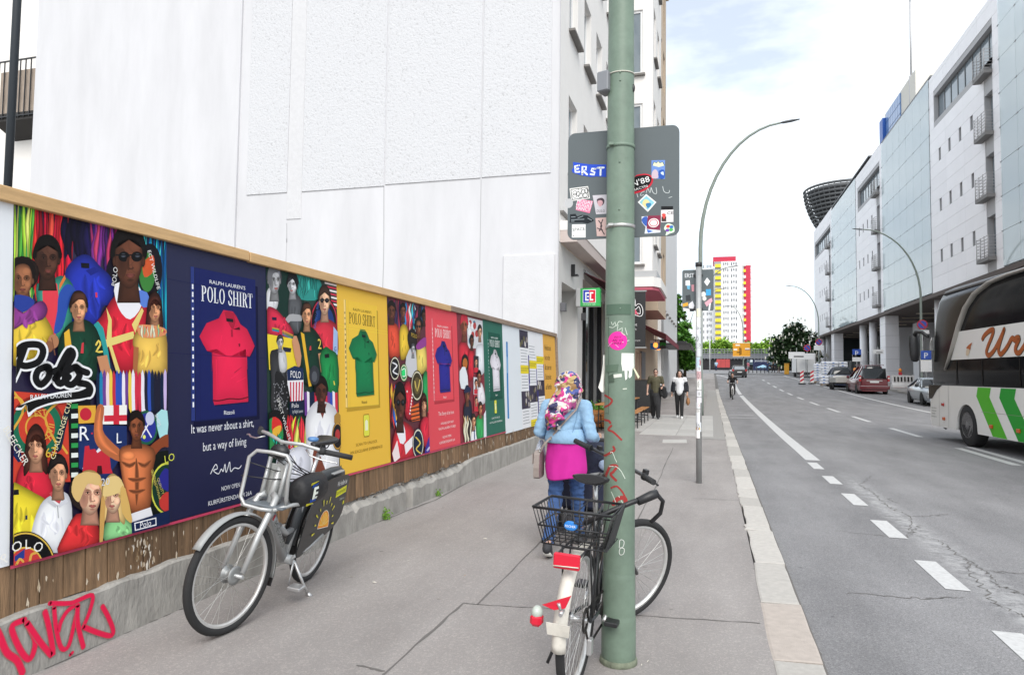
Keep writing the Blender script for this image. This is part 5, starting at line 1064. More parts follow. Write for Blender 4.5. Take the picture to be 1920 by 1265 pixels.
SHIRT = [(432, 485), (498, 487), (522, 522), (552, 590), (600, 625), (632, 700), (658, 770), (640, 820), (618, 868), (598, 858), (594, 800), (597, 1000), (605, 1235), (604, 1262), (485, 1268), (366, 1273), (358, 1235), (358, 1000), (352, 850), (384, 815), (322, 836), (296, 780), (274, 722), (320, 610), (400, 560)]
def book_poster(i, label, paper, cover, cov2, ink, shirt, x0, x1, yt, yb, ratio, dense=1., body=None, code=False):
    """poster with a printed picture of a book whose cover shows a folded polo shirt; x0.. in fractions of the sheet"""
    po, k = poster(i, label, paper); a, b = EU[i], EU[i + 1]; W_ = b - a; U = lambda f: a + W_ * f
    u0, u1 = U(x0), U(x1); cw = u1 - u0
    k.poly([(u0 + .02, yb - .035), (u1 + .035, yb - .025), (u1 + .03, yt - .05), (u0 + .1, yt)], shade(paper, .8)); k.rect(u0, u1, yb, yt, cover); k.rect(u0, u0 + cw * .05, yb, yt, cov2); k.rect(u0 + cw * .05, u0 + cw * .058, yb, yt, shade(paper, .62)); k.rect(u0 + cw * .12, u0 + cw * .124, yb, yt, shade(cover, .85)); k.rect(u1 - cw * .012, u1, yb, yt, shade(cover, 1.12)); k.rect(u0, u1, yb, yb + .008, shade(cover, .8))
    r = random.Random(i)
    for q in range(16): v = yt - .12 - q * (yt - yb - .2) / 16; k.rect(u0 + cw * .016, u0 + cw * .036, v - r.uniform(.015, .035), v, ink)
    cx = u0 + cw * .545; h = yt - yb
    k.text("RALPH LAUREN'S", cx, yt - h * .088, h * .036, ink, fit=cw * .56); k.serif('POLO SHIRT', cx, yt - h * .215, h * .105, ink, cw * .80)
    sy0, sy1 = yt - h * .255, yb + h * .1; S = lambda x, y: (cx + (x - 466) / 384 * cw * .86, sy0 + (sy1 - sy0) * (y - 485) / 788)
    P = [S(*q) for q in SHIRT]; k.poly([(p[0] + .012, p[1] - .008) for p in P], shade(cover, .72)); k.grad(P, shade(shirt, 1.06), shade(shirt, .86), (cx, sy0 + (sy1 - sy0) * .5)); dk, lt = shade(shirt, .74), shade(shirt, 1.12)
    k.poly([S(*q) for q in [(438, 500), (500, 495), (520, 540), (500, 640), (470, 600)]], dk, 2); k.poly([S(*q) for q in [(450, 550), (500, 552), (500, 580), (452, 578)]], '#15151c'); k.poly([S(*q) for q in [(505, 510), (548, 600), (550, 640), (500, 640), (520, 590)]], shade(shirt, .88)); k.poly([S(*q) for q in [(545, 612), (550, 640), (500, 640)]], shade(shirt, .35))
    k.poly([S(*q) for q in [(482, 640), (496, 640), (498, 705), (484, 705)]], dk); k.poly([S(*q) for q in [(536, 760), (548, 755), (548, 785), (540, 785)]], shade(shirt, .5))
    for Q in ([(355, 850), (352, 1000)], [(594, 800), (599, 980)], [(505, 1010), (560, 960)], [(480, 1060), (550, 1000)], [(420, 700), (400, 820)], [(520, 1090), (590, 1050)], [(440, 800), (470, 960)], [(380, 900), (385, 1150)]): k.line([S(*q) for q in Q], cw * .01, dk if Q[0][0] % 2 else lt, 0, (1, .3))
    k.line([S(*q) for q in [(357, 1236), (400, 1240), (470, 1228), (540, 1236), (604, 1222)]], cw * .012, shade(shirt, .42), 3)
    k.text('Rizzoli', cx, yb + h * .03, h * .04, ink, fit=cw * .16)
    if body: body(k, U)
    if code:
        c = U(.5); k.poly([(c + .5 * x, y) for x, y in [(-.13, 1.09), (-.1, 1.115), (.1, 1.115), (.13, 1.09), (.13, .91), (.1, .885), (-.1, .885), (-.13, .91)]], shade(paper, .7)); k.poly([(c + .5 * x, y) for x, y in [(-.115, 1.09), (-.09, 1.105), (.09, 1.105), (.115, 1.09), (.115, .91), (.09, .895), (-.09, .895), (-.115, .91)]], '#d9d94a'); k.poly([(c + .5 * x, y) for x, y in [(-.06, 1.04), (0, 1.06), (.06, 1.04), (.06, .95), (-.06, .95)]], '#e9ebc4')
        k.text('SCAN TO UNLOCK', c, .81, .04, shade(paper, .62) if paper != '#146350' else '#e8ece8', fit=W_ * .42); k.text('AN EXCLUSIVE EXPERIENCE', c, .745, .04, shade(paper, .62) if paper != '#146350' else '#e8ece8', fit=W_ * .64)
    for q in range(2): v = r.uniform(1.0, 2.2); k.line([(a, v), (b, v - .01)], .002, shade(paper, 1.25), 0)
    k.build('print', po); return po
def navy_body(k, U):
    c = '#e9ebf0'; k.text('It was never about a shirt,', U(.52), 1.115, .085, c, fit=.66); k.text('but a way of living', U(.53), .985, .085, c, fit=.46)
    s = [(0, 0), (.05, .06), (.07, .03), (.03, .02), (.08, -.01), (.11, .02), (.13, 0), (.15, .05), (.16, -.01), (.18, .02), (.2, .06), (.21, -.01), (.25, .01), (.3, .0), (.33, .02)]; k.line([(U(.38) + x, .82 + y) for x, y in s], .007, c, 4)
    k.text('NOW OPEN', U(.58), .685, .045, c, fit=.2); k.text('KURFÜRSTENDAMM 26A', U(.58), .605, .045, c, fit=.47)
yy = lambda Z, x, y: Z(x, y)[1]
book_poster(2, 'navy poster showing a blue book with a crimson polo shirt', '#11153f', '#17205a', '#2a3878', '#eceef2', '#e6264f', .21, .87, yy(ZB, 245, 240), yy(ZB, 245, 1385), 1, body=navy_body)
book_poster(4, 'yellow poster showing a book with a green polo shirt', '#e7b83a', '#e9c043', '#efd080', '#5a4a1a', '#187a4a', .12, .76, yy(ZC, 45, 85), yy(ZC, 60, 835), 1, code=True)
def red_body(k, U):
    c = '#f3e6e4'; k.text('The Story of an Icon', U(.55), .99, .07, c, fit=.55)
    for i, (s, f) in enumerate((('AVAILABLE NOW FROM', .46), ('RALPH LAUREN STORES', .6))): k.text(s, U(.57), .87 - i * .065, .045, c, fit=f)
    k.text('NOW OPEN', U(.55), .69, .045, c, fit=.3); k.text('KURFÜRSTENDAMM 26A', U(.56), .625, .045, c, fit=.55)
book_poster(6, 'coral red poster showing a book with a royal blue polo shirt', '#dc4450', '#e04c57', '#e9828a', '#f2e2e0', '#2b2a8c', .18, .80, yy(ZC, 640, 215), yy(ZC, 655, 790), 1, body=red_body)
book_poster(8, 'dark green poster showing a book with a white polo shirt', '#146350', '#125243', '#2f7a68', '#e6ebe8', '#dfdbe3', .22, .86, yy(ZC, 1020, 305), yy(ZC, 1030, 770), 1, code=True)
po, k = poster(3, 'collage poster with a black and white couple, between the navy and the yellow poster', '#123027'); k.pre = ZB
k.poly([(780, 220), (1060, 260), (1060, 800), (780, 720)], '#16322b'); k.poly([(1000, 290), (1170, 320), (1180, 470), (1040, 480), (1010, 400)], '#2f8f86', 3); streaks(k, 1000, 1160, 300, 460, ['#1f746c', '#3aa69b', '#2a8078'], 9, 16, 21)
for i in range(8): k.poly([(1215, 350 + i * 24), (1310, 372 + i * 24), (1310, 385 + i * 24), (1215, 362 + i * 24)], '#c9304a' if i % 2 else '#f0e6e4')
k.ell(1210, 660, 105, 200, '#15131c', n=34); k.ring(1210, 660, 100, 190, 8, '#b03040', 34); k.ell(1215, 670, 72, 140, '#233c74', n=30)
garment(k, [(785, 420), (830, 390), (870, 480), (850, 560), (785, 560)], '#d8d8da', 4, 22, .8); face(k, 840, 345, 46, 100, '#9c9c9e', '#55555a', 'short', .9); k.poly([(790, 330), (800, 250), (850, 238), (880, 270), (830, 290), (815, 380)], '#6c6c70', 3)
garment(k, [(945, 480), (985, 440), (1040, 480), (1045, 640), (1010, 740), (950, 660)], '#5c5e62', 6, 23); face(k, 975, 375, 36, 72, '#b4b4b6', '#1f1f22', 'short', -.7); k.poly([(935, 350), (950, 280), (990, 275), (1015, 330), (1010, 410), (985, 340), (950, 320)], '#1b1b1e', 3); k.poly([(915, 640), (950, 590), (1000, 590), (1040, 600), (1040, 640), (960, 640), (925, 670)], '#a6a6a8', 2)
garment(k, [(785, 550), (830, 540), (880, 580), (960, 680), (980, 750), (900, 770), (790, 740)], '#d52f4c', 8, 24); k.poly([(820, 610), (855, 612), (855, 635), (822, 632)], '#1c1a3a')
for c, o_ in (('#c99f3a', 0), ('#3a9a58', 14), ('#2a7fb0', 28)): k.line([(825, 690 + o_ * .6), (870, 700 + o_ * .6)], 9, c, 0); k.line([(900, 710 + o_), (975, 745 + o_)], 8, c, 0)
k.poly([(785, 735), (980, 770), (1020, 1000), (960, 1010), (800, 1000)], '#e9cf3a'); k.poly([(900, 830), (965, 840), (960, 870), (905, 868)], '#26283a')
garment(k, [(805, 890), (840, 850), (900, 870), (940, 1100), (930, 1260), (950, 1330), (820, 1310), (815, 1100)], '#3d3d40', 10, 25); garment(k, [(870, 860), (920, 870), (930, 1000), (880, 1010)], '#c6c6c8', 3, 26, .8); face(k, 880, 800, 22, 48, '#a8a8aa', '#202022', 'short', .3); k.poly([(840, 1040), (880, 1020), (940, 1120), (930, 1280), (860, 1290)], '#222224', 3)
for i in range(60): r_ = random.Random(i); k.ell(r_.uniform(830, 940), r_.uniform(1080, 1300), 3, 6, '#8d8d92')
garment(k, [(1110, 700), (1160, 640), (1220, 620), (1290, 660), (1305, 720), (1305, 880), (1180, 900)], '#d23446', 6, 27); k.poly([(1275, 680), (1305, 720), (1305, 890), (1270, 870)], '#9db8e0'); face(k, 1208, 500, 40, 100, '#d3a184', '#3a2a22', 'crop', 0, True)
garment(k, [(1010, 740), (1070, 690), (1120, 690), (1180, 770), (1200, 870), (1170, 900), (1180, 1100), (1060, 1100), (1020, 900)], '#15382b', 6, 28); k.poly([(1030, 720), (1055, 735), (1110, 1120), (1090, 1125)], '#e0b133'); k.poly([(1160, 880), (1200, 870), (1215, 1010), (1180, 1020)], '#c68f6c'); k.poly([(965, 790), (1000, 750), (1035, 900), (1010, 990)], '#c68f6c', 2); k.poly([(1098, 825), (1106, 822), (1108, 855), (1094, 855)], '#c83a44'); face(k, 1075, 600, 34, 80, '#c48e6a', '#2c1c15', 'short', 0)
garment(k, [(1170, 900), (1210, 830), (1250, 850), (1305, 910), (1305, 1180), (1200, 1180), (1180, 1000)], '#1f8a4a', 7, 29); k.poly([(1205, 885), (1240, 880), (1242, 910), (1208, 914)], '#141a1a'); k.line([(1275, 1085), (1280, 1110)], 8, '#e0cf4a', 0)
k.poly([(925, 1010), (985, 975), (1048, 1000), (1050, 1220), (960, 1260), (930, 1100)], '#e8e6ea', 0); k.poly([(925, 1000), (985, 970), (1048, 990), (1048, 1075), (930, 1080)], '#1b2c52')
for i in range(5): k.poly([(948 + i * 22, 1090), (958 + i * 22, 1090), (960 + i * 20, 1235), (950 + i * 20, 1238)], '#c42f48')
r = random.Random(12)
for i in range(13): x = 1055 + i * 19; k.poly([(x, 1165 + r.uniform(-10, 10)), (x + 18, 1165), (x + 22, 1340), (x + 4, 1340)], r.choice(['#e9e4ee', '#2f4fb0', '#1c1c30', '#d03048', '#9fc0e4', '#6d3f8f', '#e6dde8', '#14233f']))
k.poly([(945, 1235), (1052, 1225), (1054, 1325), (945, 1340)], '#16203a')
k.ell(845, 1470, 100, 175, '#141416', n=36); k.ell(830, 1480, 68, 130, '#2f8a4a', n=30); k.poly([(820, 1350), (880, 1380), (885, 1450), (820, 1470)], '#d6322f', 3); k.poly([(822, 1440), (880, 1410), (870, 1470), (826, 1500)], '#e8b23a', 3); streaks(k, 825, 880, 1480, 1600, ['#146a44', '#1fa08a', '#123f30'], 7, 10, 30)
streaks(k, 945, 1075, 1340, 1640, ['#d9333f', '#e8c93e', '#3fa04a', '#b81f32', '#f0de60', '#c5242e'], 13, 18, 31)
garment(k, [(1065, 1360), (1120, 1250), (1180, 1230), (1260, 1260), (1300, 1330), (1310, 1560), (1290, 1800), (1080, 1790), (1070, 1560)], '#e9e9f0', 9, 32, .87); k.poly([(1130, 1560), (1215, 1750), (1190, 1780), (1120, 1740)], '#7a4030', 2); k.poly([(1150, 1260), (1190, 1360), (1220, 1250)], '#7b3a30'); face(k, 1180, 1170, 42, 100, '#4a2a22', '#171010', 'crop', .3); k.ell(1128, 1040, 38, 72, '#34363c', n=24); k.ell(1128, 1050, 20, 40, '#55585f')
garment(k, [(850, 1640), (920, 1600), (1060, 1560), (1100, 1680), (1060, 1800), (860, 1820)], '#dfe0ea', 8, 33, .8)
k.ell(1300, 1490, 42, 105, '#1c1a1c'); k.ring(1300, 1490, 40, 100, 5, '#b5893f'); k.poly([(1275, 1340), (1300, 1310), (1325, 1340), (1325, 1390), (1275, 1395)], '#a8803a', 0); k.ell(1300, 1480, 18, 40, '#b03a3a'); k.poly([(1250, 1720), (1300, 1750), (1335, 1690), (1335, 1740), (1300, 1790), (1255, 1760)], '#3a3a40')
for a_ in range(7): k.line([(1300, 1760), (1260 + a_ * 14, 1830)], 4, '#c9a54c', 0)
T = lambda s, x, y, h, c, **q: k.text(s, *ZB(x, y), h, c, **q)
k.d += .0002; T('POLO', 988, 1060, .085, '#f0f0f2', fit=.15, rot=-.05); T('Polo', 985, 1280, .055, '#e9e9ec', fit=.1); T('by Ralph Lauren', 1003, 1318, .04, '#c9ccd2', fit=.15); T('2', 1166, 845, .13, '#e8d05a'); T('RALPH LAUREN', 1150, 600, .05, '#3a5fa8', rot=1.3, fit=.25); T('SPECT WILDLIFE BUT', 905, 1420, .05, '#e6e6e2', rot=-1.15, fit=.5); T('G', 1283, 862, .06, '#2a3f8a')
k.build('print', po)
po, k = poster(5, 'collage poster of people between the yellow and the coral red poster', '#5a1f2c'); k.pre = ZC
streaks(k, 320, 420, 70, 300, ['#3a2a4c', '#7a2a40', '#1f1a38', '#a0304a'], 10, 12, 41); streaks(k, 440, 520, 100, 300, ['#2f7fb8', '#3fb4c0', '#c83a4a', '#e6e6ea', '#1f4f8a'], 11, 10, 42); streaks(k, 520, 600, 110, 260, ['#1c1826', '#8a2f4a', '#2a5a8a', '#2a2030'], 8, 12, 43)
garment(k, [(318, 270), (350, 240), (395, 280), (405, 470), (330, 480)], '#e0523a', 6, 44); face(k, 345, 165, 26, 62, '#5a3628', '#1a1210', 'crop', .2)
garment(k, [(400, 300), (430, 250), (460, 290), (470, 440), (410, 500)], '#e6bf3c', 5, 45); face(k, 425, 165, 18, 50, '#6a4030', '#17100e', 'crop', 0)
garment(k, [(455, 330), (490, 280), (520, 330), (515, 440), (470, 420)], '#2a2320', 4, 46); face(k, 532, 275, 18, 52, '#7a4c38', '#141010', 'afro', 0, True); garment(k, [(520, 400), (560, 380), (585, 420), (595, 560), (520, 600)], '#e8cf6a', 5, 47); k.poly([(515, 400), (560, 350), (590, 350), (585, 400), (530, 430)], '#8f3f8c', 3); face(k, 570, 200, 15, 45, '#4a2f25', '#120d0c', 'crop', 0)
k.poly([(445, 480), (500, 400), (520, 560), (500, 620), (450, 600)], '#c8c8cc', 3); face(k, 492, 430, 14, 40, '#a0a0a2', '#2a2a2c', 'short', 0)
for x, y, a_, b_, c_ in ((365, 560, 36, 85, '#1b1b1d'), (428, 590, 26, 60, '#1f8a4a'), (520, 680, 42, 108, '#3c3420')): k.ell(x, y, a_, b_, c_, n=30); k.ring(x, y, a_ * .93, b_ * .93, 4, '#cfc9b0'); k.ell(x, y, a_ * .55, b_ * .55, shade(c_, 1.6))
k.line([(350, 520), (380, 540), (352, 580), (382, 600)], 9, '#e8e8ea', 3); k.line([(505, 650), (520, 720), (540, 640)], 8, '#c9b25a', 2); k.line([(415, 570), (436, 560), (440, 610), (420, 615)], 6, '#e6ece6', 3)
garment(k, [(560, 620), (595, 590), (605, 830), (575, 850)], '#2a9a56', 4, 48); garment(k, [(430, 690), (470, 650), (490, 760), (500, 900), (440, 900)], '#c8283c', 5, 49)
for i in range(8): k.ell(450 + (i * 37) % 40, 720 + i * 22, 4, 8, '#f0e6e6')
streaks(k, 340, 370, 660, 960, ['#c83a3a', '#2f5fb0', '#1c1c2a', '#e0a03a'], 6, 20, 50)
k.poly([(475, 830), (530, 800), (540, 920), (480, 930)], '#d8652f');
for i in range(4): k.line([(478, 840 + i * 28), (538, 825 + i * 28)], 9, '#22201f', 0)
garment(k, [(345, 1090), (380, 960), (430, 930), (500, 1000), (500, 1180), (360, 1210)], '#d8303e', 6, 51); k.poly([(370, 940), (420, 930), (440, 1060), (400, 1080)], '#ecebf0', 2); k.poly([(430, 1090), (520, 1000), (520, 1060), (440, 1160)], '#f0e9ec'); k.poly([(345, 1150), (380, 1060), (400, 1180), (360, 1215)], '#f0dfe0'); face(k, 400, 815, 36, 130, '#4f2d22', '#140f0e', 'crop', .4, True)
garment(k, [(540, 960), (570, 890), (605, 880), (625, 1080), (560, 1100)], '#d22a42', 5, 52); face(k, 568, 810, 18, 58, '#c89070', '#2b1712', 'long', .2)
k.ell(525, 1085, 40, 110, '#14233a', n=30); k.ring(525, 1085, 37, 102, 4, '#d8d3c0'); k.line([(510, 1040), (540, 1080), (512, 1120), (540, 1150)], 9, '#d9c15a', 3); k.poly([(575, 1120), (620, 1000), (630, 1150), (580, 1170)], '#3f2f8f', 2); k.line([(590, 1130), (605, 1110)], 12, '#c8c4e4', 0)
k.d += .0002; k.text('POLO', *ZC(497, 345), .07, '#c8a83c', rot=-.1, fit=.16); k.build('print', po)
po, k = poster(7, 'collage poster of people between the coral red and the dark green poster', '#7c2030'); k.pre = ZC
k.poly([(870, 200), (990, 230), (990, 420), (880, 420)], '#cfd0d4');
for i in range(12): r_ = random.Random(i + 90); k.ell(r_.uniform(880, 960), r_.uniform(230, 400), 11, 24, r_.choice(['#1f1f22', '#e9e9ea', '#4a7f9a', '#3f8a4a', '#b04040']))
garment(k, [(812, 400), (850, 370), (890, 420), (900, 520), (850, 560), (815, 540)], '#cc2f40', 5, 61); face(k, 853, 265, 24, 75, '#8a4c38', '#c52f42', 'short', .2); k.poly([(830, 250), (845, 200), (870, 210), (880, 260), (855, 225)], '#c52f42', 3)
garment(k, [(935, 420), (960, 390), (990, 410), (992, 590), (940, 580)], '#dfe2e6', 4, 62, .85); face(k, 962, 310, 14, 45, '#b98a70', '#1a1412', 'short', 0); garment(k, [(880, 460), (905, 420), (925, 470), (915, 620), (885, 640)], '#d02a3c', 4, 63); face(k, 905, 375, 13, 42, '#5a3628', '#141010', 'crop', 0)
k.ell(858, 520, 26, 60, '#17181b', n=26); k.ell(858, 525, 17, 38, '#b5692f'); k.poly([(820, 580), (860, 550), (880, 680), (830, 700)], '#e2e6ea', 2)
for x, y, w, c in ((935, 530, 18, '#2a2a34'), (935, 680, 18, '#d9dde2'), (935, 800, 16, '#b03a44')): k.poly([(x - w, y - 60), (x + w, y - 55), (x + w, y + 60), (x - w, y + 62)], c); face(k, x, y - 12, 10, 28, '#c08a70', '#231a18', 'short', 0); k.poly([(x - w * .8, y + 25), (x + w * .8, y + 25), (x + w * .8, y + 58), (x - w * .8, y + 58)], '#c8303f')
garment(k, [(845, 840), (870, 780), (900, 800), (905, 960), (860, 1000)], '#23283a', 5, 64); face(k, 872, 745, 16, 55, '#7a4c38', '#1c2a44', 'crop', 0); k.poly([(855, 700), (890, 690), (895, 720), (850, 730)], '#1c2748', 2); garment(k, [(945, 700), (970, 660), (990, 720), (995, 800), (950, 800)], '#e6e2e6', 4, 65, .85); face(k, 955, 625, 13, 44, '#8a5a44', '#17100e', 'crop', 0); streaks(k, 850, 895, 880, 1080, ['#d8c9b0', '#6a4a34', '#2a2220', '#c8a878'], 8, 12, 66)
garment(k, [(895, 1030), (915, 960), (940, 980), (945, 1070), (900, 1080)], '#e9ebef', 3, 67, .85); face(k, 915, 930, 14, 46, '#c08a68', '#1c1614', 'short', 0); garment(k, [(930, 920), (960, 880), (985, 910), (990, 1060), (940, 1060)], '#37a35a', 4, 68); face(k, 962, 845, 13, 44, '#a8704f', '#1a1412', 'short', 0); k.poly([(985, 880), (1000, 850), (1005, 1050), (985, 1050)], '#dfe3ea'); k.line([(918, 990), (920, 1050)], 6, '#2a3f7a', 0)
k.build('print', po)
po, k = poster(9, 'white poster with a thin blue brush stroke down its side', '#dfe5ea', .52); k.pre = ZC
k.line([(1152, 378), (1155, 520), (1158, 700), (1163, 905)], 11, '#2f7fc0', 4); k.line([(1153, 480), (1156, 590)], 5, '#8fc0e4', 3); k.build('print', po)
po, k = poster(10, 'poster of yellow, white and violet notice blocks beside the blank white one', '#e4e4e4', .52); a, b = EU[10], EU[11]; w = (b - a) / 3; r = random.Random(3)
for c in range(3):
    v = 2.36 - (c * .23) % .5
    k.rect(a + c * w, a + (c + 1) * w, .53, 2.38, '#e6e7ea'); q = c
    while v > .6:
        kind = q % 4; h = .33
        x0, x1 = a + c * w + .03, a + (c + 1) * w - .03
        if kind == 0:
            k.rect(x0 - .03, x1 + .03, v - h, v, '#3a3548')
            for i in range(8): k.ell(r.uniform(x0, x1), r.uniform(v - h + .05, v - .05), .05, .05, r.choice(['#8a7f7a', '#b9b4b0', '#2a2632', '#6f6a44', '#cfc9c4']))
        elif kind == 2: k.rect(x0 - .03, x1 + .03, v - .16, v, '#e3cf2a'); h = .16; k.line([(x0, v - .06), (x1, v - .06)], .012, '#8a7f20', 0); k.line([(x0, v - .1), (x1 - .1, v - .1)], .012, '#8a7f20', 0)
        else:
            for i in range(5): k.line([(x0 + .03, v - .05 - i * .055), (x1 - r.uniform(.03, .12), v - .05 - i * .055)], .014, '#9fa2a8', 0)
            if kind == 3: k.rect(x1 - .02, x1 + .03, v - h, v, '#352f86')
        v -= h; q += 1
k.rect(a + w - .03, a + w + .03, 1.35, 1.9, '#352f86'); k.rect(a + 2 * w - .02, a + 2 * w + .05, .6, 1.2, '#352f86'); k.build('print', po)
po, k = poster(11, 'orange poster with five lines of black text at the end of the hoarding', '#e0a83f', .42)
for i, s in enumerate(['Vielleicht sind', 'sie an der', 'Bar, aber mit', 'Sicherheit', 'auf Bumble.']): k.text(s, EU[11] + .12, 2.05 - i * .21, .17, '#2e2415', 'l', fit=(.62, .5, .6, .55, .57)[i])
k.rect(EU[12] - .08, EU[12], .42, 1.2, '#d8502c'); k.build('print', po)
for i, (a, b) in enumerate(((1, 3), (3, 5), (5, 7), (7, 9))):
    mb = MB(); v = PB - .004; mb.prism([fence_f(EU[a], v - .014, .006), fence_f(EU[b], v - .014, .006), fence_f(EU[b], v + .002, .006), fence_f(EU[a], v + .002, .006)], (.002, 0, 0)); mb.build('edge_tape', mat('red_tape', (.55, .05, .12), .5), fence).matrix_parent_inverse = Matrix(fence.matrix_basis).inverted()
# ================================================================ BICYCLES
m_tyre = mat('tyre_rubber', (.022, .022, .023), .85, bump=.4, bscale=220); m_alu = mat('brushed_alloy', (.55, .55, .55), .35, metal=.75); m_silver = mat('silver_paint', (.43, .44, .44), .38, metal=.35, coat=.3)
m_blk = mat('black_plastic', (.018, .018, .02), .45); m_blkp = mat('black_frame_paint', (.02, .022, .026), .3, coat=.5); m_spoke = mat('spoke_steel', (.6, .6, .58), .3, metal=.8); m_rubber = mat('grip_rubber', (.028, .028, .03), .8)
RX = Matrix.Rotation(PI / 2, 4, 'X')
def add_wheel(parent, M, Ro, tw=.021, rim=(.55, .55, .55), spokes=32, hub=.035, deep=.013, hubm=None, cog=False):
    """wheel as a part (turning about y) with tyre, rim, hub and spokes as its sub-parts"""
    w = bpy.data.objects.new('wheel', None); COL.objects.link(w); w.parent = parent; w.matrix_local = M; w.empty_display_size = .1
    mb = MB(); mb.torus(Ro - tw, tw, RX, 56, 10)
    mb.build('tyre', m_tyre, w)
    r1 = Ro - 2 * tw + .004; mb = MB(); rings = []
    n = 56; prof = [(r1, -.012), (r1, .012), (r1 - deep, .0125), (r1 - deep - .006, .005), (r1 - deep - .006, -.005), (r1 - deep, -.0125)]
    for i in range(n): a = 2 * PI * i / n; rings.append([(r * math.cos(a), y, r * math.sin(a)) for r, y in prof])
    rings.append(rings[0]); mb.loft(rings, cap=False, smooth=False); mb.build('rim', mat('rim_alloy', rim, .4, metal=.45), w)
    mb = MB(); mb.cyl((0, -.05, 0), (0, .05, 0), .012, 10); mb.lathe([(hub * .6, -.034), (hub, -.032), (hub, -.027), (hub * .55, -.02), (hub * .55, .02), (hub, .027), (hub, .032), (hub * .6, .034)], 18, RX)
    mb.build('hub', hubm or m_alu, w)
    mb = MB()
    for i in range(spokes):
        a = 2 * PI * i / spokes; s = 1 if i % 2 else -1; b = a + (.42 if (i // 2) % 2 else -.42)
        mb.tube([(hub * .92 * math.cos(b), s * .028, hub * .92 * math.sin(b)), ((r1 - deep) * math.cos(a), s * .004, (r1 - deep) * math.sin(a))], .0013, 4, cap=False)
    mb.build('spokes', m_spoke, w)['kind'] = 'stuff'
    return w
def arc_strip(mb, c, R_, a0, a1, w, n=24, th=.003, sag=.012):
    """curved mudguard band over a wheel in the x-z plane"""
    rings = []
    for i in range(n + 1):
        a = a0 + (a1 - a0) * i / n; ring = []
        for j, q in [(j, q) for q in (0, th) for j in ((-1, -.5, 0, .5, 1) if q == 0 else (1, .5, 0, -.5, -1))]:
            r = R_ + q - sag * abs(j) ** 2; ring.append((c[0] + r * math.cos(a), j * w / 2, c[2] + r * math.sin(a)))
        rings.append(ring)
    mb.loft(rings)
def saddle_mesh(mb, x0, x1, z, wide=.085):
    """x0 nose, x1 rear"""
    rings = []
    for t, w, h, dz in [(0, .012, .018, -.012), (.05, .024, .03, -.002), (.3, .03, .036, 0), (.55, .045, .04, 0), (.75, .075, .046, .006), (.92, wide, .05, .016), (1, wide * .8, .04, .018)]:
        x = x0 + (x1 - x0) * t; rings.append([(x, w * math.cos(a), z + dz + (h * .35 * math.sin(a) if math.sin(a) > 0 else h * .75 * math.sin(a))) for a in [2 * PI * k / 16 for k in range(16)]])
    mb.loft(rings)
b1 = thing('rental_bicycle', 'silver grey rental bicycle with black rear wheel panels, parked on its stand by the posters', 'bicycle', (-2.885, 4.55, 0), rot=(R(-8), 0, R(-82)))
RW, FW = (0, 0, .342), (1.06, 0, .342); ht0, ht1 = Vector((.79, 0, .70)), Vector((.70, 0, 1.0))
ax = (ht1 - ht0).normalized(); S = Matrix.Translation(ht0) @ Matrix.Rotation(R(-14), 4, ax) @ Matrix.Translation(-ht0); Sh = S @ Matrix.Translation((.7, 0, 1.05)) @ Matrix.Rotation(R(-8), 4, 'X') @ Matrix.Translation((-.7, 0, -1.05))
add_wheel(b1, Matrix.Translation(RW), .342, .024, (.62, .62, .61), 28, .05); w = add_wheel(b1, S @ Matrix.Translation(FW), .342, .024, (.66, .66, .65), 28, .055, hubm=mat('hub_grey', (.3, .31, .31), .4, metal=.4))
mb = MB(); mb.cyl((.46, 0, .29), tuple(ht0 + Vector((-.03, 0, -.03))), .031, 16); mb.tube([(.79, 0, .67), (.70, 0, 1.0)], .027, 12); mb.cyl((.45, 0, .29), (.25, 0, .74), .026, 12); mb.tube([(.37, 0, .47), (.48, 0, .46), (.60, 0, .54)], .02, 10); mb.tube([(.45, .05, .29), (.2, .065, .31), (0, .07, .352)], .012, 8); mb.tube([(.45, -.05, .29), (.2, -.065, .31), (0, -.07, .352)], .012, 8); mb.cyl((.45, -.06, .285), (.45, .06, .285), .032, 12); mb.build('frame', m_silver, b1)
mb = MB(); mb.cyl((.25, 0, .73), (.12, 0, 1.0), .0155, 12); mb.build('seat_post', m_alu, b1)
mb = MB(); saddle_mesh(mb, .27, -.02, 1.045, .085); sd = mb.build('saddle', mat('saddle_black', (.02, .02, .022), .4, bump=.15, bscale=150), b1)
mb = MB()
for y in (-.03, .03): mb.tube([(.2, y, 1.03), (.16, y, 1.0), (.07, y, 1.0), (.03, y, 1.03)], .005, 6)
for k in range(7): mb.torus(.022, .004, Matrix.Translation((.09 + k * .011, 0, 1.005)) @ Matrix.Rotation(PI / 2, 4, 'Y'), 12, 5)
mb.build('saddle_rail', m_blk, sd)
mb = MB()
for y in (.075, -.075): mb.tube([(.79, y * .4, .78), (.81, y * .9, .76), (.86, y, .69), (.94, y, .57), (1.05, y, .36)], [.022, .022, .021, .02, .015], 12)
mb.cyl((1.06, -.09, .342), (1.06, .09, .342), .012, 8); mb.xf(S); mb.build('fork', m_silver, b1)
mb = MB(); arc_strip(mb, FW, .362, R(35), R(196), .058); mb.xf(S); mg = mb.build('mudguard', mat('mudguard_grey', (.30, .31, .31), .4), b1)
mb = MB(); arc_strip(mb, FW, .3665, R(172), R(204), .06); mb.xf(S); mb.build('mud_flap', m_blk, mg)
mb = MB(); P = [(.68, .26, 1.03), (.70, .2, 1.05), (.72, .1, 1.045), (.73, 0, 1.03), (.72, -.1, 1.045), (.70, -.2, 1.05), (.68, -.26, 1.03)]
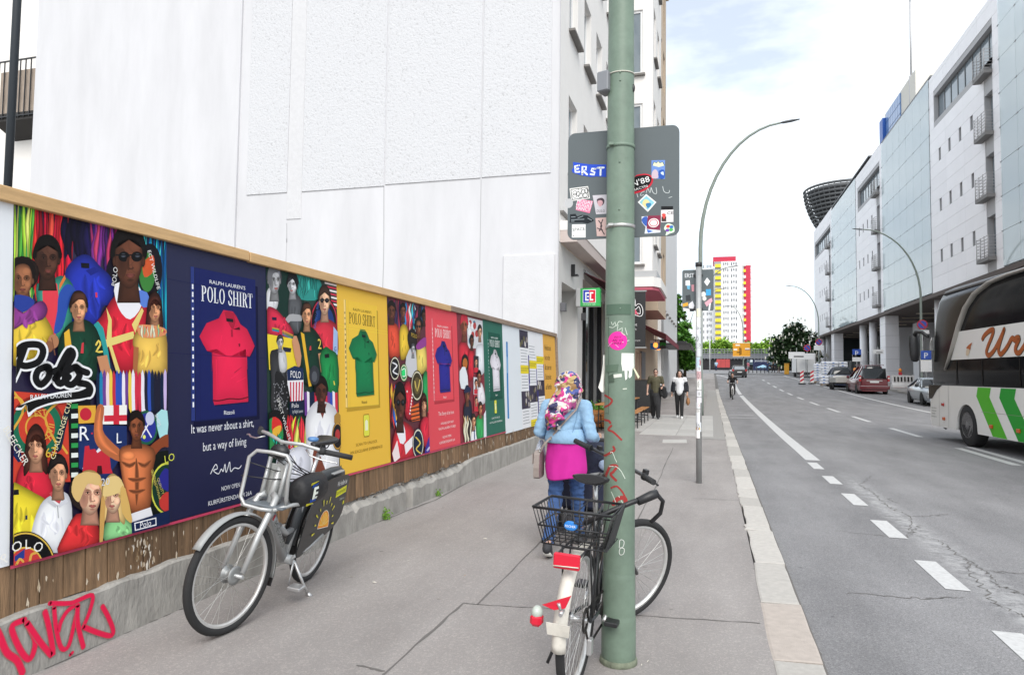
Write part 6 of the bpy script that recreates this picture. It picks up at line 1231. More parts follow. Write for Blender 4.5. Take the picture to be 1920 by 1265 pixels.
mb.tube(smooth3 := [(.56, .33, 1.09), (.63, .27, 1.10), (.71, .14, 1.12), (.73, 0, 1.10), (.71, -.14, 1.12), (.63, -.27, 1.10), (.56, -.33, 1.09)], .012, 10); mb.tube([(.70, 0, .98), (.69, 0, 1.08), (.73, 0, 1.10)], .016, 10); mb.xf(Sh); hb = mb.build('handlebar', m_silver, b1)
for s in (1, -1):
    mb = MB(); mb.tube([(.66, s * .24, 1.102), (.56, s * .33, 1.09), (.50, s * .385, 1.082)], [.019, .0175, .0175], 12); mb.cyl((.655, s * .245, 1.102), (.635, s * .262, 1.10), .024, 12); mb.xf(Sh); mb.build('grip', m_rubber, hb)
    mb = MB(); mb.tube([(.70, s * .17, 1.095), (.72, s * .22, 1.07), (.69, s * .29, 1.06), (.63, s * .36, 1.055), (.635, s * .375, 1.05)], .007, 8, flat=.7); mb.xf(Sh); mb.build('brake_lever', m_alu, hb)
mb = MB(); mb.torus(.022, .014, S @ Matrix.Translation((.66, .19, 1.135)), 16, 8); mb.build('bell', mat('bell_blue', (.08, .2, .42), .3), hb)
mb = MB(); mb.ball((.735, 0, 1.04), (.045, .07, .05), 8); mb.xf(S); mb.build('head_console', m_blk, b1)
mb = MB()
mb.tube([(.83, .13, .74), (.86, .14, .78), (.88, .14, .9), (.87, .14, 1.0), (.86, .10, 1.045), (.86, 0, 1.05), (.86, -.10, 1.045), (.87, -.14, 1.0), (.88, -.14, .9), (.90, -.14, .76), (.91, -.10, .715), (.90, 0, .705), (.9, .08, .71)], .012, 10)
mb.tube([(.9, .08, .71), (.8, .16, .74), (.55, .18, .71)], .0125, 8); mb.tube([(.9, -.12, .715), (.7, -.14, .72)], .0125, 8)
for y in (.06, -.06): mb.tube([(.80, y, .74), (.745, y, 1.0)], .014, 8)
mb.build('front_carrier', m_silver, b1)
mb = MB(); mb.bev(.56, .89, -.13, .14, .715, .73, .004); mb.build('carrier_tray', mat('tray_grey', (.13, .15, .17), .5), b1)
mb = MB(); mb.bev(.73, .742, -.07, .07, .76, .96, .004); mb.xf(Matrix.Rotation(0, 4, 'Y')); mb.build('carrier_plate', mat('plate_grey', (.36, .37, .36), .5), b1)
mb = MB(); rings = []
for t, rr in [(-1, .03), (-.96, .075), (-.8, .1), (0, .112), (.8, .1), (.96, .075), (1, .03)]: rings.append([(.57 + .18 * t, .15 + .075 * math.cos(a) * rr / .1, .80 + rr * .95 * math.sin(a) - .05 * t * 0) for a in [2 * PI * k / 18 for k in range(18)]])
mb.loft(rings); bag = mb.build('carrier_bag', mat('black_nylon', (.012, .012, .014), .6, bump=.3, bscale=30), b1)
Sf = lambda u, v, d: (.57 + u, .15 + .078 * math.sqrt(max(.05, 1 - (v / .103) ** 2)) + .006 + d, .80 + v)
ink = Ink(lambda u, v, d: Sf(-u * 1.35 + .07, v * 1.35, d), step=.0003)
ink.poly([(-.045, -.06), (.035, -.06), (.045, .05), (-.035, .05)], '#e8df3a'); ink.poly([(-.036, -.042), (.03, -.042), (.037, .042), (-.03, .042)], '#1f4fa8'); ink.poly([(-.028, -.028), (.022, -.028), (.023, -.016), (-.008, -.016), (-.007, -.006), (.02, -.006), (.021, .006), (-.006, .006), (-.005, .018), (.026, .018), (.027, .03), (-.02, .03)], '#e9efe4'); ink.build('logo_patch', bag)
mb = MB()
for a, b_ in (((.87, -.15, .97), (.66, .12, .9)), ((.88, -.17, .88), (.68, .14, .88)), ((.86, -.05, 1.05), (.6, .13, .89)), ((.86, .1, 1.04), (.56, .15, .9)), ((.86, .02, 1.05), (.52, .18, .86)), ((.72, .05, 1.03), (.62, .14, .9))): mb.tube([a, ((a[0] + b_[0]) / 2, (a[1] + b_[1]) / 2, (a[2] + b_[2]) / 2 - .012), b_], .0035, 6)
mb.build('bungee_cord', m_blk, b1)['kind'] = 'stuff'
gp_pts = [(.16, .73), (.05, .755), (-.12, .765), (-.30, .755), (-.385, .72), (-.36, .58), (-.33, .45), (-.2, .37), (0, .335), (.2, .31), (.40, .285), (.375, .42), (.30, .58)]
gp_s = smooth_pts(gp_pts, 3)
for s in (1, -1):
    mb = MB(); mb.prism([(x, s * .062, z) for x, z in gp_s], (0, s * .008, 0)); mb.build('wheel_panel', mat('panel_black', (.014, .015, .016), .35, coat=.2), b1)
mb = MB(); top = [p for p in gp_s if p[1] > .44 and (p[1] > .7 or p[0] > 0 or p[0] < -.33)]; mb.tube([(.385, 0, .36), (.33, 0, .53), (.24, 0, .66), (.15, 0, .735), (.02, 0, .757), (-.14, 0, .763), (-.3, 0, .752), (-.38, 0, .715)], .062, 14, flat=.45); mb.build('panel_top', mat('panel_grey', (.06, .065, .07), .4), b1)
mb = MB(); mb.bev(-.3, -.1, -.05, .05, .775, .79, .004); mb.build('rear_box_lid', m_silver, b1)
ink = Ink(lambda u, v, d: (-u, .0705 + d, v), step=.0002)
ink.text('Wir helfen bei', .24, .685, .055, '#f2f2ee', fit=.19, slant=.1); ink.poly([(.145, .60), (.345, .615), (.345, .668), (.145, .653)], '#d9d838'); ink.text('Kurzstrecken!', .245, .622, .045, '#22260f', fit=.18, rot=.06); ink.text('EDEKA.de', .28, .565, .022, '#c9cdbf', fit=.09); ink.poly([(.31, .52), (.335, .522), (.335, .55), (.31, .548)], '#d9d838')
O = (-.02, .40);
ink.poly([(O[0] + .1 * math.cos(a), O[1] + .02 + .118 * math.sin(a)) for a in [R(-12) + (R(192)) * i / 24 for i in range(25)]], '#f4f0dc'); ink.poly([(O[0] + .094 * math.cos(a), O[1] + .022 + .111 * math.sin(a)) for a in [R(-11) + R(190) * i / 24 for i in range(25)]], '#ef8a1c'); ink.poly([(O[0] + .08 * math.cos(a), O[1] + .026 + .096 * math.sin(a)) for a in [R(-8) + R(184) * i / 24 for i in range(25)]], '#f6b443')
for i in range(7): a = R(8 + 27 * i); ink.line([(O[0] + .01 * math.cos(a), O[1] + .03 + .01 * math.sin(a)), (O[0] + .09 * math.cos(a), O[1] + .03 + .107 * math.sin(a))], .005, '#f3d488', 0)
for i in range(11): a = R(-4 + 19 * i); r0 = .145 if i % 2 else .15; r1 = .17 if i % 2 else .195; ink.line([(O[0] + r0 * math.cos(a), O[1] + .02 + r0 * 1.12 * math.sin(a)), (O[0] + r1 * math.cos(a), O[1] + .02 + r1 * 1.12 * math.sin(a))], .016, '#e5dc3e', 0, (.3, 1))
ink.build('panel_print', b1)
mb = MB(); mb.tube([(.45, .075, .285), (.49, .08, .13)], .011, 8, flat=.6); mb.build('crank', m_alu, b1)
mb = MB(); mb.bev(.445, .545, .095, .185, .115, .14, .006); pd_ = mb.build('pedal', m_alu, b1)
mb = MB(); mb.box(.443, .446, .11, .17, .12, .135); mb.build('reflector', mat('amber_reflector', (.7, .25, .02), .3), pd_)
mb = MB(); mb.tube([(.45, -.075, .285), (.41, -.08, .44)], .011, 8, flat=.6); mb.build('crank', m_alu, b1)
mb = MB(); mb.bev(.36, .46, -.185, -.095, .43, .455, .006); mb.build('pedal', m_alu, b1)
mb = MB(); mb.tube([(.40, .05, .27), (.35, .13, .10), (.33, .17, .03)], .010, 8); mb.tube([(.335, .16, .045), (.32, .19, .012)], [.014, .018], 8); mb.build('kickstand', m_alu, b1)
ink = Ink(lambda u, v, d: tuple(Vector((.79, .0345 + d, .66)) + (Vector((.46, 0, .29)) - Vector((.79, 0, .66))).normalized() * u + Vector((-.74, 0, .66)) * v * -1)); ink.text('RÆNGO', .22, -.02, .06, '#6d6f6c', fit=.26); ink.poly([(.03, -.02), (.05, -.022), (.05, .02), (.03, .02)], '#c03a48'); ink.build('frame_lettering', b1)
hd = math.atan2(1.04, .062)
b2 = thing('trekking_bicycle', 'old black bicycle with a wire rear basket leaning against the green lamp post', 'bicycle', (-.655, 3.43, 0), rot=(R(2.5), 0, hd))
Rr = .34; RW, FW = (0, 0, Rr), (1.045, 0, Rr); ht0, ht1 = Vector((.80, 0, .66)), Vector((.74, 0, .86)); ax = (ht1 - ht0).normalized()
S2m = Matrix.Translation(ht0) @ Matrix.Rotation(R(-40), 4, ax) @ Matrix.Translation(-ht0)
add_wheel(b2, Matrix.Translation(RW), Rr, .021, (.6, .6, .6), 36, .03); add_wheel(b2, S2m @ Matrix.Translation(FW), Rr - .005, .023, (.6, .61, .62), 32, .03)
mb = MB(); mb.cyl((.44, 0, .29), (.30, 0, .80), .017, 10); mb.cyl((.30, 0, .76), (.74, 0, .84), .016, 10); mb.cyl((.44, 0, .29), (.79, 0, .70), .019, 10); mb.cyl(tuple(ht0), tuple(ht1), .021, 12)
for s in (1, -1): mb.tube([(.44, s * .03, .29), (.2, s * .055, .31), (0, s * .065, Rr)], .010, 8); mb.tube([(.31, s * .02, .77), (.15, s * .05, .55), (0, s * .065, Rr)], .009, 8)
mb.build('frame', m_blkp, b2)
mb = MB()
for s in (1, -1): mb.tube([(.80, s * .02, .68), (.82, s * .055, .62), (.9, s * .058, .5), (1.045, s * .055, Rr)], [.016, .016, .015, .011], 10)
mb.xf(S2m); mb.build('fork', m_blkp, b2)
mb = MB(); mb.cyl((.31, 0, .76), (.262, 0, .96), .0135, 10); mb.build('seat_post', m_alu, b2)
mb = MB(); saddle_mesh(mb, .41, .12, 1.0, .1); sd2 = mb.build('saddle', mat('saddle_black'), b2)
mb = MB(); mb.tube([(.35, 0, 1.014), (.25, 0, 1.02), (.15, 0, 1.028)], [.008, .018, .02], 10, flat=.3); mb.build('saddle_slot', mat('saddle_grey', (.15, .15, .15), .5), sd2)
mb = MB(); mb.tube([(.73, 0, .86), (.725, 0, 1.0), (.78, 0, 1.02)], .015, 10); mb.tube([(.70, .31, 1.04), (.75, .2, 1.03), (.78, 0, 1.02), (.75, -.2, 1.03), (.70, -.31, 1.04)], .012, 10); mb.xf(S2m); hb2 = mb.build('handlebar', m_blkp, b2)
for s in (1, -1):
    mb = MB(); mb.tube([(.715, s * .26, 1.036), (.68, s * .37, 1.045)], [.0175, .0165], 12); mb.cyl((.72, s * .25, 1.035), (.717, s * .258, 1.036), .022, 12); mb.xf(S2m); mb.build('grip', m_rubber, hb2)
    mb = MB(); mb.tube([(.76, s * .2, 1.04), (.79, s * .24, 1.015), (.77, s * .32, 1.01)], .006, 6); mb.bev(.745, .775, s * .215 - .015, s * .215 + .015, 1.035, 1.065, .003); mb.xf(S2m); mb.build('brake_lever', m_blk, hb2)
mb = MB()
for s in (1, -1): mb.tube([(.27, s * .04, .73), (.1, s * .055, .715), (-.26, s * .055, .71)], .0055, 6); mb.tube([(.0, s * .075, Rr + .02), (-.1, s * .07, .71)], .005, 6); mb.tube([(.0, s * .075, Rr + .02), (.08, s * .07, .71)], .005, 6)
for x in (-.26, -.12, .02, .14): mb.cyl((x, -.055, .713), (x, .055, .713), .005, 6)
mb.build('rear_rack', m_blk, b2)
mb = MB(); T_, B_ = [(-.20, .20), (.12, .20), (.12, -.185), (-.20, -.185)], [(-.165, .15), (.10, .15), (.10, -.14), (-.165, -.14)]; z1, z0 = .905, .73
ring = lambda f, r=.0042: mb.tube([((T_[i][0] * f + B_[i][0] * (1 - f)), (T_[i][1] * f + B_[i][1] * (1 - f)), z0 + (z1 - z0) * f) for i in range(4)] + [(T_[0][0] * f + B_[0][0] * (1 - f), T_[0][1] * f + B_[0][1] * (1 - f), z0 + (z1 - z0) * f)], r, 6)
ring(1, .005); ring(.97, .004); ring(.5); ring(0)
for i in range(4):
    n = 9 if i % 2 else 13; n = {0: 7, 1: 10, 2: 7, 3: 10}[i]
    for k in range(n):
        t = k / n; a = [T_[i][j] + (T_[(i + 1) % 4][j] - T_[i][j]) * t for j in (0, 1)]; c = [B_[i][j] + (B_[(i + 1) % 4][j] - B_[i][j]) * t for j in (0, 1)]; mb.tube([(a[0], a[1], z1), (c[0], c[1], z0)], .0026, 5)
for k in range(8): t = k / 7; y = -.16 + .32 * t; mb.tube([(-.165, y, z0), (.11, y, z0)], .0026, 5)
for k in range(5): x = -.165 + .275 * k / 4; mb.tube([(x, -.16, z0), (x, .16, z0)], .0026, 5)
for y in (-.03, .06): mb.tube([(-.2, y - .03, z1 - .01), (-.2, y - .02, z1 + .005 - .06), (-.2, y + .02, z1 - .055), (-.2, y + .03, z1 - .01)], .0035, 5)
bk = mb.build('wire_basket', m_blk, b2)
mb = MB(); mb.ball((-.195, .01, .835), (.004, .034, .024), 8); mb.build('basket_badge', mat('badge_blue', (.02, .2, .6), .4), bk)
ink = Ink(lambda u, v, d: (-.1995 - d, -u, v)); ink.text('FISCHER', -.01, .828, .016, '#e6eef6', fit=.05); ink.build('badge_print', bk)
mb = MB(); mb.prism([(.09, -.2, .92), (.09, -.15, .72), (-.12, -.15, .72), (-.12, -.2, .90)], (0, .008, 0)); mb.build('basket_liner', mat('dark_mesh', (.03, .032, .034), .7), bk)
mb = MB(); arc_strip(mb, RW, .362, R(70), R(186), .066, 24, .003, .02); mb.build('mudguard', mat('dirty_white_mudguard', (.6, .57, .51), .55, var=.2, vscale=14), b2)
mb = MB(); mb.bev(-.285, -.262, -.062, .062, .655, .725, .005); rf = mb.build('rear_reflector', mat('red_reflector', (.62, .015, .04), .25), b2)
mb = MB(); mb.tube([(-.29, .06, .668), (-.292, -.06, .674)], .003, 5); mb.build('reflector_strip', mat('pale_wire'), rf)
mb = MB(); mb.prism([(-.375, .075, .515), (-.375, -.055, .575), (-.37, -.03, .515), (-.372, .02, .50)], (-.008, 0, 0)); mb.build('arrow_reflector', mat('red_reflector'), b2)
mb = MB(); mb.cyl((-.385, 0, .535), (-.37, -.01, .50), .008, 8); mb.cyl((-.36, -.015, .5), (-.4, -.015, .49), .01, 8); mb.build('reflector_clamp', m_alu, b2)
mb = MB(); mb.bev(-.36, -.30, .085, .14, .40, .455, .014); mb.build('tail_light', mat('red_reflector'), b2)
mb = MB(); mb.ball((-.33, .112, .46), (.03, .027, .03), 8); mb.build('tail_light_lens', mat('clear_lens', (.45, .5, .45), .1), b2)
mb = MB(); mb.prism([(-.362, .05, .385), (-.362, -.05, .385), (-.372, -.055, .44), (-.372, .055, .44)], (-.006, 0, 0)); mb.build('mud_flap', mat('dirty_white_mudguard'), b2)
mb = MB(); mb.torus(.05, .012, Matrix.Translation((0, -.04, Rr)) @ RX, 24, 8, .5); mb.torus(.09, .006, Matrix.Translation((.44, -.05, .29)) @ RX, 32, 6); mb.tube([(0, -.045, Rr + .05), (.44, -.05, .38)], .006, 5); mb.tube([(0, -.045, Rr - .05), (.06, -.05, .2), (.44, -.05, .2)], .006, 5); mb.build('chain', mat('chain_dark', (.03, .028, .026), .5, metal=.5), b2)
mb = MB(); mb.bev(.0, .05, -.075, -.05, .17, .25, .006); mb.build('derailleur', m_alu, b2)
for s, px_, z in ((-1, .29, .25), (1, .59, .33)):
    mb = MB(); mb.tube([(.44, s * .07, .29), (px_, s * .075, z)], .010, 8, flat=.6); mb.build('crank', m_alu, b2)
    mb = MB(); mb.bev(px_ - .05, px_ + .05, s * .12 - .035, s * .12 + .035, z - .012, z + .012, .005); mb.build('pedal', m_blk, b2)
mb = MB(); mb.tube([(.02, .07, .3), (-.05, .13, .12)], .008, 6); mb.build('stand_tube', m_blk, b2)
mb = MB(); mb.tube([(.04, .0, .80), (.05, -.12, .87), (.10, -.22, .92), (.16, -.30, .95)], .013, 8); mb.tube([(.12, -.25, .925), (.17, -.31, .955), (.19, -.335, .965)], [.02, .024, .022], 10); mb.tube([(.19, -.335, .96), (.24, -.36, .92), (.28, -.345, .85), (.25, -.3, .80)], .011, 8)
lk = mb.build('bicycle_lock', m_blk, None); lk.matrix_world = b2.matrix_basis.copy(); tag(lk, 'black cable lock running from the wire basket round the green lamp post', 'lock')
mb = MB(); mb.tube([(.2, .02, .72), (.3, .1, .8), (.5, .05, .86), (.74, .03, .95)], .003, 5); mb.build('brake_cable', m_blk, b2)
# ================================================================ PEOPLE
def blob(shapes, name, m, parent, voxel=.012, smooth_it=4, fold=0., ff=(9, 9, 16)):
    """one continuous surface grown from tapered limbs and rounded masses"""
    mb = MB()
    for s in shapes:
        if s[0] == 'c':
            pts, rs = s[1], s[2]; fl = s[3] if len(s) > 3 else 1.
            for i in range(len(pts) - 1):
                a, b = Vector(pts[i]), Vector(pts[i + 1]); n = 4
                mb.tube([a.lerp(b, k / n) for k in range(n + 1)], [rs[i] + (rs[i + 1] - rs[i]) * k / n for k in range(n + 1)], 10, flat=fl)
            for p, r_ in zip(pts, rs): mb.ball(p, (r_, r_, r_ * (fl if fl < 1 else 1)), 8)
        else: mb.ball(s[1], s[2], 10, s[3] if len(s) > 3 else None)
    me = mb.mesh(name, m); o = link(name, me)
    md = o.modifiers.new('r', 'REMESH'); md.mode = 'VOXEL'; md.voxel_size = voxel
    if smooth_it: sm = o.modifiers.new('s', 'SMOOTH'); sm.iterations = smooth_it; sm.factor = .5
    dg = bpy.context.evaluated_depsgraph_get(); dg.update(); me2 = bpy.data.meshes.new_from_object(o.evaluated_get(dg))
    bpy.data.objects.remove(o); bpy.data.meshes.remove(me); me2.name = name
    if fold:
        for v in me2.vertices:
            c, nn = v.co, v.normal; q = Vector((c.x * ff[0] + c.z * 5, c.y * ff[1] + c.z * 3, c.z * ff[2])); d = 1 - 2 * abs(noise.noise(q)) * 1.4; v.co = c + nn * (fold * (d - .55) + fold * .4 * noise.noise(q * 2.3))
    me2.polygons.foreach_set('use_smooth', [True] * len(me2.polygons))
    if not me2.materials: me2.materials.append(m)
    return link(name, me2, parent)
def hand(wr, fwd, side, curl=.5):
    """palm and five unequal fingers; fwd = along the forearm, side = towards the thumb"""
    f, t = Vector(fwd).normalized(), Vector(side).normalized(); t = (t - f * f.dot(t)).normalized(); n = f.cross(t); w = Vector(wr); out = []
    pc = w + f * .045; out.append(('c', [w, pc, w + f * .075], [.022, .03, .026], .6))
    for k, L in ((-1.5, .055), (-.5, .07), (.5, .075), (1.5, .066)):
        a = w + f * .08 + t * (.014 * k); b_ = a + (f * math.cos(curl) + n * math.sin(curl)) * L * .5; c = b_ + (f * math.cos(2 * curl) + n * math.sin(2 * curl)) * L * .5; out.append(('c', [a, b_, c], [.0095, .009, .0075]))
    a = w + f * .03 + t * .026; out.append(('c', [a, a + (f * .7 + t * .7) * .03, a + (f * .95 + t * .3) * .055], [.012, .011, .009])); return out
def person(label, loc, rz, J, skin, group=None, voxel=.012, face_to=0, name='person', cat='person'):
    """J: joints (x forward, y left, z up) -> thing and the skin-coloured body"""
    t = thing(name, label, cat, loc, rz, group); H = Vector(J['head']); nk = Vector(J['neck']); pv = Vector(J['pelvis']); ch = nk + (pv - nk) * .33; s = J.get('build', 1.)
    sh = [('e', H, (.098, .078, .118)), ('e', H + Vector((.03, 0, -.055)), (.062, .058, .07)), ('e', H + Vector((.098, 0, -.012)), (.016, .013, .022)), ('e', H + Vector((.09, 0, -.058)), (.014, .026, .011)), ('e', H + Vector((0, .078, -.01)), (.018, .01, .03)), ('e', H + Vector((0, -.078, -.01)), (.018, .01, .03)),
          ('c', [H - Vector((.012, 0, .06)), nk], [.052, .058]), ('e', ch, (.105 * s, .155 * s, .19)), ('e', ch.lerp(pv, .5), (.095 * s, .135 * s, .15)), ('e', pv, (.11 * s, .16 * s, .13))]
    for k in 'lr':
        S_, E_, W_ = [Vector(q) for q in J[k + 'a']]; sh.append(('c', [nk.lerp(S_, .4) - Vector((0, 0, .02)), S_, E_, W_], [.055, .05 * s, .038 * s, .026])); sh += hand(W_, W_ - E_, J.get(k + 't', (1, 0, 0)), J.get('curl', .5))
        hp, kn, an, to = [Vector(q) for q in J[k + 'l']]; sh.append(('c', [hp, kn, an], [.082 * s, .056 * s, .036])); sh.append(('c', [an - Vector((0, 0, .02)), to], [.036, .03]))
    blob(sh, 'body', skin, t, voxel); return t
def jl(J, k): return [Vector(q) for q in J[k]]
def top_shapes(J, inf=.018, sleeve=1., hem=None, wide=1.):
    nk, pv = Vector(J['neck']), Vector(J['pelvis']); ch = nk + (pv - nk) * .33; s = J.get('build', 1.) * wide; hem = pv if hem is None else Vector(hem)
    o = [('e', ch, (.105 * s + inf, .155 * s + inf, .185)), ('c', [ch, hem], [.115 * s + inf, .128 * s + inf * 1.2]), ('e', ch.lerp(hem, .6), (.1 * s + inf, .145 * s + inf, .17)), ('e', hem, (.105 * s + inf, .155 * s + inf, .09))]
    for k in 'lr':
        S_, E_, W_ = jl(J, k + 'a')
        if sleeve <= 1: o.append(('c', [nk.lerp(S_, .45) - Vector((0, 0, .02)), S_, S_.lerp(E_, sleeve)], [.06 + inf * .4, .055 + inf, .044 + inf]))
        else: o.append(('c', [nk.lerp(S_, .45) - Vector((0, 0, .02)), S_, E_, E_.lerp(W_, sleeve - 1)], [.06 + inf * .4, .052 + inf, .042 + inf, .032 + inf]))
    return o
def leg_shapes(J, inf=.014, down=1.):
    pv = Vector(J['pelvis']); s = J.get('build', 1.); o = [('e', pv, (.112 * s + inf, .16 * s + inf, .12))]
    for k in 'lr': hp, kn, an, to = jl(J, k + 'l'); o.append(('c', [hp, kn, kn.lerp(an, down)], [.086 * s + inf, .058 * s + inf, .042 + inf]))
    return o
def shoe(parent, J, k, m_up, m_sole, voxel=.008):
    hp, kn, an, to = jl(J, k + 'l'); d = (to - an); fl = Vector((d.x, d.y, 0)).normalized(); dn = d.normalized()
    heel = an + Vector((-.035, 0, -.045)) if d.z > -.06 else an - fl * .03 - Vector((0, 0, .03))
    blob([('c', [heel, an + Vector((0, 0, -.01)), to], [.038, .042, .034]), ('c', [heel, to], [.036, .034])], 'shoe', m_up, parent, voxel, 3)
    mb = MB(); up = (an - heel).normalized(); a, b_ = heel - Vector((0, 0, .03)), to - Vector((0, 0, .026)); mb.tube([a, a.lerp(b_, .5), b_ + fl * .03], [.034, .038, .03], 10, flat=.4); mb.build('shoe_sole', m_sole, parent)
m_skin1 = mat('skin_light', (.52, .32, .24), .5); m_skin2 = mat('skin_tan', (.42, .25, .18), .5); m_hair = mat('dark_hair', (.018, .013, .011), .5)
def eyes(parent, H, m=None):
    mb = MB()
    for y in (.03, -.03): mb.ball(Vector(H) + Vector((.083, y, .012)), (.008, .014, .008), 6)
    for y in (.03, -.03): mb.tube([Vector(H) + Vector((.088, y - .018, .032)), Vector(H) + Vector((.09, y + .018, .032))], .004, 4)
    mb.build('eyes', m or m_hair, parent)
    mb = MB(); mb.ball(Vector(H) + Vector((.1, 0, -.06)), (.006, .022, .007), 6); mb.build('lips', mat('lips', (.35, .1, .09), .4), parent)
J = dict(head=(.07, .005, 1.445), neck=(.03, 0, 1.32), pelvis=(-.02, 0, .86), la=[(.0, .165, 1.262), (-.06, .228, 1.04), (.17, .225, .985)], ra=[(0, -.165, 1.262), (-.07, -.235, 1.02), (.16, -.24, .975)], lt=(0, -1, .2), rt=(0, 1, .2), ll=[(-.02, .085, .82), (-.02, .085, .45), (-.30, .09, .125), (-.235, .09, .035)], rl=[(-.02, -.085, .82), (.14, -.075, .455), (.31, -.075, .085), (.45, -.085, .04)], build=.88, curl=.8)
wp = (-1.23, 5.98, 0); wm = person('woman in a flowered headscarf, pale denim jacket and magenta tunic pushing a pushchair', wp, PI / 2, J, m_skin2, voxel=.009)
def cloth_mat(name, c=(.5, .5, .5), v=.1, sc=12, b=.5, bs=40): return mat(name, c, .85, var=v, vscale=sc, bump=b, bscale=bs)
m_denim = cloth_mat('pale_denim', (.27, .44, .62), .16, 9, .6, 30); m_jean = cloth_mat('blue_jeans', (.045, .10, .25), .35, 9, .5, 30); m_mag = cloth_mat('magenta_cotton', (.56, .015, .29), .07, 6, .3, 14)
blob(leg_shapes(J, .012, .9), 'jeans', m_jean, wm, .011, 4, .010, (9, 9, 22))
def ellring(z, a, b_, cx=0, cy=0, wob=0, n=32, ph=0): return [(cx + a * math.cos(q) * (1 + wob * math.sin(5 * q + ph)), cy + b_ * math.sin(q) * (1 + wob * math.sin(4 * q + ph)), z) for q in [2 * PI * k / n for k in range(n)]]
mb = MB(); tz = [1.02 - .0125 * i for i in range(31)]; rr = []
for z in tz:
    f = (1.02 - z) / .375; w_ = .05 * f
    rr.append([(-.01 - .012 * f + (.135 + .02 * f) * math.cos(q) * (1 + w_ * math.sin(7 * q + 3 * f)) + .012 * noise.noise(Vector((math.cos(q) * 3, math.sin(q) * 3, z * 7))), (.162 + .03 * f - .02 * max(0, f - .8) * 5) * math.sin(q) * (1 + w_ * math.sin(5 * q + 2)) + .006 * noise.noise(Vector((math.cos(q) * 3 + 9, math.sin(q) * 3, z * 7))), z - .012 * f * math.sin(3 * q)) for q in [2 * PI * k / 48 for k in range(48)]])
rr.append([(x * .86, y * .86, z + .012) for x, y, z in rr[-1]]); mb.loft(rr); mb.build('tunic', m_mag, wm)
jk = blob(top_shapes(J, .013, 1.72, (-.012, 0, 1.03), 1.05), 'denim_jacket', m_denim, wm, .0095, 3, .006, (10, 10, 17))
mb = MB(); mb.loft([ellring(1.07, .125, .158, -.01), ellring(1.03, .146, .176, -.012), ellring(1.0, .153, .184, -.013), ellring(.955, .157, .189, -.014), ellring(.95, .15, .18, -.014)], cap=False); hb_ = mb.build('jacket_hem', m_denim, jk)
def on_back(y, z, off=.003):
    """point on the back of the jacket, found by looking at the mesh from behind"""
    best = None
    for v in jk.data.vertices:
        d = (v.co.y - y) ** 2 + (v.co.z - z) ** 2
        if v.co.x < .03 and d < .0012 and (best is None or v.co.x < best): best = v.co.x
    return Vector(((best if best is not None else -.15) - off, y, z))
m_seam = mat('denim_seam', (.13, .24, .38), .8)
for pts in ([(.12, 1.27), (.105, 1.15), (.075, 1.02)], [(-.12, 1.27), (-.105, 1.15), (-.075, 1.02)], [(.17, 1.235), (.06, 1.225), (-.06, 1.225), (-.17, 1.235)], [(.06, 1.02), (.03, 1.02)], [(-.08, 1.02), (-.13, 1.02)]):
    P = [on_back(y, z) for y, z in pts]; mb = MB(); mb.tube(sum([[P[i].lerp(P[i + 1], k / 4) for k in range(4)] for i in range(len(P) - 1)], []) + [P[-1]], .0022, 5); mb.build('seam', m_seam, jk)
for y in (-.12, .1): mb = MB(); mb.ball((-.168, y, .985), .007, 6); mb.build('button', mat('brass_button', (.35, .3, .22), .3, metal=.6), jk)
def scarf_mat():
    m = mat('flowered_scarf', (.6, .3, .4), .8); n = m.node_tree.nodes; l = m.node_tree.links; p = n['Principled BSDF']; tc = n.new('ShaderNodeTexCoord')
    nz = n.new('ShaderNodeTexNoise'); nz.inputs['Scale'].default_value = 14; nz.inputs['Detail'].default_value = 2; l.new(tc.outputs['Object'], nz.inputs[0]); mx = n.new('ShaderNodeMix'); mx.data_type = 'RGBA'; mx.inputs['Factor'].default_value = .16; l.new(tc.outputs['Object'], mx.inputs['A']); l.new(nz.outputs['Color'], mx.inputs['B'])
    v = n.new('ShaderNodeTexVoronoi'); v.inputs['Scale'].default_value = 23; l.new(mx.outputs['Result'], v.inputs['Vector']); r = n.new('ShaderNodeValToRGB'); r.color_ramp.interpolation = 'CONSTANT'; e = r.color_ramp.elements
    cs = [(.0, (.045, .045, .12)), (.22, (.62, .05, .25)), (.36, (.70, .62, .54)), (.5, (.52, .10, .30)), (.6, (.74, .70, .68)), (.70, (.30, .17, .07)), (.78, (.66, .33, .42)), (.86, (.08, .11, .33)), (.93, (.5, .36, .16))]
    e[0].color = (*cs[0][1], 1); e[1].position = cs[1][0]; e[1].color = (*cs[1][1], 1)
    for q, c in cs[2:]: x = e.new(q); x.color = (*c, 1)
    sp = n.new('ShaderNodeSeparateColor'); l.new(v.outputs['Color'], sp.inputs[0]); l.new(sp.outputs[0], r.inputs[0]); l.new(r.outputs[0], p.inputs['Base Color'])
    b = n.new('ShaderNodeBump'); b.inputs['Strength'].default_value = .7; b.inputs['Distance'].default_value = .02; w = n.new('ShaderNodeTexWave'); w.inputs['Scale'].default_value = 7; w.inputs['Distortion'].default_value = 5; w.bands_direction = 'DIAGONAL'; l.new(tc.outputs['Object'], w.inputs[0]); l.new(w.outputs[0], b.inputs['Height']); l.new(b.outputs[0], p.inputs['Normal']); return m
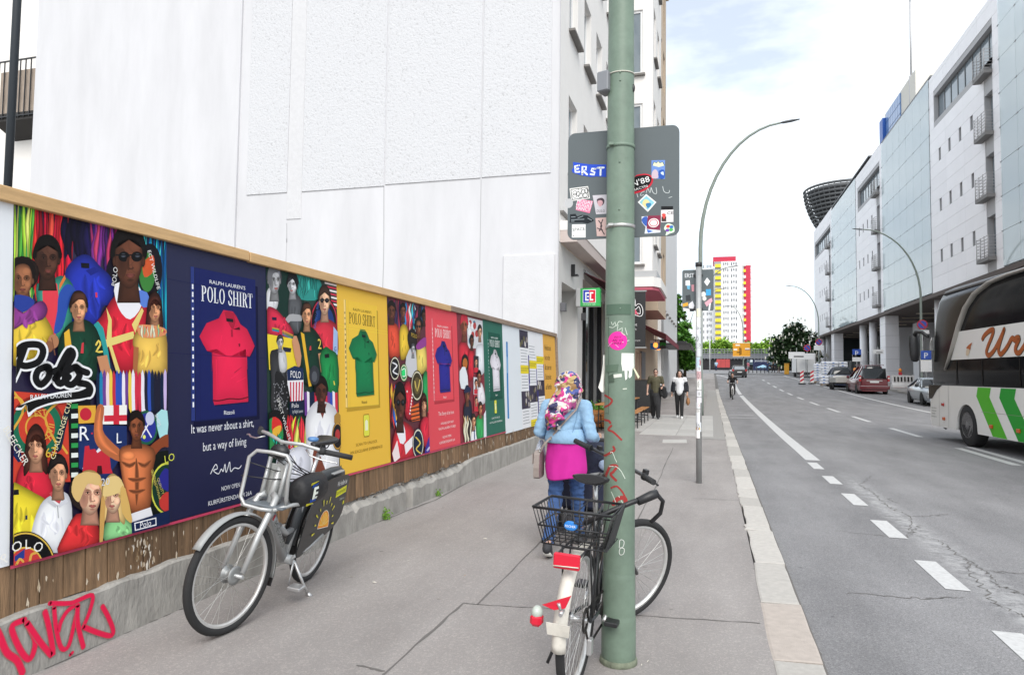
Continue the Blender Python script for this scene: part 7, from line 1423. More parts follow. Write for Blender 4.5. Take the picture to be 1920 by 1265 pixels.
blob([('e', (.045, -.01, 1.45), (.125, .118, .125)), ('e', (.02, -.02, 1.40), (.115, .115, .10)), ('c', [(.0, .0, 1.36), (-.02, 0, 1.31)], [.105, .12]), ('c', [(-.04, .03, 1.35), (-.115, .06, 1.26), (-.155, .065, 1.18), (-.165, .085, 1.10)], [.085, .085, .08, .055], .6), ('c', [(-.06, -.01, 1.33), (-.125, .0, 1.25), (-.158, .02, 1.17)], [.08, .065, .045], .6), ('c', [(-.06, .08, 1.32), (-.14, .115, 1.2), (-.16, .12, 1.09)], [.05, .045, .03]),
      ('c', [(.1, -.1, 1.44), (.0, -.125, 1.40), (-.07, -.06, 1.36), (-.09, .05, 1.35)], [.022, .024, .026, .024]), ('c', [(.08, .09, 1.5), (-.02, .09, 1.45), (-.075, .0, 1.42), (-.06, -.08, 1.42)], [.02, .022, .022, .02])], 'headscarf', scarf_mat(), wm, .009, 2, .009, (12, 10, 20))
m_snk = mat('dark_sneaker', (.03, .03, .034), .7); m_sole = mat('white_sole', (.6, .58, .54), .7)
for k in 'lr': shoe(wm, J, k, m_snk, m_sole)
sb_ = thing('shoulder_bag', 'taupe shoulder bag hanging at the left hip of the woman in the headscarf', 'bag', wp, PI / 2)
m_bag = mat('taupe_leather', (.30, .25, .225), .55, bump=.3, bscale=40)
mb = MB(); P = []
for t in range(9):
    f = t / 8; y = -.10 + .265 * f; z = 1.24 - .31 * f; q = on_back(y, z, .008) if z > .97 else Vector((-.175, y, z)); P.append(q)
P += [Vector((-.17, .18, .9)), Vector((-.15, .2, .86))]
mb.tube([(.02, -.13, 1.335), (-.08, -.12, 1.30)] + P, .012, 8, flat=.35); mb.build('strap', m_bag, sb_)
mb = MB(); mb.torus(.014, .004, Matrix.Translation((-.165, .19, .89)) @ Matrix.Rotation(PI / 2, 4, 'Y'), 16, 6); q = P[4]; mb.bev(q.x - .012, q.x - .004, q.y - .015, q.y + .015, q.z - .018, q.z + .018, .003); mb.build('buckle', m_alu, sb_)
mb = MB(); mb.loft([[(x, y, z) for x, y in ((-.20 + dx, .195), (-.20 + dx, .245), (.02 - dx, .25), (.02 - dx, .2))] for z, dx in ((.88, .06), (.85, .02), (.74, 0), (.66, .005), (.645, .03))], smooth=False); mb.build('bag_body', m_bag, sb_)
mb = MB(); mb.bev(-.19, .0, .25, .258, .77, .86, .006); mb.build('bag_flap', m_bag, sb_)
mb = MB(); r = random.Random(4);
mb.loft([[(.08 + w_ * math.cos(a) + r.uniform(-.012, .012), .25 + w_ * .5 * math.sin(a) + r.uniform(-.01, .01), z + r.uniform(-.008, .008)) for a in [2 * PI * k / 12 for k in range(12)]] for z, w_ in ((.95, .02), (.90, .06), (.82, .085), (.76, .08), (.72, .05))], smooth=False)
pb = mb.build('carrier_bag', mat('white_plastic_bag', (.62, .66, .74), .4, var=.2, vscale=14)); pb.location = wp; pb.rotation_euler = (0, 0, PI / 2); tag(pb, 'crumpled white plastic bag hanging from the pushchair handle', 'bag')
pc = thing('pushchair', 'dark navy pushchair half hidden in front of the woman in the headscarf', 'pushchair', (-1.14, 5.98, 0), PI / 2)
mb = MB()
for s in (1, -1): mb.tube([(.2, s * .27, .955), (.3, s * .27, .93), (.48, s * .26, .62), (.78, s * .25, .14)], .014, 8); mb.tube([(.42, s * .26, .72), (.3, s * .26, .35), (.24, s * .26, .14)], .012, 8)
mb.tube([(.24, -.26, .14), (.24, .26, .14)], .01, 6); mb.tube([(.78, -.25, .14), (.78, .25, .14)], .01, 6); mb.build('frame', mat('dark_grey_metal'), pc)
mb = MB(); mb.tube([(.26, -.28, .945), (.19, -.28, .965), (.17, -.22, .965), (.17, .22, .965), (.19, .28, .965), (.26, .28, .945)], .018, 10); mb.build('push_handle', m_rubber, pc)
m_nav = cloth_mat('navy_canvas', (.018, .022, .045), .2, 10, .3, 30)
blob([('c', [(.5, .0, .78), (.62, 0, .70)], [.2, .21]), ('e', (.55, 0, .76), (.2, .25, .2))], 'hood', m_nav, pc, .02)
mb = MB(); mb.bev(.36, .46, -.22, .22, .3, .8, .03); mb.bev(.4, .8, -.22, .22, .3, .38, .03); mb.build('seat', m_nav, pc)
mb = MB(); mb.bev(.3, .62, -.2, .2, .17, .28, .03); mb.build('shopping_tray', mat('grey_mesh', (.12, .12, .13), .8), pc)
for x in (.24, .78):
    for y in (.29, -.29):
        w_ = bpy.data.objects.new('wheel', None); COL.objects.link(w_); w_.parent = pc; w_.location = (x, y, .105)
        mb = MB(); mb.torus(.085, .02, RX, 24, 8); mb.build('tyre', m_tyre, w_); mb = MB(); mb.lathe([(.02, -.02), (.065, -.012), (.065, .012), (.02, .02)], 16, RX); mb.build('rim', mat('grey_hub', (.25, .25, .26), .5), w_)
mb = MB(); mb.ball((.35, -.2, .72), (.03, .06, .05), 8); mb.build('cloth_bundle', mat('pale_blue_cloth', (.35, .45, .6), .8), pc)
def walker(h, arms, stride=.22, build=1.):
    k = h / 1.68; z = lambda v: v * k
    return dict(head=(.02, 0, z(1.555)), neck=(0, 0, z(1.42)), pelvis=(0, 0, z(.93)), la=arms[0], ra=arms[1], ll=[(0, .085, z(.88)), (.06 + stride * .45, .08, z(.48)), (stride, .08, z(.09)), (stride + .13, .085, .035)], rl=[(0, -.085, z(.88)), (.0 - stride * .2, -.08, z(.48)), (-stride * 1.15, -.08, z(.12)), (-stride + .06, -.085, .035)], build=build, lt=(0, -1, 0), rt=(0, 1, 0))
J = walker(1.76, [[(0, .19, 1.44), (-.03, .27, 1.17), (.17, .22, 1.12)], [(0, -.19, 1.44), (-.06, -.27, 1.17), (.06, -.29, .93)]], .16, 1.08)
p = thing
a_loc = (-1.9, 24.8, gz(-1.9, 24.8)); wa = person('woman in an olive T-shirt and dark wide trousers with a jacket over her arm', a_loc, -PI / 2 + .1, J, m_skin1, 'pedestrians on the pavement')
blob(top_shapes(J, .022, .62), 'tshirt', cloth_mat('olive_cotton', (.085, .078, .045)), wa); blob(leg_shapes(J, .035, .97) + [('e', (0, 0, .84), (.14, .19, .18)), ('c', [(.05, 0, .8), (.1, .03, .5)], [.15, .11])], 'trousers', cloth_mat('charcoal_cloth', (.022, .022, .024)), wa)
H = Vector(J['head']); blob([('e', H + Vector((-.02, 0, .03)), (.1, .088, .105)), ('e', H + Vector((-.1, 0, .03)), (.05, .05, .05))], 'hair', m_hair, wa); eyes(wa, H)
mb = MB()
for y in (.035, -.035): mb.ball(H + Vector((.088, y, .01)), (.012, .027, .018), 8)
mb.tube([H + Vector((.02, .08, .015)), H + Vector((.09, .06, .015)), H + Vector((.098, 0, .018)), H + Vector((.09, -.06, .015)), H + Vector((.02, -.08, .015))], .003, 5); mb.build('sunglasses', mat('sunglass_red', (.12, .02, .02), .15), wa)
for k in 'lr': shoe(wa, J, k, m_snk, m_snk, .012)
cj = thing('jacket', 'black jacket and bag draped over the arm of the woman in olive', 'jacket', a_loc, -PI / 2 + .1)
blob([('c', [(.08, .2, 1.13), (.14, .27, 1.05), (.12, .3, .8)], [.06, .1, .08]), ('c', [(.14, .15, 1.08), (.15, .2, .85)], [.05, .07])], 'jacket_cloth', cloth_mat('black_cloth', (.014, .014, .015)), cj); blob([('e', (.0, .36, .88), (.15, .06, .13))], 'bag_body', mat('dark_leather', (.03, .03, .034), .45), cj); mb = MB(); mb.tube([(-.1, .36, .97), (-.05, .34, 1.12), (.05, .34, 1.12), (.1, .36, .97)], .01, 6); mb.build('bag_strap', mat('dark_leather'), cj)
J = walker(1.72, [[(0, .185, 1.41), (-.02, .26, 1.14), (.06, .27, .90)], [(0, -.185, 1.41), (-.05, -.25, 1.14), (-.06, -.27, .90)]], .15)
b_loc = (-1.1, 25.3, gz(-1.1, 25.3)); wb = person('woman with dark bobbed hair in a white top and open black cardigan', b_loc, -PI / 2, J, m_skin1, 'pedestrians on the pavement')
blob(top_shapes(J, .016, .5), 'white_top', cloth_mat('white_cotton', (.68, .69, .71), .05), wb); blob(leg_shapes(J, .014, .97), 'trousers', cloth_mat('black_cloth'), wb)
bs_ = [('c', [nk_, q, r_], [.05, .055, .055], .9) for nk_, q, r_ in (((-.03, .12, 1.43), (-.0, .18, 1.2), (.02, .21, .98)), ((-.03, -.12, 1.43), (0, -.18, 1.2), (.02, -.21, .98)))] + [('e', (-.07, 0, 1.22), (.09, .18, .22))]
for k in 'lr': S_, E_, W_ = jl(J, k + 'a'); bs_.append(('c', [S_, E_, E_.lerp(W_, .6)], [.065, .06, .058]))
blob(bs_, 'cardigan', cloth_mat('navy_black_knit', (.014, .016, .022)), wb)
H = Vector(J['head']); blob([('e', H + Vector((-.025, 0, .03)), (.105, .1, .115)), ('c', [H + Vector((-.03, .085, 0)), H + Vector((.0, .095, -.13))], [.045, .035]), ('c', [H + Vector((-.03, -.085, 0)), H + Vector((.0, -.095, -.13))], [.045, .035]), ('e', H + Vector((-.07, 0, -.06)), (.05, .085, .1))], 'hair', m_hair, wb, .011); eyes(wb, H)
for k in 'lr': shoe(wb, J, k, mat('white_sneaker', (.7, .7, .7), .6), m_sole, .012)
hbg = thing('handbag', 'brown handbag carried by the woman in the white top', 'handbag', b_loc, -PI / 2)
blob([('c', [(.06, .29, .70), (.06, .29, .58)], [.06, .075]), ('e', (.06, .29, .60), (.15, .055, .13))], 'bag_body', mat('tan_leather', (.32, .15, .06), .5), hbg); mb = MB(); mb.tube([(-.03, .29, .72), (.02, .285, .84), (.1, .285, .84), (.14, .29, .72)], .008, 6); mb.build('bag_handle', mat('tan_leather'), hbg)
cl = Vector((1.28, 46.5, road_z(1.28, 46.5)))
J = dict(head=(.20, 0, 1.57), neck=(.12, 0, 1.43), pelvis=(-.14, 0, 1.0), la=[(.12, .19, 1.38), (.24, .3, 1.15), (.46, .29, 1.08)], ra=[(.12, -.19, 1.38), (.24, -.3, 1.15), (.46, -.29, 1.08)], ll=[(-.1, .09, .97), (.26, .11, .78), (.18, .12, .38), (.3, .12, .33)], rl=[(-.1, -.09, .97), (.2, -.11, .60), (.06, -.12, .2), (.19, -.12, .14)], lt=(0, -1, 0), rt=(0, 1, 0), build=1.0)
cy = person('cyclist in black clothes riding towards us in the cycle lane', tuple(cl), -PI / 2, J, m_skin1, voxel=.018)
blob(top_shapes(J, .02, .6), 'tshirt', cloth_mat('black_cloth'), cy, .018); blob(leg_shapes(J, .02, .95), 'trousers', cloth_mat('charcoal_cloth'), cy, .018); H = Vector(J['head']); blob([('e', H + Vector((-.02, 0, .035)), (.105, .09, .1))], 'hair', m_hair, cy, .018); eyes(cy, H)
mb = MB(); mb.loft([ellring(1.02, .15, .175, -.11), ellring(1.06, .15, .175, -.1)], cap=False); mb.build('belt', mat('white_paint'), cy)
for k in 'lr': shoe(cy, J, k, m_snk, m_snk, .016)
b3 = thing('white_bicycle', 'white framed bicycle under the cyclist in the cycle lane', 'bicycle', tuple(cl), -PI / 2)
for x in (-.5, .56): add_wheel(b3, Matrix.Translation((x, 0, .345)), .345, .02, spokes=20)
mb = MB(); mb.cyl((-.05, 0, .29), (-.2, 0, .9), .02, 8); mb.cyl((-.05, 0, .29), (.4, 0, .8), .024, 8); mb.cyl((-.18, 0, .8), (.38, 0, .88), .02, 8)
for s in (1, -1): mb.tube([(-.05, s * .03, .29), (-.5, s * .06, .345)], .012, 6); mb.tube([(-.18, s * .02, .8), (-.5, s * .06, .345)], .011, 6); mb.tube([(.38, s * .02, .84), (.42, s * .05, .7), (.56, s * .055, .345)], .016, 6)
mb.build('frame', m_white, b3); mb = MB(); mb.tube([(.36, 0, .9), (.38, 0, 1.04), (.44, 0, 1.06)], .016, 8); mb.tube([(.4, .32, 1.05), (.45, .15, 1.06), (.45, -.15, 1.06), (.4, -.32, 1.05)], .014, 8); mb.build('handlebar', m_blk, b3)
mb = MB(); saddle_mesh(mb, -.1, -.36, .93); mb.build('saddle', m_blk, b3)
for s, x, z in ((1, .1, .32), (-1, .05, .12)): mb = MB(); mb.tube([(-.05, s * .06, .29), (x, s * .07, z)], .012, 6); mb.bev(x - .04, x + .06, s * .12 - .045, s * .12 + .045, z - .03, z - .005, .005); mb.build('crank', m_blk, b3)
# ================================================================ VEHICLES
m_vglass = mat('vehicle_glass', (.012, .014, .016), .04, spec=.7); m_lamp_r = mat('tail_lamp_red', (.4, .012, .015), .2, coat=.5); m_plate = mat('number_plate', (.75, .75, .74), .4); m_under = mat('underbody', (.012, .012, .012), .8); m_amber = mat('amber_marker', (.55, .10, .01), .3)
def road_wheel(parent, x, y, r, w, side, alloy=(.4, .4, .41), holes=8):
    """wheel with tyre and rim on the y axis; side = +1 outer face to +y"""
    o = bpy.data.objects.new('wheel', None); COL.objects.link(o); o.parent = parent; o.location = (x, y, r)
    mb = MB(); mb.lathe([(r * .62, -w / 2), (r * .9, -w / 2), (r * .98, -w * .4), (r, -w * .3), (r, w * .3), (r * .98, w * .4), (r * .9, w / 2), (r * .62, w / 2)], 32, RX); mb.build('tyre', m_tyre, o)
    mb = MB(); M = RX if side < 0 else Matrix.Rotation(-PI / 2, 4, 'X'); mb.lathe([(r * .63, w * .5), (r * .58, w * .46), (r * .5, w * .3), (r * .22, w * .42), (r * .2, w * .5), (.001, w * .5)], 24, M)
    rim = mb.build('rim', mat('wheel_alloy', (.5, .5, .51), .35, metal=.35), o)
    mb = MB()
    for k in range(holes):
        a = 2 * PI * k / holes; mb.ball((r * .42 * math.cos(a), side * w * .37, r * .42 * math.sin(a)), (r * .07, w * .06, r * .07), 6)
    mb.build('rim_holes', m_under, rim)['kind'] = 'stuff'
    return o
ch = PI / 2 + R(3.5)
cP = Vector((5.66, 21.16, road_z(6.5, 18))); co = thing('coach', 'white and green double-decker coach with brown lettering, pulling out at the right', 'coach', tuple(cP), ch)
m_cw = mat('coach_white', (.84, .825, .79), .3, coat=.4); m_cg = mat('coach_glass', (.010, .010, .011), .14, spec=.14); m_trim = mat('coach_silver', (.50, .47, .43), .35, metal=.3)
LEN, WID, HT = 13.4, 2.55, 3.98
def side_prof(z):
    """how far the nose stands at height z"""
    return -.02 - .05 * (z - .3) if z < 1.6 else (-.085 - .16 * (z - 1.6) if z < 3.3 else -.357 - .55 * (z - 3.3))
def ring_at(x, w, z0, z1, rt=.22, rb=.06):
    yc = -WID / 2; h = w / 2; pts = []
    for cy_, cz_, r_, a0 in ((h - rt, z1 - rt, rt, 0), (-h + rt, z1 - rt, rt, PI / 2), (-h + rb, z0 + rb, rb, PI), (h - rb, z0 + rb, rb, 1.5 * PI)):
        for k in range(5): a = a0 + PI / 2 * k / 4; pts.append((x, yc + cy_ + r_ * math.cos(a), cz_ + r_ * math.sin(a)))
    return pts
mb = MB()
def arch(cx, r=.58, n=14): return [(cx + r * math.cos(PI - PI * k / n), .42 + r * .98 * math.sin(PI * k / n)) for k in range(n + 1)]
WX = -2.4
def skin(y, s, x_front=-.16):
    lo = [(x_front - .0, .34), (x_front + .06, .62), (x_front + .02, 1.42)]
    bottom = [(x_front, .34)]
    pts = [(-LEN, 1.42), (-LEN, .34), (-8.6, .34)] + [(p[0], max(.34, p[1])) for p in arch(-8.0)] + [(-7.4, .34), (WX - .6, .34)] + [(p[0], max(.34, p[1])) for p in arch(WX)] + [(WX + .6, .34), (x_front - .06, .34), (x_front + .03, .5), (x_front + .03, 1.42)]
    return [(x, y, z) for x, z in pts]
for y, s in ((0, 1), (-WID, -1)): mb.prism(skin(y, s), (0, -s * .06, 0))
mb.prism([(-.16, -.06, .34), (.0, -.3, .34), (.06, -WID / 2, .34), (.0, -WID + .3, .34), (-.16, -WID + .06, .34)], (0, 0, 1.08))
mb.box(-LEN, -.3, -WID + .061, -.061, 1.2, 1.419); mb.build('lower_body', m_cw, co)
mb = MB(); mb.box(-LEN + .1, -3.3, -WID + .12, -.12, .4, 1.2); mb.box(-1.9, -.4, -WID + .12, -.12, .4, 1.2); mb.box(-LEN, -.3, -WID + .3, -.3, .3, .4); mb.build('underbody', m_under, co)
nose = [(1.42, .02), (1.9, -.03), (2.4, -.09), (2.9, -.17), (3.3, -.25), (3.6, -.34), (3.8, -.46)]
def xn(z):
    for (a, b), (c, d) in zip(nose[:-1], nose[1:]):
        if a <= z <= c: return b + (d - b) * (z - a) / (c - a)
    return nose[0][1] if z < 1.42 else nose[-1][1]
def upper_ring(z, ins=0):
    x = xn(z) ; y0, y1 = -ins, -WID + ins; f = []
    for k in range(7): a = PI / 2 * k / 6; f.append((x - .42 + .30 * math.sin(a) + .12 * 1, 0, 0))
    pts = [(-LEN, y0, z), (x - .40, y0, z)] + [(x - .40 + .34 * math.sin(PI / 2 * k / 6), y0 - .34 * (1 - math.cos(PI / 2 * k / 6)), z) for k in range(1, 7)] + [(x, -WID * .35, z), (x + .02, -WID / 2, z), (x, -WID * .65, z)] + [(x - .40 + .34 * math.cos(PI / 2 * k / 6), y1 + .34 * (1 - math.sin(PI / 2 * k / 6)), z) for k in range(0, 6)] + [(x - .40, y1, z), (-LEN, y1, z)]
    return pts
mb = MB(); mb.loft([upper_ring(z, i) for z, i in [(1.421, .004), (1.9, .004), (2.4, .004), (2.9, .01), (3.3, .03), (3.6, .07), (3.78, .13)]]); mb.build('glasshouse', m_cg, co)
mb = MB(); mb.loft([[(x - dx if x > -LEN + .1 else x, (-WID / 2 + (y + WID / 2) * sc), z) for x, y, _ in upper_ring(3.78, .13)] for z, dx, sc in [(3.781, .0, 1.005), (3.86, .06, .97), (3.93, .2, .85), (3.97, .45, .6)]]); mb.build('roof', mat('coach_roof_grey', (.06, .06, .063), .4, coat=.1), co)
mb = MB(); mb.poly([(-.26, .008, 1.06), (-.02, .004, 1.06), (-.02, .004, 1.42), (-.95, .008, 1.42), (-.62, .008, 1.30)]); mb.build('front_quarter', m_cg, co)
mb = MB(); mb.prism([(-1.6, .003, 2.06), (-2.1, .003, 2.74), (-LEN, -.005, 2.74), (-LEN, .003, 2.06)], (0, .012, 0)); wb_ = mb.build('name_band', m_cw, co)
mb = MB(); P = [(-1.22, .02, 1.82), (-1.55, .022, 2.12), (-1.9, .022, 2.5), (-2.2, .018, 2.9), (-2.52, .0, 3.28), (-2.95, -.03, 3.56), (-3.6, -.06, 3.74), (-4.4, -.08, 3.80), (-6, -.085, 3.82), (-LEN, -.085, 3.82)]; mb.tube(P, [.03, .06, .085, .09, .09, .09, .085, .075, .07, .07], 10, flat=.4); mb.build('swept_trim', m_trim, co)
mb = MB()
mb.prism([(-.12, -.02, 2.36), (.02, -.16, 2.36), (.0, -.16, 2.70), (-.30, .006, 2.70), (-.32, .006, 2.62), (-.16, .0, 2.5)], (0, .01, 0)); mb.build('mirror_mount', m_cw, co)
mb = MB(); mb.tube([(-.10, .02, 2.72), (.12, .10, 2.86), (.36, .16, 2.88), (.46, .18, 2.76)], [.045, .05, .055, .06], 10); mb.build('mirror_arm', m_blk, co)
blob_m = MB(); rings = []
for z, a, b_ in [(2.05, .03, .05), (2.09, .07, .10), (2.25, .085, .13), (2.55, .09, .14), (2.75, .085, .13), (2.85, .05, .08)]: rings.append([(.44 + a * math.cos(q) + (z - 2.05) * .05, .18 + b_ * math.sin(q), z) for q in [2 * PI * k / 16 for k in range(16)]])
blob_m.loft(rings); blob_m.build('wing_mirror', m_blk, co)
ink = Ink(lambda u, v, d: (-u, d + .001, v), step=.0006)
z0, z1, zm = .345, 1.405, .98
for u, c in ((3.02, '#56b52f'), (4.14, '#2b9a35'), (5.3, '#1d7f4c'), (6.5, '#156a52')):
    w = .66; ink.poly([(u + .02, z1), (u + .02 + w, z1), (u - .06 + w, 1.2), (u + .72 + w, z0), (u + .72, z0), (u - .06, 1.2)], c)
ink.line([(3.2, .86), (LEN, .86)], .008, '#8d8a80', 0)
for u in (.75, 1.35): ink.line([(u, .36), (u, 1.41)], .010, '#77756d', 0)
ink.build('green_chevrons', co)
ink = Ink(lambda u, v, d: (-u, .0155 + d, v), step=.0005); BR = '#a8592c'; DK = '#4a4436'
U = [[(2.36, 2.50), (2.44, 2.58), (2.60, 2.66), (2.72, 2.66), (2.66, 2.52), (2.52, 2.30), (2.48, 2.18), (2.56, 2.12), (2.72, 2.22), (2.92, 2.46), (3.04, 2.64)], [(3.04, 2.64), (2.92, 2.40), (2.86, 2.22), (2.92, 2.13), (3.04, 2.20), (3.16, 2.32)], [(3.16, 2.32), (3.26, 2.44), (3.34, 2.40), (3.38, 2.44), (3.46, 2.42), (3.36, 2.26), (3.36, 2.16), (3.46, 2.14), (3.6, 2.28)], [(3.6, 2.28), (3.78, 2.56), (3.84, 2.68), (3.76, 2.62), (3.66, 2.30), (3.68, 2.15), (3.80, 2.16), (3.88, 2.30), (3.84, 2.40), (3.96, 2.36)], [(4.2, 2.4), (4.06, 2.42), (4.02, 2.2), (4.16, 2.16), (4.28, 2.42), (4.24, 2.2), (4.36, 2.22)], [(4.36, 2.22), (4.5, 2.42), (4.5, 2.16), (4.62, 2.42), (4.72, 2.38), (4.7, 2.16), (4.84, 2.22)]]
for w, c, dx in ((.125, DK, .012), (.105, BR, 0)):
    for s in U: ink.line([(3.38 + (a - 2.36) * 1.5 + dx, b_ - dx * .4) for a, b_ in s], w, c, 5)
ink.poly([(2.5, 2.16), (2.6, 2.14), (2.7, 2.22), (2.68, 2.30), (2.55, 2.32)], '#d8c2a8', 2); ink.poly([(2.52, 2.32), (2.64, 2.38), (2.85, 2.44), (2.78, 2.36), (2.74, 2.27), (2.66, 2.30)], '#b5643a', 2); ink.build('name_lettering', co)
ink = Ink(lambda u, v, d: (-u, .001 + d, v), step=.0005)
for i, (s, f) in enumerate((('Urban Reisen', .36), ('Omnibusbetrieb', .32), ('Berlin', .2), ('www.urban-reisen.de', .36))): ink.text(s, .36, .80 - i * .075, .06, '#6d6a62', fit=f)
ink.build('fleet_lettering', co)
for x, z in ((-1.0, .93), (-1.05, .57), (-3.7, .56), (-4.9, .56), (-6.2, .56)): mb = MB(); mb.bev(x - .07, x + .07, .003, .03, z - .04, z + .04, .008); mb.build('marker_lamp', m_amber if z < .9 else m_lamp_r, co)
ink = Ink(lambda u, v, d: (-u, .005 + d, v), step=.0004)
for u in (1.9, 3.3, 5.0, 6.6, 8.2): ink.line([(u, 1.46), (u, 2.0)], .05, '#060606', 0)
ink.build('window_pillar', co)['kind'] = 'stuff'
for x in (WX, -8.0, -9.4): road_wheel(co, x, -.16, .50, .3, 1, (.42, .42, .42), 10)
for x in (WX, -8.0): road_wheel(co, x, -WID + .16, .50, .3, -1, (.42, .42, .42), 10)
mb = MB(); mb.cyl((-.35, -.3, .28), (-.35, -.2, .36), .04, 8); mb.build('tow_eye', m_under, co)
def car(label, loc, rz, L, W_, body, belt, roofline, paint, wb, r=.31, group=None, name='parked_car', cat='car', alloy=(.4, .4, .41)):
    """body: (x, z) lower outline above the sill; roofline: (x, z) points of the glass house; both run from tail to nose"""
    t = thing(name, label, cat, loc, rz, group); hw = W_ / 2
    def yof(x, z):
        e = min(1, max(0, min(x, L - x) / .5)); q = 1 - (1 - e) ** 2 * .16
        return hw * q * (1 - .035 * max(0, (.55 - z)) / .4) if z < belt else hw * q * (1 - .30 * (z - belt) / .62)
    zs = [.22, .32, .5, .7]; rings = []
    n = len(body)
    for x, zt in body:
        col_ = [(.2, .94), (.26, .98), (.45, 1), (.62, 1), (max(.63, zt - .12), .99), (zt - .03, .93), (zt, .80)]
        left = [(x, yof(x, z) * k, z) for z, k in col_]; rings.append(left + [(a, -b_, c) for a, b_, c in reversed(left)])
    mb = MB(); mb.loft(rings); mb.build('body', paint, t)
    gl = MB(); rr = []
    for (x, z) in roofline:
        a = [(x, yof(x, belt) * .93, min(z, belt - .02)), (x, yof(x, belt) * .92, min(z, belt)), (x, yof(x, z) * .88 if z > belt else yof(x, belt) * .88, z - .05 if z > belt + .06 else z - .001), (x, yof(x, z) * .72 if z > belt else yof(x, belt) * .7, z)]
        rr.append(a + [(p, -q, s) for p, q, s in reversed(a)])
    gl.loft(rr); gl.build('glasshouse', m_vglass, t)
    hi = [(x, z) for x, z in roofline if z > max(p[1] for p in roofline) - .09]; mb = MB(); rr = []
    for x, z in hi: rr.append([(x, yof(x, z) * .9, z - .055), (x, yof(x, z) * .86, z - .015), (x, yof(x, z) * .6, z + .012), (x, -yof(x, z) * .6, z + .012), (x, -yof(x, z) * .86, z - .015), (x, -yof(x, z) * .9, z - .055)])
    mb.loft(rr); mb.build('roof', paint, t)
    mb = MB()
    x0, x1 = hi[0][0], hi[-1][0]; tail, nose_ = roofline[0], roofline[-1]
    for s in (1, -1):
        for (xa, za), (xb, zb) in (((tail[0], belt), hi[0]), ((nose_[0], belt), hi[-1])): mb.tube([(xa, s * yof(xa, belt) * .925, belt), (xb, s * yof(xb, zb) * .885, zb - .04)], .035, 6)
        for f in (.36, .68): xm = x0 + (x1 - x0) * f; mb.tube([(xm, s * yof(xm, belt) * .935, belt), (xm, s * yof(xm, hi[0][1]) * .9, hi[0][1] - .045)], .03, 6)
    mb.build('pillar', paint, t)['kind'] = 'stuff'
    for x in wb:
        for s in (1, -1):
            road_wheel(t, x, s * (hw - .1), r, .2, s, alloy, 5)
            mb = MB(); mb.cyl((x, s * (hw - .02), r), (x, s * (hw + .004), r), r * 1.12, 24); mb.build('wheel_arch', m_under, t)
    return t, yof
paint = mat('dark_red_paint', (.13, .008, .015), .3, coat=.7, metal=.2)
vx, vy = 10.85, 53; vz = road_z(vx, vy); VA = PI / 2 + R(1)
t, yo = car('dark red people carrier parked by the kerb, tailgate towards us', (vx, vy, vz), VA, 4.75, 1.96, [(0, 1.0), (.06, 1.1), (.5, 1.12), (3.2, 1.1), (3.7, 1.06), (4.5, .92), (4.75, .7)], 1.08, [(.03, 1.06), (.06, 1.3), (.11, 1.84), (.22, 2.0), (1.2, 2.04), (2.6, 2.01), (3.2, 1.86), (3.95, 1.08)], paint, (.95, 3.9), .33, 'vehicles parked along the far kerb')
mb = MB(); mb.loft([[(-.035 + .01 * k, y * (1 - .03 * k), z) for y, z in ((.80, .42), (.80, 1.02), (.74, 1.06), (-.74, 1.06), (-.80, 1.02), (-.80, .42))] for k in (0, 3)]); mb.build('tailgate', paint, t)
mb = MB(); mb.prism([(-.01, .74, 1.12), (-.01, -.74, 1.12), (.10, -.74, 1.8), (.10, .74, 1.8)], (-.03, 0, .0)); mb.build('rear_window', m_vglass, t)
for s in (1, -1):
    mb = MB(); mb.bev(-.03, .12, s * .9 - .075, s * .9 + .075, .88, 1.30, .02); tl = mb.build('tail_light', m_lamp_r, t); mb = MB(); mb.bev(-.034, .0, s * .9 - .06, s * .9 + .06, 1.08, 1.18, .004); mb.build('indicator_lens', mat('lens_white', (.7, .66, .64), .2), tl)
mb = MB(); mb.bev(-.09, .2, -.96, .96, .34, .60, .04); mb.build('bumper', paint, t); mb = MB(); mb.box(-.093, -.08, -.9, .9, .56, .575); mb.build('bumper_strip', m_plate, t)
mb = MB(); mb.bev(-.06, -.03, -.5, .5, .92, .97, .008); mb.build('chrome_strip', m_alu, t); mb = MB(); mb.box(-.055, -.034, -.28, .28, .80, .91); mb.build('number_plate', m_plate, t)
for s in (1, -1): mb = MB(); mb.tube([(.5, s * .7, 2.02), (.6, s * .71, 2.07), (2.4, s * .71, 2.07), (2.5, s * .7, 2.02)], .02, 6); mb.build('roof_rail', mat('roof_rail_red', (.15, .02, .03), .4), t)
mb = MB(); mb.bev(3.3, 3.42, .95, 1.13, 1.1, 1.28, .03); mb.build('wing_mirror', paint, t)
paint = mat('silver_blue_paint', (.36, .40, .44), .3, coat=.6, metal=.45)
t, yo = car('old silver saloon parked half behind the coach', (11.55, 44.4, road_z(12, 44)), PI / 2 + R(180 - 2), 4.7, 1.76, [(0, .84), (.08, .92), (1.0, .95), (3.0, .93), (3.9, .86), (4.55, .76), (4.7, .6)], .9, [(.5, .9), (1.2, 1.30), (1.7, 1.40), (2.5, 1.40), (2.8, 1.34), (3.5, .9)], paint, (.95, 3.72), .31, 'vehicles parked along the far kerb')
for s in (1, -1): mb = MB(); mb.bev(4.58, 4.68, s * .62 - .17, s * .62 + .17, .6, .74, .02); mb.build('headlight', mat('headlight_lens', (.6, .62, .64), .1), t); mb = MB(); mb.bev(3.1, 3.22, s * .95 - .09, s * .95 + .09, .93, 1.07, .03); mb.build('wing_mirror', mat('black_plastic'), t)
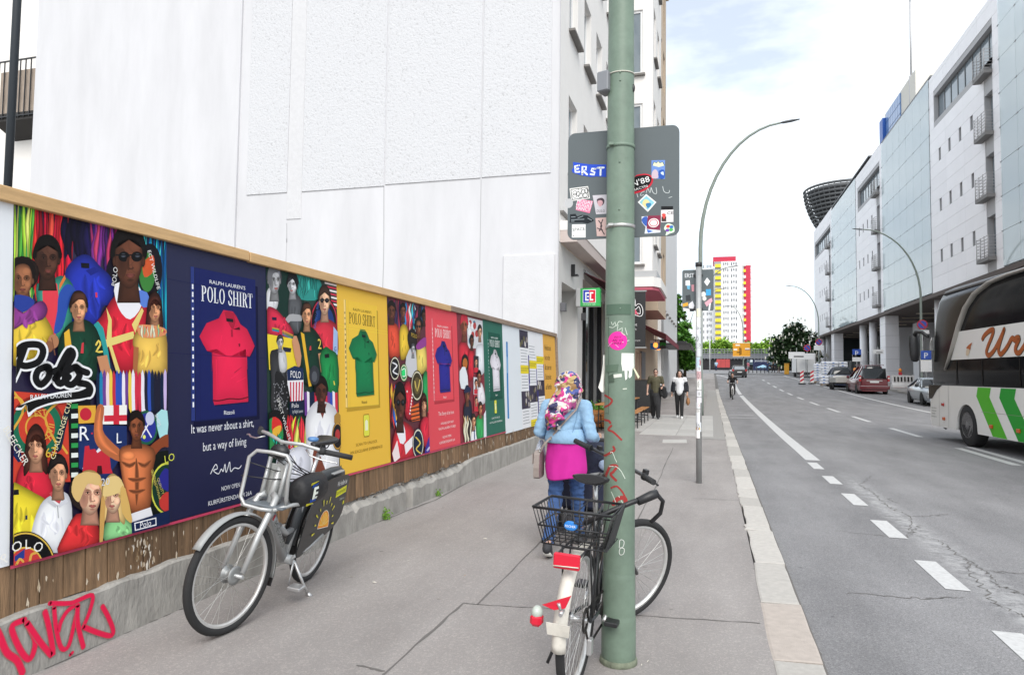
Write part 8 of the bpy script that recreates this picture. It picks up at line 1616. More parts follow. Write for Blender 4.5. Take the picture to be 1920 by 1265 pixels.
mb = MB(); mb.bev(4.66, 4.72, -.35, .35, .58, .72, .01); mb.build('grille', m_blk, t); mb = MB(); mb.bev(4.6, 4.78, -.86, .86, .34, .52, .03); mb.build('bumper', mat('bumper_grey', (.2, .21, .22), .5), t)
mb = MB(); mb.tube([(.3, .885, .62), (4.4, .885, .58)], .02, 6, flat=.5); mb.build('side_moulding', mat('bumper_grey'), t)
paint = mat('night_blue_paint', (.02, .028, .06), .35, coat=.5)
t, yo = car('dark blue pick-up truck ahead of the alloy trailer', (10.75, 63, road_z(10.7, 63)), PI / 2, 4.9, 1.85, [(0, 1.0), (.05, 1.08), (1.9, 1.1), (3.6, 1.1), (4.2, 1.04), (4.8, .92), (4.9, .7)], 1.08, [(1.75, 1.08), (1.9, 1.62), (2.2, 1.76), (3.0, 1.76), (3.2, 1.70), (3.9, 1.1)], paint, (1.0, 3.9), .37, 'vehicles parked along the far kerb', 'pickup_truck', 'pickup truck')
for s in (1, -1): mb = MB(); mb.bev(-.02, .05, s * .8 - .07, s * .8 + .07, .78, 1.02, .01); mb.build('tail_light', m_lamp_r, t)
mb = MB(); mb.box(-.05, .06, -.9, .9, .48, .62); mb.build('bumper', m_blk, t)
tr = thing('car_trailer', 'low alloy box trailer between the red people carrier and the blue pick-up', 'trailer', (10.1, 58.2, road_z(10.2, 58)), PI / 2)
m_tra = mat('alloy_sheet', (.5, .49, .46), .4, metal=.4, var=.1, vscale=4)
mb = MB()
for y in (.85, -.85): mb.box(0, 3, y - .02, y + .02, .62, 1.0)
mb.box(0, .04, -.83, .83, .62, 1.0); mb.box(2.96, 3, -.83, .83, .62, 1.0); mb.box(.04, 2.96, -.83, .83, .6, .64); mb.build('trailer_box', m_tra, tr)
mb = MB()
for i in range(7):
    for y in (.88, -.88): mb.box(i * .49, i * .49 + .05, y - .012, y + .012, .62, 1.01)
mb.build('side_stake', m_alu, tr)['kind'] = 'stuff'
mb = MB(); mb.cyl((3, 0, .55), (4.4, 0, .5), .05, 8); mb.box(.1, 2.9, -.7, .7, .5, .6); mb.build('chassis', m_under, tr)
for x in (1.1, 1.75):
    for s in (1, -1): road_wheel(tr, x, s * .95, .30, .18, s, (.3, .3, .3), 5)
mb = MB(); rings = [[(x, y * k, z) for y, z in ((.75, .95), (.7, 1.05 + .08 * math.sin(x * 3)), (.3, 1.16), (-.3, 1.14), (-.7, 1.04), (-.75, .95))] for x, k in ((.1, .9), (.9, 1), (1.8, 1), (2.9, .92))]; mb.loft(rings, smooth=False); mb.build('load_cover', mat('pale_tarp', (.62, .61, .58), .7), tr)
paint = mat('black_paint_car', (.012, .012, .014), .25, coat=.7)
t, yo = car('small black hatchback with red tail lights driving away in the distance', (3.25, 88, road_z(3.5, 88)), PI / 2 + R(5), 4.2, 1.8, [(0, .9), (.05, .98), (.5, 1.0), (2.8, .98), (3.3, .92), (4.0, .8), (4.2, .6)], .96, [(.02, .95), (.2, 1.25), (.5, 1.44), (1.3, 1.5), (2.1, 1.47), (2.4, 1.38), (3.1, .97)], paint, (.75, 3.4), .32, None, 'hatchback')
for s in (1, -1): mb = MB(); mb.bev(-.06, .1, s * .76 - .13, s * .76 + .13, .78, 1.02, .02); mb.build('tail_light', m_lamp_r, t)
mb = MB(); mb.prism([(-.02, .62, 1.0), (-.02, -.62, 1.0), (.24, -.54, 1.36), (.24, .54, 1.36)], (-.03, 0, 0)); mb.build('rear_window', mat('sky_glass', (.3, .33, .36), .1), t); mb = MB(); mb.box(-.07, -.04, -.27, .27, .62, .74); mb.build('number_plate', m_plate, t)
bt = thing('box_trailer', 'white box trailer parked beyond the red striped beacons', 'trailer', (11.2, 92, road_z(11, 92)), PI / 2)
mb = MB(); mb.bev(0, 5, -1.1, 1.1, .6, 3.0, .05); mb.build('box_body', mat('box_white', (.74, .74, .73), .5), bt)
mb = MB()
for y in (-1.1, 0, 1.1): mb.box(-.03, -.002, y - .03, y + .03, .62, 2.98)
mb.box(-.03, -.002, -1.07, 1.07, .62, .7); mb.build('door_frame', mat('grey_frame_light', (.4, .4, .4), .5), bt)
for x in (1.8, 2.6):
    for s in (1, -1): road_wheel(bt, x, s * 1.0, .34, .2, s, (.3, .3, .3), 5)
mb = MB(); mb.box(.1, 4.9, -.9, .9, .42, .6); mb.build('chassis', m_under, bt)
# ================================================================ FAR END OF THE STREET
def spot(px, D):
    """ground point seen in picture column px at depth D"""
    p = at_depth(px, 704, D); return Vector((p.x, p.y, gz(p.x, p.y)))
def zat(px, py, D): return at_depth(px, py, D).z
HD = 300.; hx = lambda px: at_depth(px, 600, HD).x
m_hw = mat('tower_white', (.78, .79, .80), .7); m_hr = mat('tower_red', (.52, .02, .06), .6); m_hy = mat('tower_yellow', (.80, .62, .03), .6); m_hwin = mat('tower_window', (.14, .15, .17), .3)
HY = at_depth(1360, 600, HD).y; X0 = hx(1340); hr = thing('tower_block', 'white residential tower with a yellow balcony strip and a crimson stripe', 'building', (X0, HY, 0)); rx = lambda px: hx(px) - X0; rz_ = lambda py: zat(1360, py, HD)
FHT = (rz_(489) - rz_(640)) / 13.2
mb = MB(); mb.box(0, rx(1395), 0, 16, 0, rz_(489)); mb.build('tower_wall', m_hw, hr)
mb = MB(); mb.box(rx(1300), -.02, 6, 20, 0, rz_(498)); mb.build('wing_wall', m_hw, hr)
mb = MB(); mb.box(rx(1395.2), rx(1407), -.5, 12, 0, rz_(498)); mb.build('crimson_stripe', m_hr, hr)
mb = MB(); mb.box(-.6, rx(1380), .2, 14, rz_(489) + .02, rz_(480)); mb.build('roof_storey', m_hr, hr)
def wgroup(x0, x1, z0, z1, y, par):
    w = (x1 - x0) / 5; mb = MB()
    for i in (0, 2, 4): mb.box(x0 + i * w, x0 + (i + 1) * w, y - .06, y - .01, z0 + (0 if i != 2 else .3), z1)
    mb.build('window', m_hwin, par)['kind'] = 'stuff'
for k in range(14):
    z = rz_(489) - (k + 1) * FHT
    if z < 3: break
    mb = MB(); mb.box(.3, rx(1352), -.9, -.01, z, z + FHT * .52); mb.build('yellow_balcony', m_hy, hr); mb = MB(); mb.box(.2, rx(1352.5), -.3, -.02, z + FHT * .54, z + FHT * .98); mb.build('balcony_recess', mat('tower_recess', (.3, .31, .33), .6), hr)
    for a, b in ((1356.5, 1366), (1371, 1381.5)): wgroup(rx(a), rx(b), z + FHT * .3, z + FHT * .8, 0, hr)
    for a, b in ((1311, 1320), (1325, 1334)): wgroup(rx(a), rx(b), z + FHT * .3, z + FHT * .8, 6, hr)
    mb = MB(); mb.box(rx(1393.5), rx(1398), -1.6, -.51, z + .2, z + FHT * .5); mb.build('side_balcony', m_hy if k % 2 else m_hw, hr); mb = MB(); mb.box(rx(1407) + .02, rx(1410), -.4, 1, z + .1, z + FHT * .55); mb.build('rear_balcony', m_hw, hr)
def leaf_mat(name, c, v=.35):
    m = mat(name, c, .6, var=v, vscale=1.1); return m
def tree(label, loc, h, lobes, leafm, n, leaf, trunk=.18, blossom=None, group=None, name='tree'):
    t = thing(name, label, 'tree', tuple(loc), 0, group); r = random.Random(int(abs(loc[0] * 13 + loc[1] * 7)))
    mb = MB(); mb.tube([(0, 0, -.2), (.05, 0, h * .2), (.0, .05, h * .45), (.05, 0, h * .75)], [trunk, trunk * .8, trunk * .55, trunk * .2], 8)
    for i in range(6): a = i * 1.05; mb.tube([(0, 0, h * (.22 + .05 * i)), (math.cos(a) * h * .1, math.sin(a) * h * .1, h * (.36 + .05 * i)), (math.cos(a) * h * .2, math.sin(a) * h * .2, h * (.46 + .06 * i))], [trunk * .4, trunk * .25, .02], 5)
    mb.build('trunk', mat('bark', (.07, .055, .04), .9, var=.2, vscale=8), t)
    mb = MB(); cl = []
    for (cx, cy, cz, rx_, rz2) in lobes:
        for i in range(int(26 * rx_ * rz2 / 1.2) + 10):
            u, v = r.uniform(0, 2 * PI), math.acos(r.uniform(-1, 1)); q = r.uniform(.45, 1.08); cl.append((cx + rx_ * q * math.sin(v) * math.cos(u), cy + rx_ * q * math.sin(v) * math.sin(u), cz + rz2 * q * math.cos(v), r.uniform(.25, .5) * (rx_ * .5 + .25)))
    for i in range(n):
        c = r.choice(cl); p = Vector((c[0] + r.gauss(0, c[3] * .5), c[1] + r.gauss(0, c[3] * .5), c[2] + r.gauss(0, c[3] * .45))); a = Vector((r.uniform(-1, 1), r.uniform(-1, 1), r.uniform(-.6, .6))).normalized(); b = a.cross(Vector((r.uniform(-1, 1), r.uniform(-1, 1), 1))).normalized(); s = leaf * r.uniform(.6, 1.3)
        mb.k = r.choice((0, 0, 1)); mb.add([p - a * s, p - b * s * .5, p + a * s, p + b * s * .5], [(0, 1, 2, 3)])
    mb.build('crown', leafm, t, recalc=False)
    if blossom:
        mb = MB()
        for i in range(blossom):
            c = r.choice(cl); p = Vector(c[:3]); p += (p - Vector((0, 0, h * .45))) * .22; p.y -= .5; mb.tube([p, p + Vector((0, 0, .45))], [.13, .03], 5)
        mb.build('blossom', mat('blossom_white', (.75, .72, .62), .8), t)['kind'] = 'stuff'
    return t
g1 = [leaf_mat('leaf_fresh', (.10, .27, .03)), leaf_mat('leaf_fresh_dark', (.05, .16, .02))]; g2 = [leaf_mat('leaf_chestnut', (.035, .075, .022)), leaf_mat('leaf_chestnut_dark', (.015, .038, .012))]; g3 = [leaf_mat('leaf_lime', (.26, .44, .05)), leaf_mat('leaf_lime_dark', (.15, .28, .03))]
p = spot(1284, 78); hh = zat(1268, 548, 78) - p.z
tree('fresh green pointed tree behind the dark annex at the end of the pavement', p, hh, [(-.9, 0, hh * .88, .45, 1.1), (-.8, 0, hh * .74, .8, 1.1), (-.6, 0, hh * .58, 1.2, 1.2), (-.4, 0, hh * .42, 1.5, 1.2), (.1, 0, hh * .28, 1.6, 1.3), (.5, .2, hh * .2, 1.3, 1)], g1, 9000, .24)
p = spot(1489, 104); hh = zat(1489, 604, 104) - p.z
tree('dark chestnut tree with white blossom beside the far end of the office building', p, hh, [(0, 0, hh * .82, 1.6, 1.3), (-1.6, 0, hh * .62, 1.6, 1.4), (1.7, 0, hh * .62, 1.6, 1.5), (0, -.5, hh * .5, 2.2, 1.6), (-2, .3, hh * .36, 1.7, 1.3), (2.2, 0, hh * .36, 1.6, 1.4), (0, 0, hh * .25, 2.6, 1.2)], g2, 9000, .30, .28, 220)
for i, (px, top, w) in enumerate(((1325, 640, 1.0), (1352, 632, 1.1), (1374, 640, .8), (1412, 640, 1.1), (1440, 634, 1.2), (1462, 640, 1.1))):
    p = spot(px, 165); z = zat(px, top, 165) - p.z; tree('lime green tree showing above the railway bridge, number %s from the left' % ['one', 'two', 'three', 'four', 'five', 'six'][i], p, z, [(0, 0, z * .78, 1.9 * w, z * .2), (-1.6 * w, 0, z * .62, 1.7 * w, z * .2), (1.6 * w, 0, z * .64, 1.7 * w, z * .2), (0, 0, z * .45, 2.4 * w, z * .25)], g3, 2600, .5, group='trees above the bridge')
BD = 130.; bp = spot(1360, BD); bz = lambda py: zat(1360, py, BD); br = thing('railway_bridge', 'low grey railway bridge crossing the end of the street', 'bridge', (bp.x, bp.y, 0)); bx = lambda px: at_depth(px, 700, BD).x - bp.x
mb = MB(); mb.box(-70, 70, 0, 9, bz(672), bz(663)); mb.build('girder', mat('bridge_grey', (.19, .2, .22), .7, var=.15, vscale=.5), br)
mb = MB()
for i in range(90): x = -26 + i * .6; mb.box(x, x + .09, -.1, -.01, bz(674), bz(655))
for py in (655, 659, 663): mb.box(-70, 70, -.12, -.02, bz(py), bz(py) + .12)
mb.build('bridge_railing', mat('bridge_rail', (.24, .25, .27), .6), br)['kind'] = 'stuff'
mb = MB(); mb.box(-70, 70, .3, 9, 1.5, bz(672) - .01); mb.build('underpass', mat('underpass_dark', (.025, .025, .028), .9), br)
mb = MB(); mb.box(bx(1263), bx(1298), .1, .29, 2, bz(679)); mb.build('ivy_wall', mat('ivy_wall', (.05, .085, .045), .9, var=.6, vscale=2), br)
mb = MB(); mb.box(bx(1400), bx(1500), .1, .29, bz(683), bz(674)); mb.build('glazed_band', mat('glazed_band', (.12, .18, .22), .3), br)
mb = MB(); mb.box(bx(1411), bx(1440), -.1, .09, 2.4, bz(674)); sf = mb.build('station_front', mat('station_navy', (.018, .025, .085), .5), br)
ink = Ink(lambda u, v, d: (u, -.11 - d, v), step=.01); ink.text('Jannowitzbrücke', (bx(1414) + bx(1436)) / 2, bz(677.5), .62, '#e9edf2', fit=bx(1435) - bx(1413)); ink.rect(bx(1406), bx(1410.5), bz(678.5), bz(674), '#dfe8ec'); ink.rect(bx(1437.5), bx(1441.5), bz(678.5), bz(674), '#dfe8ec'); ink.build('station_lettering', sf)
def simple(name, label, cat, p, parts, rz=0, group=None):
    t = thing(name, label, cat, tuple(p), rz, group)
    for nm, m, f in parts: mb = MB(); f(mb); mb.build(nm, m, t)
    return t
B = lambda *a: (lambda mb: mb.box(*a)); Cy = lambda a, b, r: (lambda mb: mb.cyl(a, b, r, 8))
m_red = mat('hoarding_red', (.5, .07, .07), .7, var=.12, vscale=1); m_pole = mat('mast_white', (.62, .63, .62), .5)
for nm in ('hoarding_panel',):
    p = spot(1356, 124); simple('red_hoarding', 'red hoarding panels standing in front of the railway bridge', 'hoarding', p, [(nm, m_red, B(-1.15 + i * .78, -.4 + i * .78, 0, .06, .5, 2.0)) for i in range(3)])
for px, top, l in ((1294, 660, 'shortest white mast, beside the grey annex'), (1309, 622, 'white mast just right of the stickered post'), (1331, 612, 'white mast with small round signs by the red hoarding')):
    p = spot(px, 112); simple('mast', l, 'mast', p, [('mast_tube', m_pole, Cy((0, 0, -.2), (0, 0, zat(px, top, 112) - p.z), .09))], group='white masts before the bridge')
p = spot(1394, 110); lp_ = lamp_post(tuple(p), -1, 'arched street lamp that carries the orange direction sign', 10.6, 2.6)
p.y -= .3; z0, z1 = zat(1391, 668.5, 110) - p.z, zat(1391, 642.5, 110) - p.z; dx = lambda px: (px - 1394) * 110 / 1290
ds = thing('direction_sign', 'orange direction sign with a junction diagram before the railway bridge', 'road sign', tuple(p)); mb = MB(); mb.bev(dx(1375), dx(1406), -.05, 0, z0, z1, .02); mb.build('sign_plate', mat('sign_orange', (.72, .32, .015), .5), ds)
ink = Ink(lambda u, v, d: (u, -.052 - d, v), step=.004); zz = lambda f: z0 + (z1 - z0) * f
for a, b, c, d, col_ in ((1387, 1388.3, .1, .68, '#1c1408'), (1389, 1390.3, .15, .62, '#1c1408'), (1382, 1388, .28, .34, '#1c1408'), (1380, 1388, .78, .88, '#f0ead8'), (1376.5, 1383, .45, .58, '#f0ead8'), (1397, 1405, .5, .62, '#f0ead8'), (1397, 1405, .5, .54, '#3a62a8')): ink.rect(dx(a), dx(b), zz(c), zz(d), col_)
for f in (0, .97): ink.rect(dx(1375), dx(1406), zz(f), zz(f + .03), '#f3ead0')
ink.build('sign_print', ds)
def disc(mb, z, r, y=0., t=.02): mb.cyl((0, y, z), (0, y - t, z), r, 20)
mat('sign_red', (.45, .02, .03), .4); mat('sign_blue', (.02, .08, .42), .4)
def round_sign(label, p, z, r, kind, plates=(), h=None, group='small road signs across the road', rz=0):
    t = thing('road_sign', label, 'road sign', tuple(p), rz, group); mb = MB(); mb.cyl((0, .03, 0), (0, .03, h or z + r), .035, 8); mb.build('post', m_galv, t)
    if kind == 'stop':
        mb = MB(); disc(mb, z, r); q = mb.build('sign_disc', mat('sign_red', (.45, .02, .03), .4), t); mb = MB(); disc(mb, z, r * .78, -.021, .004); mb.build('disc_field', mat('sign_blue', (.02, .08, .42), .4), q); mb = MB(); a = r * .62; mb.prism([(-a, -.027, z + a - .06), (-a + .09, -.027, z + a), (a, -.027, z - a + .06), (a - .09, -.027, z - a)], (0, -.003, 0)); mb.build('disc_bar', mat('sign_red'), q)
    elif kind == 'ring': mb = MB(); disc(mb, z, r); q = mb.build('sign_disc', mat('sign_red'), t); mb = MB(); disc(mb, z, r * .68, -.021, .004); mb.build('disc_field', m_white, q)
    elif kind == 'park': mb = MB(); mb.bev(-r, r, -.02, 0, z - r, z + r, .008); q = mb.build('sign_plate', mat('sign_blue'), t); ink = Ink(lambda u, v, d: (u, -.021 - d, v)); ink.text('P', 0, z - r * .6, r * 1.7, '#eef1f5'); ink.build('sign_print', q)
    elif kind == 'board': mb = MB(); mb.bev(-r, r, -.02, 0, z - r * .45, z + r * .45, .008); q = mb.build('sign_plate', m_white, t); ink = Ink(lambda u, v, d: (u, -.021 - d, v)); ink.line([(-r * .3, z - r * .15), (r * .8, z - r * .15)], r * .16, '#333', 0); ink.build('sign_print', q)
    for zc, w, hh in plates: mb = MB(); mb.bev(-w, w, -.02, 0, zc - hh, zc + hh, .006); mb.build('plate', m_white, t)
    return t
def sg(px, py, D, kind, r, label, plates=()):
    p = spot(px, D); z = zat(px, py, D) - p.z; round_sign(label, p, z, r, kind, [(zat(px, q, D) - p.z, w, h) for q, w, h in plates])
sg(1737, 666, 44, 'park', .3, 'blue parking sign with white plates beside the coach mirror', ((685, .32, .4),)); sg(1731, 608, 45.2, 'stop', .32, 'no stopping sign high beside the arched lamp near the coach', ((622, .4, .12),))
sg(1607, 662, 60, 'park', .35, 'blue parking sign with a white plate under it before the round columns', ((671, .36, .3),)); sg(1647, 659, 58, 'board', .4, 'pale information board before the second round column'); sg(1536, 641, 88, 'stop', .42, 'no stopping sign on the far lamp by the office building', ((652, .6, .3),)); sg(1514, 652, 84, 'stop', .42, 'no stopping sign over white plates at the building site', ((668, .8, .35),)); sg(1494, 666, 82, 'board', .9, 'large white site notice in front of the chestnut tree'); sg(1459, 664, 106, 'ring', .42, 'small red ringed sign left of the chestnut tree')
m_bw = mat('beacon_white', (.78, .76, .74), .5); m_brd = mat('beacon_red', (.55, .03, .05), .5)
for px, l in ((1503.5, 'left red and white striped beacon at the building site'), (1522.5, 'right red and white striped beacon beside the stacked sacks')):
    p = spot(px, 64); t = simple('warning_beacon', l, 'beacon', p, [('beacon_panel', m_bw, B(-.15, .15, -.03, 0, .12, 1.2)), ('beacon_foot', m_under, B(-.3, .3, -.2, .2, 0, .11))], group='striped beacons')
    for k in range(3): z = .2 + k * .36; mb = MB(); mb.prism([(-.15, -.033, z), (.15, -.033, z + .2), (.15, -.033, z + .38), (-.15, -.033, z + .18)], (0, -.004, 0)); mb.build('red_stripe', m_brd, t)
m_sack = mat('white_sack', (.72, .74, .78), .5, var=.08, vscale=3, vary_obj=.08); m_sackb = mat('sack_print_blue', (.1, .2, .5), .5)
sackm = MB(); sackm.bev(-.36, .36, -.4, .4, 0, .25, .06); sackm.k = 1; sackm.box(-.16, .02, -.403, -.398, .09, .17); sackme = sackm.mesh('sack', [m_sack, m_sackb])
for px, D, nz_, l in ((1541, 67, 7, 'left tall stack of white sacks on a pallet'), (1556, 64, 8, 'middle and tallest stack of white sacks on a pallet'), (1572, 62, 8, 'right stack of white and blue printed sacks'), (1554, 60.5, 3, 'low stack of sacks in front of the tall ones')):
    p = spot(px, D); t = thing('sack_stack', l, 'sacks', tuple(p), 0, 'stacks of sacks on pallets'); mb = MB()
    for i in range(5): mb.box(-.7, .7, -.38 + i * .17, -.28 + i * .17, .1, .13)
    for x in (-.65, 0, .6): mb.box(x, x + .1, -.4, .4, 0, .098)
    mb.build('pallet', mat('pallet_wood', (.3, .22, .14), .8), t)['kind'] = 'stuff'
    for k in range(nz_):
        for x in (-.37, .37): o = link('sack', sackme, t); o.location = (x + random.uniform(-.03, .03), random.uniform(-.04, .04), .131 + k * .245)
for px, l in ((1683, 'left white slotted plastic barrier behind the red people carrier'), (1702, 'right white slotted plastic barrier near the silver saloon')):
    p = spot(px, 56.5); p.z = gz(p.x, p.y) + .06; t = simple('road_barrier', l, 'barrier', p, [('barrier_body', m_bw, lambda mb: mb.loft([[(x, y, z) for x in (-.44, .44) for y in ((-w, w) if x < 0 else (w, -w))] for z, w in ((0, .3), (.2, .28), (.4, .12), (1.0, .09))], smooth=False)), ('barrier_foot', mat('foot_red', (.4, .08, .06), .7), B(-.4, .4, -.34, .34, -.06, -.002))], group='white plastic barriers')
    for i in range(3): mb = MB(); mb.box(-.3 + i * .25, -.2 + i * .25, -.2, -.05, .48, .86); mb.build('slot', m_under, t)
for px, py, l in ((1688, 694, 'amber warning lamp on the white plastic barrier'), (1603, 693, 'amber warning lamp above the alloy trailer')):
    p = spot(px, 57); z = zat(px, py, 57); simple('warning_lamp', l, 'warning lamp', (p.x, p.y, z), [('lamp_lens', mat('amber_lens', (.85, .26, .02), .3), lambda mb: mb.ball((0, 0, 0), (.13, .13, .17), 8)), ('lamp_case', m_brd, B(-.12, .12, -.08, .08, -.5, -.16))])
p = spot(1590, 66); t = thing('site_fence', 'steel mesh site fence behind the blue pick-up', 'fence', tuple(p))
for i in range(2):
    mb = MB(); x0 = -1.8 + i * 2; mb.tube([(x0, 0, .1), (x0, 0, 2.1), (x0 + 1.9, 0, 2.1), (x0 + 1.9, 0, .1), (x0, 0, .1)], .025, 6)
    for k in range(1, 15): mb.cyl((x0 + k * .127, 0, .1), (x0 + k * .127, 0, 2.1), .006, 4)
    mb.build('mesh_panel', m_galv, t)
p = spot(1475, 98); simple('yellow_cabinet', 'tall ochre yellow cabinet on the far pavement', 'cabinet', p, [('cabinet_body', mat('ochre', (.55, .27, .02), .6, var=.15, vscale=3), lambda mb: mb.bev(-.3, .3, -.3, .3, 0, 1.5, .03)), ('cabinet_lid', mat('ochre_dark', (.35, .17, .02), .6), B(-.33, .33, -.33, .33, 1.502, 1.58))])
p = spot(1431, 118); z = zat(1431, 684, 118) - p.z; simple('parasol', 'pale blue parasol in front of the station', 'parasol', p, [('canopy', mat('pale_blue_canvas', (.34, .56, .72), .7), lambda mb: mb.lathe([(1.25, z - .5), (1.2, z - .42), (.05, z + .02)], 8)), ('pole', m_pole, Cy((0, 0, 0), (0, 0, z), .03))])
for i in range(6): p = spot(1404 + i * 7.5, 104); simple('bollard', '%s thin dark bollard from the left along the junction' % ['first', 'second', 'third', 'fourth', 'fifth', 'sixth'][i], 'bollard', p, [('bollard_tube', m_blk, Cy((0, 0, 0), (0, 0, .95), .06))], group='bollards at the junction')
for i, (px, D, c1, c2, l) in enumerate(((1343, 116, (.38, .55, .7), (.02, .03, .07), 'distant pedestrian in a light blue shirt before the red hoarding'), (1450, 104, (.015, .015, .018), (.012, .012, .014), 'distant pedestrian all in black left of the chestnut tree'), (1460, 105, (.3, .5, .2), (.35, .25, .2), 'distant pedestrian in a green top left of the chestnut tree'), (1439, 112, (.03, .05, .12), (.03, .05, .1), 'distant pedestrian in navy beside the pale blue parasol'), (1403, 110, (.5, .15, .2), (.3, .3, .32), 'distant pedestrian in a red top by the orange sign'))):
    p = spot(px, D); J = walker(1.72, [[(0, .185, 1.41), (-.02, .26, 1.14), (.06, .27, .90)], [(0, -.185, 1.41), (-.05, -.25, 1.14), (-.06, -.27, .90)]], .2)
    t = person(l, tuple(p), -PI / 2 + i, J, m_skin1, 'distant pedestrians at the junction', .03); blob(top_shapes(J, .02, .8), 'top', mat('cloth_%s' % ['sky', 'coal', 'leaf', 'navy', 'rose'][i], c1, .9), t, .03); blob(leg_shapes(J, .02), 'trousers', mat('legs_%s' % ['sky', 'coal', 'leaf', 'navy', 'rose'][i], c2, .9), t, .03); mb = MB(); mb.ball(Vector(J['head']) + Vector((-.02, 0, .03)), (.105, .09, .115), 6); mb.build('hair', m_hair, t)
# ================================================================ CAFE FURNITURE AND SIGNS ON THE LEFT
p = on_x(1106, 558, -3.02); t = thing('cash_sign', 'green box sign with blue and red letters EC sticking out above the cafe door', 'sign', (-3.37, p.y, p.z)); h = .235; SX = .62
mb = MB(); mb.bev(0, SX, -.12, .12, -h, h, .012); mb.build('sign_case', mat('sign_case_grey', (.5, .5, .5), .5), t)
mb = MB(); mb.bev(.12, SX + .004, -.124, .124, -h + .001, h - .001, .006); mb.build('sign_face', mat('sign_green', (.03, .42, .09), .35), t)
ink = Ink(lambda u, v, d: (u, -.1245 - d, v), step=.0008); ink.rect(.185, .525, -.145, .195, '#e9ece9'); ink.rect(.20, .353, -.13, .18, '#2740b8'); ink.rect(.355, .51, -.13, .18, '#d8203a')
for a in ((.25, .355, .09, .13), (.25, .285, -.09, .1), (.25, .34, -.09, -.05), (.3, .35, .0, .035), (.37, .46, .09, .13), (.37, .405, -.09, .1), (.37, .46, -.09, -.05)): ink.rect(*a, '#eef0f2')
ink.text('electronic cash', .355, -.205, .055, '#e6f2e6', fit=.32); ink.build('sign_print', t)
p = on_y(1192, 597, 21.5); zb, zt = on_y(1192, 650, 21.5).z, on_y(1192, 547, 21.5).z; xr = on_y(1210, 600, 21.5).x; t = thing('banner_sign', 'tall black hanging banner with a white and pink emblem beside the green post', 'sign', (xr, 21.5, zb))
mb = MB(); mb.bev(-1.15, 0, 0, .08, 0, zt - zb, .01); mb.build('banner_panel', m_blk, t); mb = MB(); mb.box(-1.18, .03, -.01, .09, zt - zb + .002, zt - zb + .04); mb.box(-1.18, .03, -.01, .09, -.04, -.002); mb.build('banner_rail', m_galv, t)
ink = Ink(lambda u, v, d: (u, -.001 - d, v), step=.001); H_ = zt - zb
for w, c in ((.1, '#e8e8e8'), (.055, '#15151a')): ink.line([(-.62, H_ * .7), (-.5, H_ * .88), (-.36, H_ * .86), (-.34, H_ * .7), (-.2, H_ * .76), (-.12, H_ * .68), (-.14, H_ * .58), (-.3, H_ * .6)], w, c, 4)
ink.poly([(-.6, H_ * .66), (-.3, H_ * .68), (-.2, H_ * .56), (-.28, H_ * .60), (-.42, H_ * .54), (-.4, H_ * .62)], '#d8657a'); ink.text('Fladenbrot', -.55, H_ * .38, .13, '#d9d9d9', fit=.6); ink.text('Vegan', -.45, H_ * .3, .12, '#e6e6e6', fit=.34); ink.text('Restaurant', -.35, H_ * .1, .09, '#bbb', fit=.4); ink.build('banner_print', t)
def awning(label, y0, y1, z, out, m_):
    t = thing('awning', label, 'awning', (-3.38, y0, z), 0, 'red awnings along the terrace'); L = y1 - y0; mb = MB(); mb.prism([(0, 0, .0), (out, 0, -out * .45), (out, 0, -out * .45 - .02), (0, 0, -.03)], (0, L, 0)); mb.build('canvas', m_, t)
    mb = MB(); n = int(L * 3); mb.loft([[(out + .005, L * i / n, -out * .45), (out + .01, L * i / n, -out * .45 - .24 - .03 * (i % 2)), (out - .01, L * i / n, -out * .45 - .24 - .03 * (i % 2))] for i in range(n + 1)], smooth=False); mb.build('valance', m_, t); mb = MB(); mb.cyl((0, 0, .03), (0, L, .03), .06, 8); mb.build('roller', m_galv, t)
m_aw = mat('wine_canvas', (.17, .015, .03), .8)
awning('wine red awning over the cafe front, left of the green post', 18.7, 25.2, 4.35, 1.0, mat('dark_wine_canvas', (.07, .012, .02), .8)); awning('wine red awning below the beige bay', 31, 43, 4.0, 1.45, m_aw)
t = simple('canopy', 'black flat canopy over the far tables', 'canopy', (-3.2, 46, 3.0), [('canopy_roof', m_blk, B(0, 1.9, 0, 9, .5, .64)), ('canopy_fascia', m_blk, B(1.85, 1.95, -.05, 9, .35, .498))])
for y, z, l in ((33.2, 2.95, 'orange lantern nearest under the far awning'), (35, 2.9, 'second orange lantern under the far awning')): simple('lantern', l, 'lantern', (-2.55, y, z), [('lantern_glow', mat('lantern_orange', (.8, .2, .03), .4, emit=(1, .3, .05), estr=1.2), lambda mb: mb.ball((0, 0, 0), (.11, .11, .13), 8)), ('lantern_cord', m_blk, Cy((0, 0, .12), (0, 0, .45), .012))], group='orange lanterns under the awning')
p = on_y(1236, 645, 34); t = simple('neon_sign', 'small black sign with a blue board and green neon letters', 'sign', (p.x, 34, p.z), [('sign_box', m_blk, B(-.28, .32, 0, .1, -.22, .22)), ('blue_board', mat('board_blue', (.03, .22, .55), .4), B(-.42, .02, -.06, -.005, -.25, .05)), ('white_board', m_white, B(-.42, .02, -.06, -.005, .052, .18))])
ink = Ink(lambda u, v, d: (u, -.003 - d, v)); ink.text('OPEN', .17, -.07, .22, '#2fd84a', fit=.26); ink.build('neon_letters', t)
m_bt = mat('beer_table_wood', (.42, .19, .06), .55, var=.2, vscale=5, stretch=(1, 6, 6))
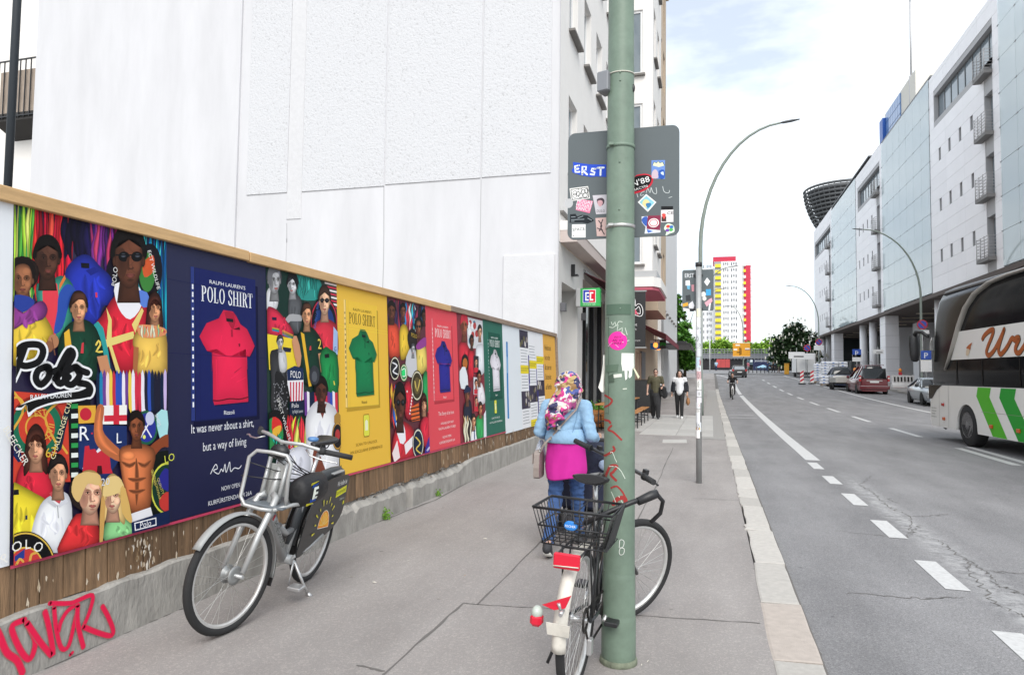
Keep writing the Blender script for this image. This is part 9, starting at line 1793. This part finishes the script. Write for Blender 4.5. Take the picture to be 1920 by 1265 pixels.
def btable(kind, label, x, y, w, h):
    t = thing('beer_' + kind, label, kind, (x, y, gz(x, y)), 0, 'beer garden tables and benches')
    for i in range(3 if kind == 'table' else 2): n = 3 if kind == 'table' else 2; mb = MB(); mb.bev(-w / 2 + i * w / n + .004, -w / 2 + (i + 1) * w / n - .004, -.85, .85, h - .03, h, .005); mb.build('board', m_bt, t)
    for yy in (-.6, .6): mb = MB(); mb.tube([(-w * .42, yy, 0), (-w * .36, yy, h - .031)], .016, 6); mb.tube([(w * .42, yy, 0), (w * .36, yy, h - .031)], .016, 6); mb.box(-w * .4, w * .4, yy - .015, yy + .015, h * .4, h * .4 + .03); mb.build('trestle', m_blk, t)
for i, (y, s) in enumerate(((18.5, 'first'), (20.7, 'second'), (22.9, 'third'))):
    btable('table', s + ' long wooden beer table before the cafe, counted from the hoarding', -2.62, y, .55, .78); btable('bench', s + ' pavement side bench at the beer tables, counted from the hoarding', -2.16, y, .26, .47); btable('bench', s + ' wall side bench at the beer tables, counted from the hoarding', -3.05, y, .26, .47)
p = G(1121, 803); t = simple('planter', 'orange wooden planter box with green plants between the woman and the post', 'planter', (p.x - .1, p.y + .3, 0), [('planter_board', mat('orange_wood'), (lambda k: lambda mb: mb.bev(-.42, .42, -.3, .3, .04 + k * .16, .19 + k * .16, .008))(k)) for k in range(3)])
r = random.Random(8); mb = MB()
for i in range(260): q = Vector((r.uniform(-.38, .38), r.uniform(-.26, .26), .52 + abs(r.gauss(0, .08)))); a = Vector((r.uniform(-1, 1), r.uniform(-1, 1), r.uniform(-.2, 1))).normalized(); b = a.cross(Vector((0, 1, .3))).normalized(); mb.add([q - a * .04, q - b * .015, q + a * .05, q + b * .015], [(0, 1, 2, 3)])
mb.build('foliage', g1[0], t, recalc=False)['kind'] = 'stuff'
t = simple('chalkboard', 'black chalkboard menu stand behind the woman in olive', 'chalkboard', (-2.55, 26.3, 0), [('board', mat('chalk_black', (.02, .021, .022), .7, var=.3, vscale=8), lambda mb: mb.prism([(-.35, 0, .12), (.35, 0, .12), (.35, .25, 1.35), (-.35, .25, 1.35)], (0, .03, 0))), ('board_frame', mat('frame_wood', (.12, .07, .04), .6), lambda mb: mb.tube([(-.37, -.01, .1), (-.37, .24, 1.37), (.37, .24, 1.37), (.37, -.01, .1)], .022, 6))])
for px, py, n, s, l in ((720, 974, 150, .05, 'bright green weed growing in the joint at the foot of the plinth'), (830, 931, 70, .035, 'small tuft of green weed at the plinth further along')):
    p = G(px, py); mb = MB(); r = random.Random(px)
    for i in range(n): q = Vector((r.gauss(0, s * .5), r.gauss(0, s * .6), abs(r.gauss(0, s)) * 1.0)); a = Vector((r.uniform(-1, 1), r.uniform(-1, 1), r.uniform(.1, 1))).normalized(); b = a.cross(Vector((0, 1, .3))).normalized(); mb.add([q - a * .012, q - b * .008, q + a * .016, q + b * .008], [(0, 1, 2, 3)])
    o = mb.build('weed', mat('weed_green', (.16, .32, .04), .6), recalc=False); o.location = (-3.285, p.y, .01); tag(o, l, 'weed', 'weeds along the plinth')
